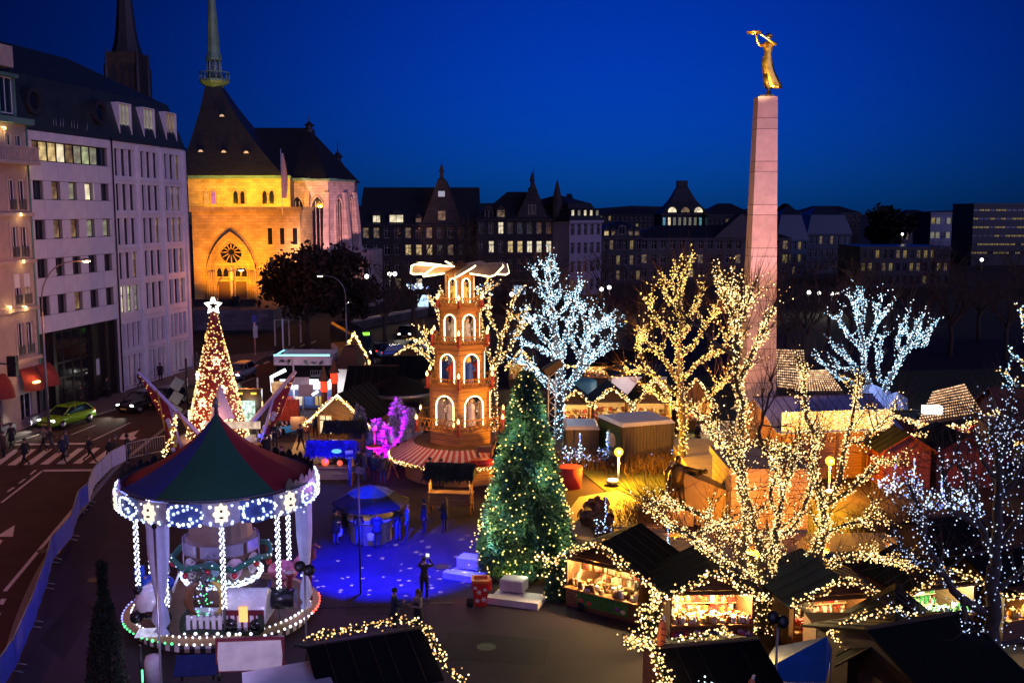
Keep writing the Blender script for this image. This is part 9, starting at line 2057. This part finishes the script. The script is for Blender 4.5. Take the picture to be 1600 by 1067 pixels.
for k,(x, y, lab) in enumerate(((622,737, 'person standing at the round pyramid counter, left'),(634,733, 'person standing at the round pyramid counter, middle'),(672,762, 'person behind the thatched kiosk, left'),(690,764, 'person behind the thatched kiosk, right'))): person(lab, G(x, y),-PI / 2 - .5 * k, 'hold', ('black', 'navy', 'black', 'brown')[k], 'black', 'short', (HAIRD, HAIRB)[k % 2], .75, group=g_)
for k,(x, y, lab) in enumerate(((416,722, 'person by the right ride beam, left'),(441,742, 'person in pink scarf by the right ride beam'),(1420,688, 'person before the red goods stall, left'),(1450,690, 'person before the red goods stall, right'),(1432,690, 'person before the red goods stall, middle'))): person(lab, G(x, y), PI - .3 * k, 'stand', ('black', 'wine', 'black', 'navy', 'white')[k], 'black', 'hat', CL[('black', 'red', 'grey', 'black', 'black')[k]], .75, group=g_)
for k,(x, lab) in enumerate(((365, 'person left before the cathedral doors'),(371, 'person right before the cathedral doors'))): p = At(x,470,136.0); person(lab,(p.x,136.0, TERR), PI, 'stand', 'black', 'black', coat=.7, group=g_)
person('person selling in the picture hut, half hidden by the counter', M1 @ VE((2.4,1.4,.06)), S1.rotation_euler.z, 'stand', 'grey', 'black', 'short', HAIRB); person('person selling in the hut behind the lit trunk', M3 @ VE((1.0,1.2,.06)), S3.rotation_euler.z, 'both', 'black', 'black', 'hat', CL['black'])
SODIUM = glow('street_lamp_lit', (1.0,.62,.36),10.0)
def street_lamp(label, base, h, arm, armd, col=(1,.28,.08), power=500, head=SODIUM, group='street lamps', lit=True):
 t = thing('street_lamp', label, 'street lamp', base,0, group); d = VE((COS(armd), SIN(armd),0)) * arm
 q=MB();q.tube([(0,0,0),(0,0, h * .72)], [.10,.07], 8);q.tube(smooth_line([(0,0, h * .72), d * .06 + VE((0,0, h * .86)), d * .4 + VE((0,0, h * .97)), d + VE((0,0, h))], 4),.045,6);q.B('pole', MGY, t)
 e = d + VE((0,0, h)); q=MB();q.ball(tuple(e),.28,10,6,(1.2,.8,.4));q.B('lamp_head', MGY, t); q=MB();q.ball((e.x, e.y, e.z - .08),.22,10,6,(1.2,.8,.4));q.B('lamp_glass', head, t)
 if lit: p = VE(base) + e; lamp((p.x, p.y, p.z - .3), col, power,.25)
 return t
YL = 66.0; e = At(135,406, YL); b = At(63,440, YL); street_lamp('tall street lamp with lit head arching before the panel-clad office', (b.x, YL,0), e.z, abs(e.x - b.x),0, power=900)
YL = 96.0; e = At(500,430, YL); b = At(541,500, YL); street_lamp('tall street lamp with curved arm left of the bare trees beyond the bar', (b.x, YL,0), e.z, abs(e.x - b.x), PI, power=0, lit=False)
W_L = glow('white_lamp_lit', (1,.97,.85),6.0)
for k,(px, py, Y, lab) in enumerate(((543,471,120, 'far white lantern right of the curved lamp, upper'),(551,481,121, 'far white lantern right of the curved lamp, lower'),(609,428,140, 'far white lantern before the institute, left of two'),(617,428,141, 'far white lantern before the institute, right of two'),(573,432,139, 'far small lantern near the cathedral choir'),(940,452,150, 'far white lantern below the white corner house'),(952,449,151, 'second far white lantern below the white corner house'),(1264,457,150, 'far white lantern in the dark park, first of the row'),(1280,458,151, 'far white lantern in the dark park, second of the row'),(1300,459,152, 'far white lantern in the dark park, third of the row'),(1308,459,153, 'far white lantern in the dark park, fourth of the row'),(1534,406,180, 'far lone lantern in the black park'),(1410,366,250, 'far amber lantern above the black park'),(800,460,130, 'far lantern behind the pyramid, right'))):
 p = At(px, py, Y); t = thing('far_lantern', lab, 'street lamp', (p.x, Y,0),0, 'far street lanterns'); q=MB();q.tube([(0,0,0),(0,0, p.z - .3)], .05,5);q.B('pole', MDK, t); q=MB();q.ball((0,0, p.z),.30,8,6);q.B('lamp_globe', W_L, t); lamp((p.x, Y - .6, p.z),(1,.85,.6),130,.2)
for k,(x, y) in enumerate(((-33.5,44),(-24.5,24),(-28.3,98))): street_lamp(['assumed street lamp on the pavement left of the picture', 'assumed street lamp on the pavement by the near road', 'assumed street lamp past the ribbed office block'][k], (x, y,0),9.5,2.4,0 if k != 2 else 0, power=(1000,1300,700)[k])  # assumed street lamps, added to light the road and facades
b = G(-6,700); e = At(20,572, b.y); t = thing('traffic_light', 'dark traffic light hanging on an arm at the left edge, seen from behind', 'traffic light', (b.x, b.y,0)); q=MB();q.tube([(-1.2,0,0),(-1.2,0, e.z + .3),(e.x - b.x,0, e.z + .1)], .07,6);q.B('pole', MDK, t); q=MB();q.box(e.x - b.x - .28, e.x - b.x + .28,-.2,.2, e.z - .65, e.z + .65);q.B('signal_box', M_BLK, t)
for (px, py, ptop, lab, mdl) in ((294,655,560, 'dark pole with cross arm and clock-like disc left of the cone tree', 0),(275,690,588, 'post with two pale blue traffic signs seen from the side', 1),(399,555,495, 'red and white banded pole with blue and white signs on the far plaza', 2),(444,600,498, 'red and white banded flag pole beyond the bar', 3)):
 b = G(px, py); h = At(px, ptop, b.y).z; t = thing('sign_pole', lab, 'pole', b,0, 'poles along the street'); q=MB();q.tube([(0,0,0),(0,0, h)], .07,6);q.B('pole', MDK if mdl < 2 else MWP, t)
 if mdl == 0: q=MB();q.tube([(-.5,0, h * .80),(.5,0, h * .86)], .05,5);q.lathe([(.02,-.05),(.35,-.05),(.35,.05),(.02,.05)], 14,(-.45,0, h * .6));q.B('cross_arm', MDK, t)
 if mdl == 1:
  for k in range(3): q=MB();q.cbox((.25 - .1 * k,-.08, h - .5 - k * .9),(.7,.05,.75),.5,0,.6);q.B('sign_plate', mat('sign_back', (.09,.15,.18),.5,.3), t)
 if mdl >= 2:
  q=MB();
  for k in range(9): q.lathe([(.085, h * (.08 + .055 * k * 1.0)),(.085, h * (.08 + .055 * k) + h * .028)], 8)
  q.B('red_band', mat('band_red', (.35,.02,.02),.6), t)
 if mdl == 2: q=MB();q.cbox((0,-.1, h - .2),(.55,.05,.7));q.B('sign_plate', mat('sign_blue', (.02,.06,.35),.5), t); q=MB();q.cbox((.1,-.1, h * .62),(.45,.05,1.3));q.B('sign_plate', mat('sign_pale', (.35,.45,.55),.5), t)
for k,(x0, y0, x1) in enumerate(((430,520,452),(470,515,482))): b = G(x0, y0 + 20); t = thing('bus_shelter', ('pale bus shelter frame beyond the bar, left' if k == 0 else 'small white gate frame beyond the bar, right'), 'shelter', b,0, 'frames beyond the bar'); w = abs(G(x1, y0 + 20).x - b.x); q=MB();q.tube([(0,0,0),(0,0,2.9),(w,0,2.9),(w,0,0)], .09,5, sm=False);q.B('frame', MWP, t)
for k,(px, py, Y, w, h, lab) in enumerate(((648,448,150,2.2,.9, 'blue-white sparkling light ornament far left of the pyramid'),(662,452,149,1.2,.8, 'small violet-white light ornament far left of the pyramid'),(757,452,150,2.4,1.6, 'blue-white light ornament right behind the pyramid top'))):
 p = At(px, py, Y); t = thing('light_ornament', lab, 'light ornament', p,0, 'far light ornaments'); bulbs([(UNI(-w / 2, w / 2),0, UNI(-h / 2, h / 2)) for _ in range(60)], .12, [ICE[0], glow('bulb_blue', (.2,.35,1.0),1.4), COLD[2]], t); q=MB();q.tube([(0,.1,-p.z),(0,.1,0)], .06,5);q.B('post', MDK, t)
for k,(px, py, Y, w, h, lab) in enumerate(((661,470,148,1.3,1.7, 'lit blue-white kiosk window far left of the pyramid'),(812,453,150,1.5,1.3, 'small lit blue-white kiosk right of the pyramid vanes'))):
 p = At(px, py, Y); t = thing('far_kiosk', lab, 'kiosk', (p.x, Y,0),0, 'far lit kiosks'); q=MB();q.box(-w, w,0,2,0, p.z + h);q.B('wall', M_GRANITE, t); q=MB();q.box(-w * .6, w * .6,-.05,-.004, p.z - h * .5, p.z + h * .5);q.B('lit_window', glow('kiosk_window', (.55,.78,1),1.4, noise=.6), t)
fm_ = thing('added_mast_floodlight', 'added unseen violet floodlight on a mast in front of the carousel, below the picture', 'floodlight', (-7.5,19.5,0)); q=MB();q.tube([(0,0,0),(0,0,4.6)], .06,6);q.B('mast', MGY, fm_); q=MB();q.cbox((0,0,4.75),(.5,.25,.35),0,-.2);q.B('housing', MDK, fm_)
lamp((-7.5,19.75,4.8),(.62,.50,1.0),4500,.2, 'SPOT', (-9.6,34.4,1.8),38,.8)  # unseen lamp added to brighten the booth and the carousel front
for k,(x, y, rz, tp, hr, lab) in enumerate(((470,704,2.8, 'black', 'hat', 'person walking down the decking path, nearest the fringed kiosk'),(480,692,3.0, 'wine', 'long', 'person with long hair walking on the decking path'),(493,684,0, 'navy', 'short', 'person before the bright window of the gable hut'),(604,730,.6, 'black', 'short', 'person at the left rim of the striped awning'),(646,744,-2.4, 'brown', 'hat', 'person before the striped awning, brown jacket'),(654,749,2.5, 'black', 'hood', 'person in hood before the striped awning'),(560,746,1.4, 'black', 'short', 'person right of the fringed kiosk, left of two'),(570,750,-1.4, 'grey', 'hat', 'person right of the fringed kiosk, right of two'),(430,700,.3, 'black', 'hat', 'person beside the striped cushions'),(1090,700,1, 'black', 'short', 'person before the orange gabled stall'),(905,690,2, 'navy', 'hat', 'person at the stall right of the icy tree'))):
 person(lab, G(x, y), rz,('walk', 'stand', 'hold')[k % 3], tp,('black', 'denim')[k % 2], hr, HAIRB if hr in ('short', 'long') else CL[('grey', 'black', 'red')[k % 3]], .72 if k % 2 else None, group=g_)
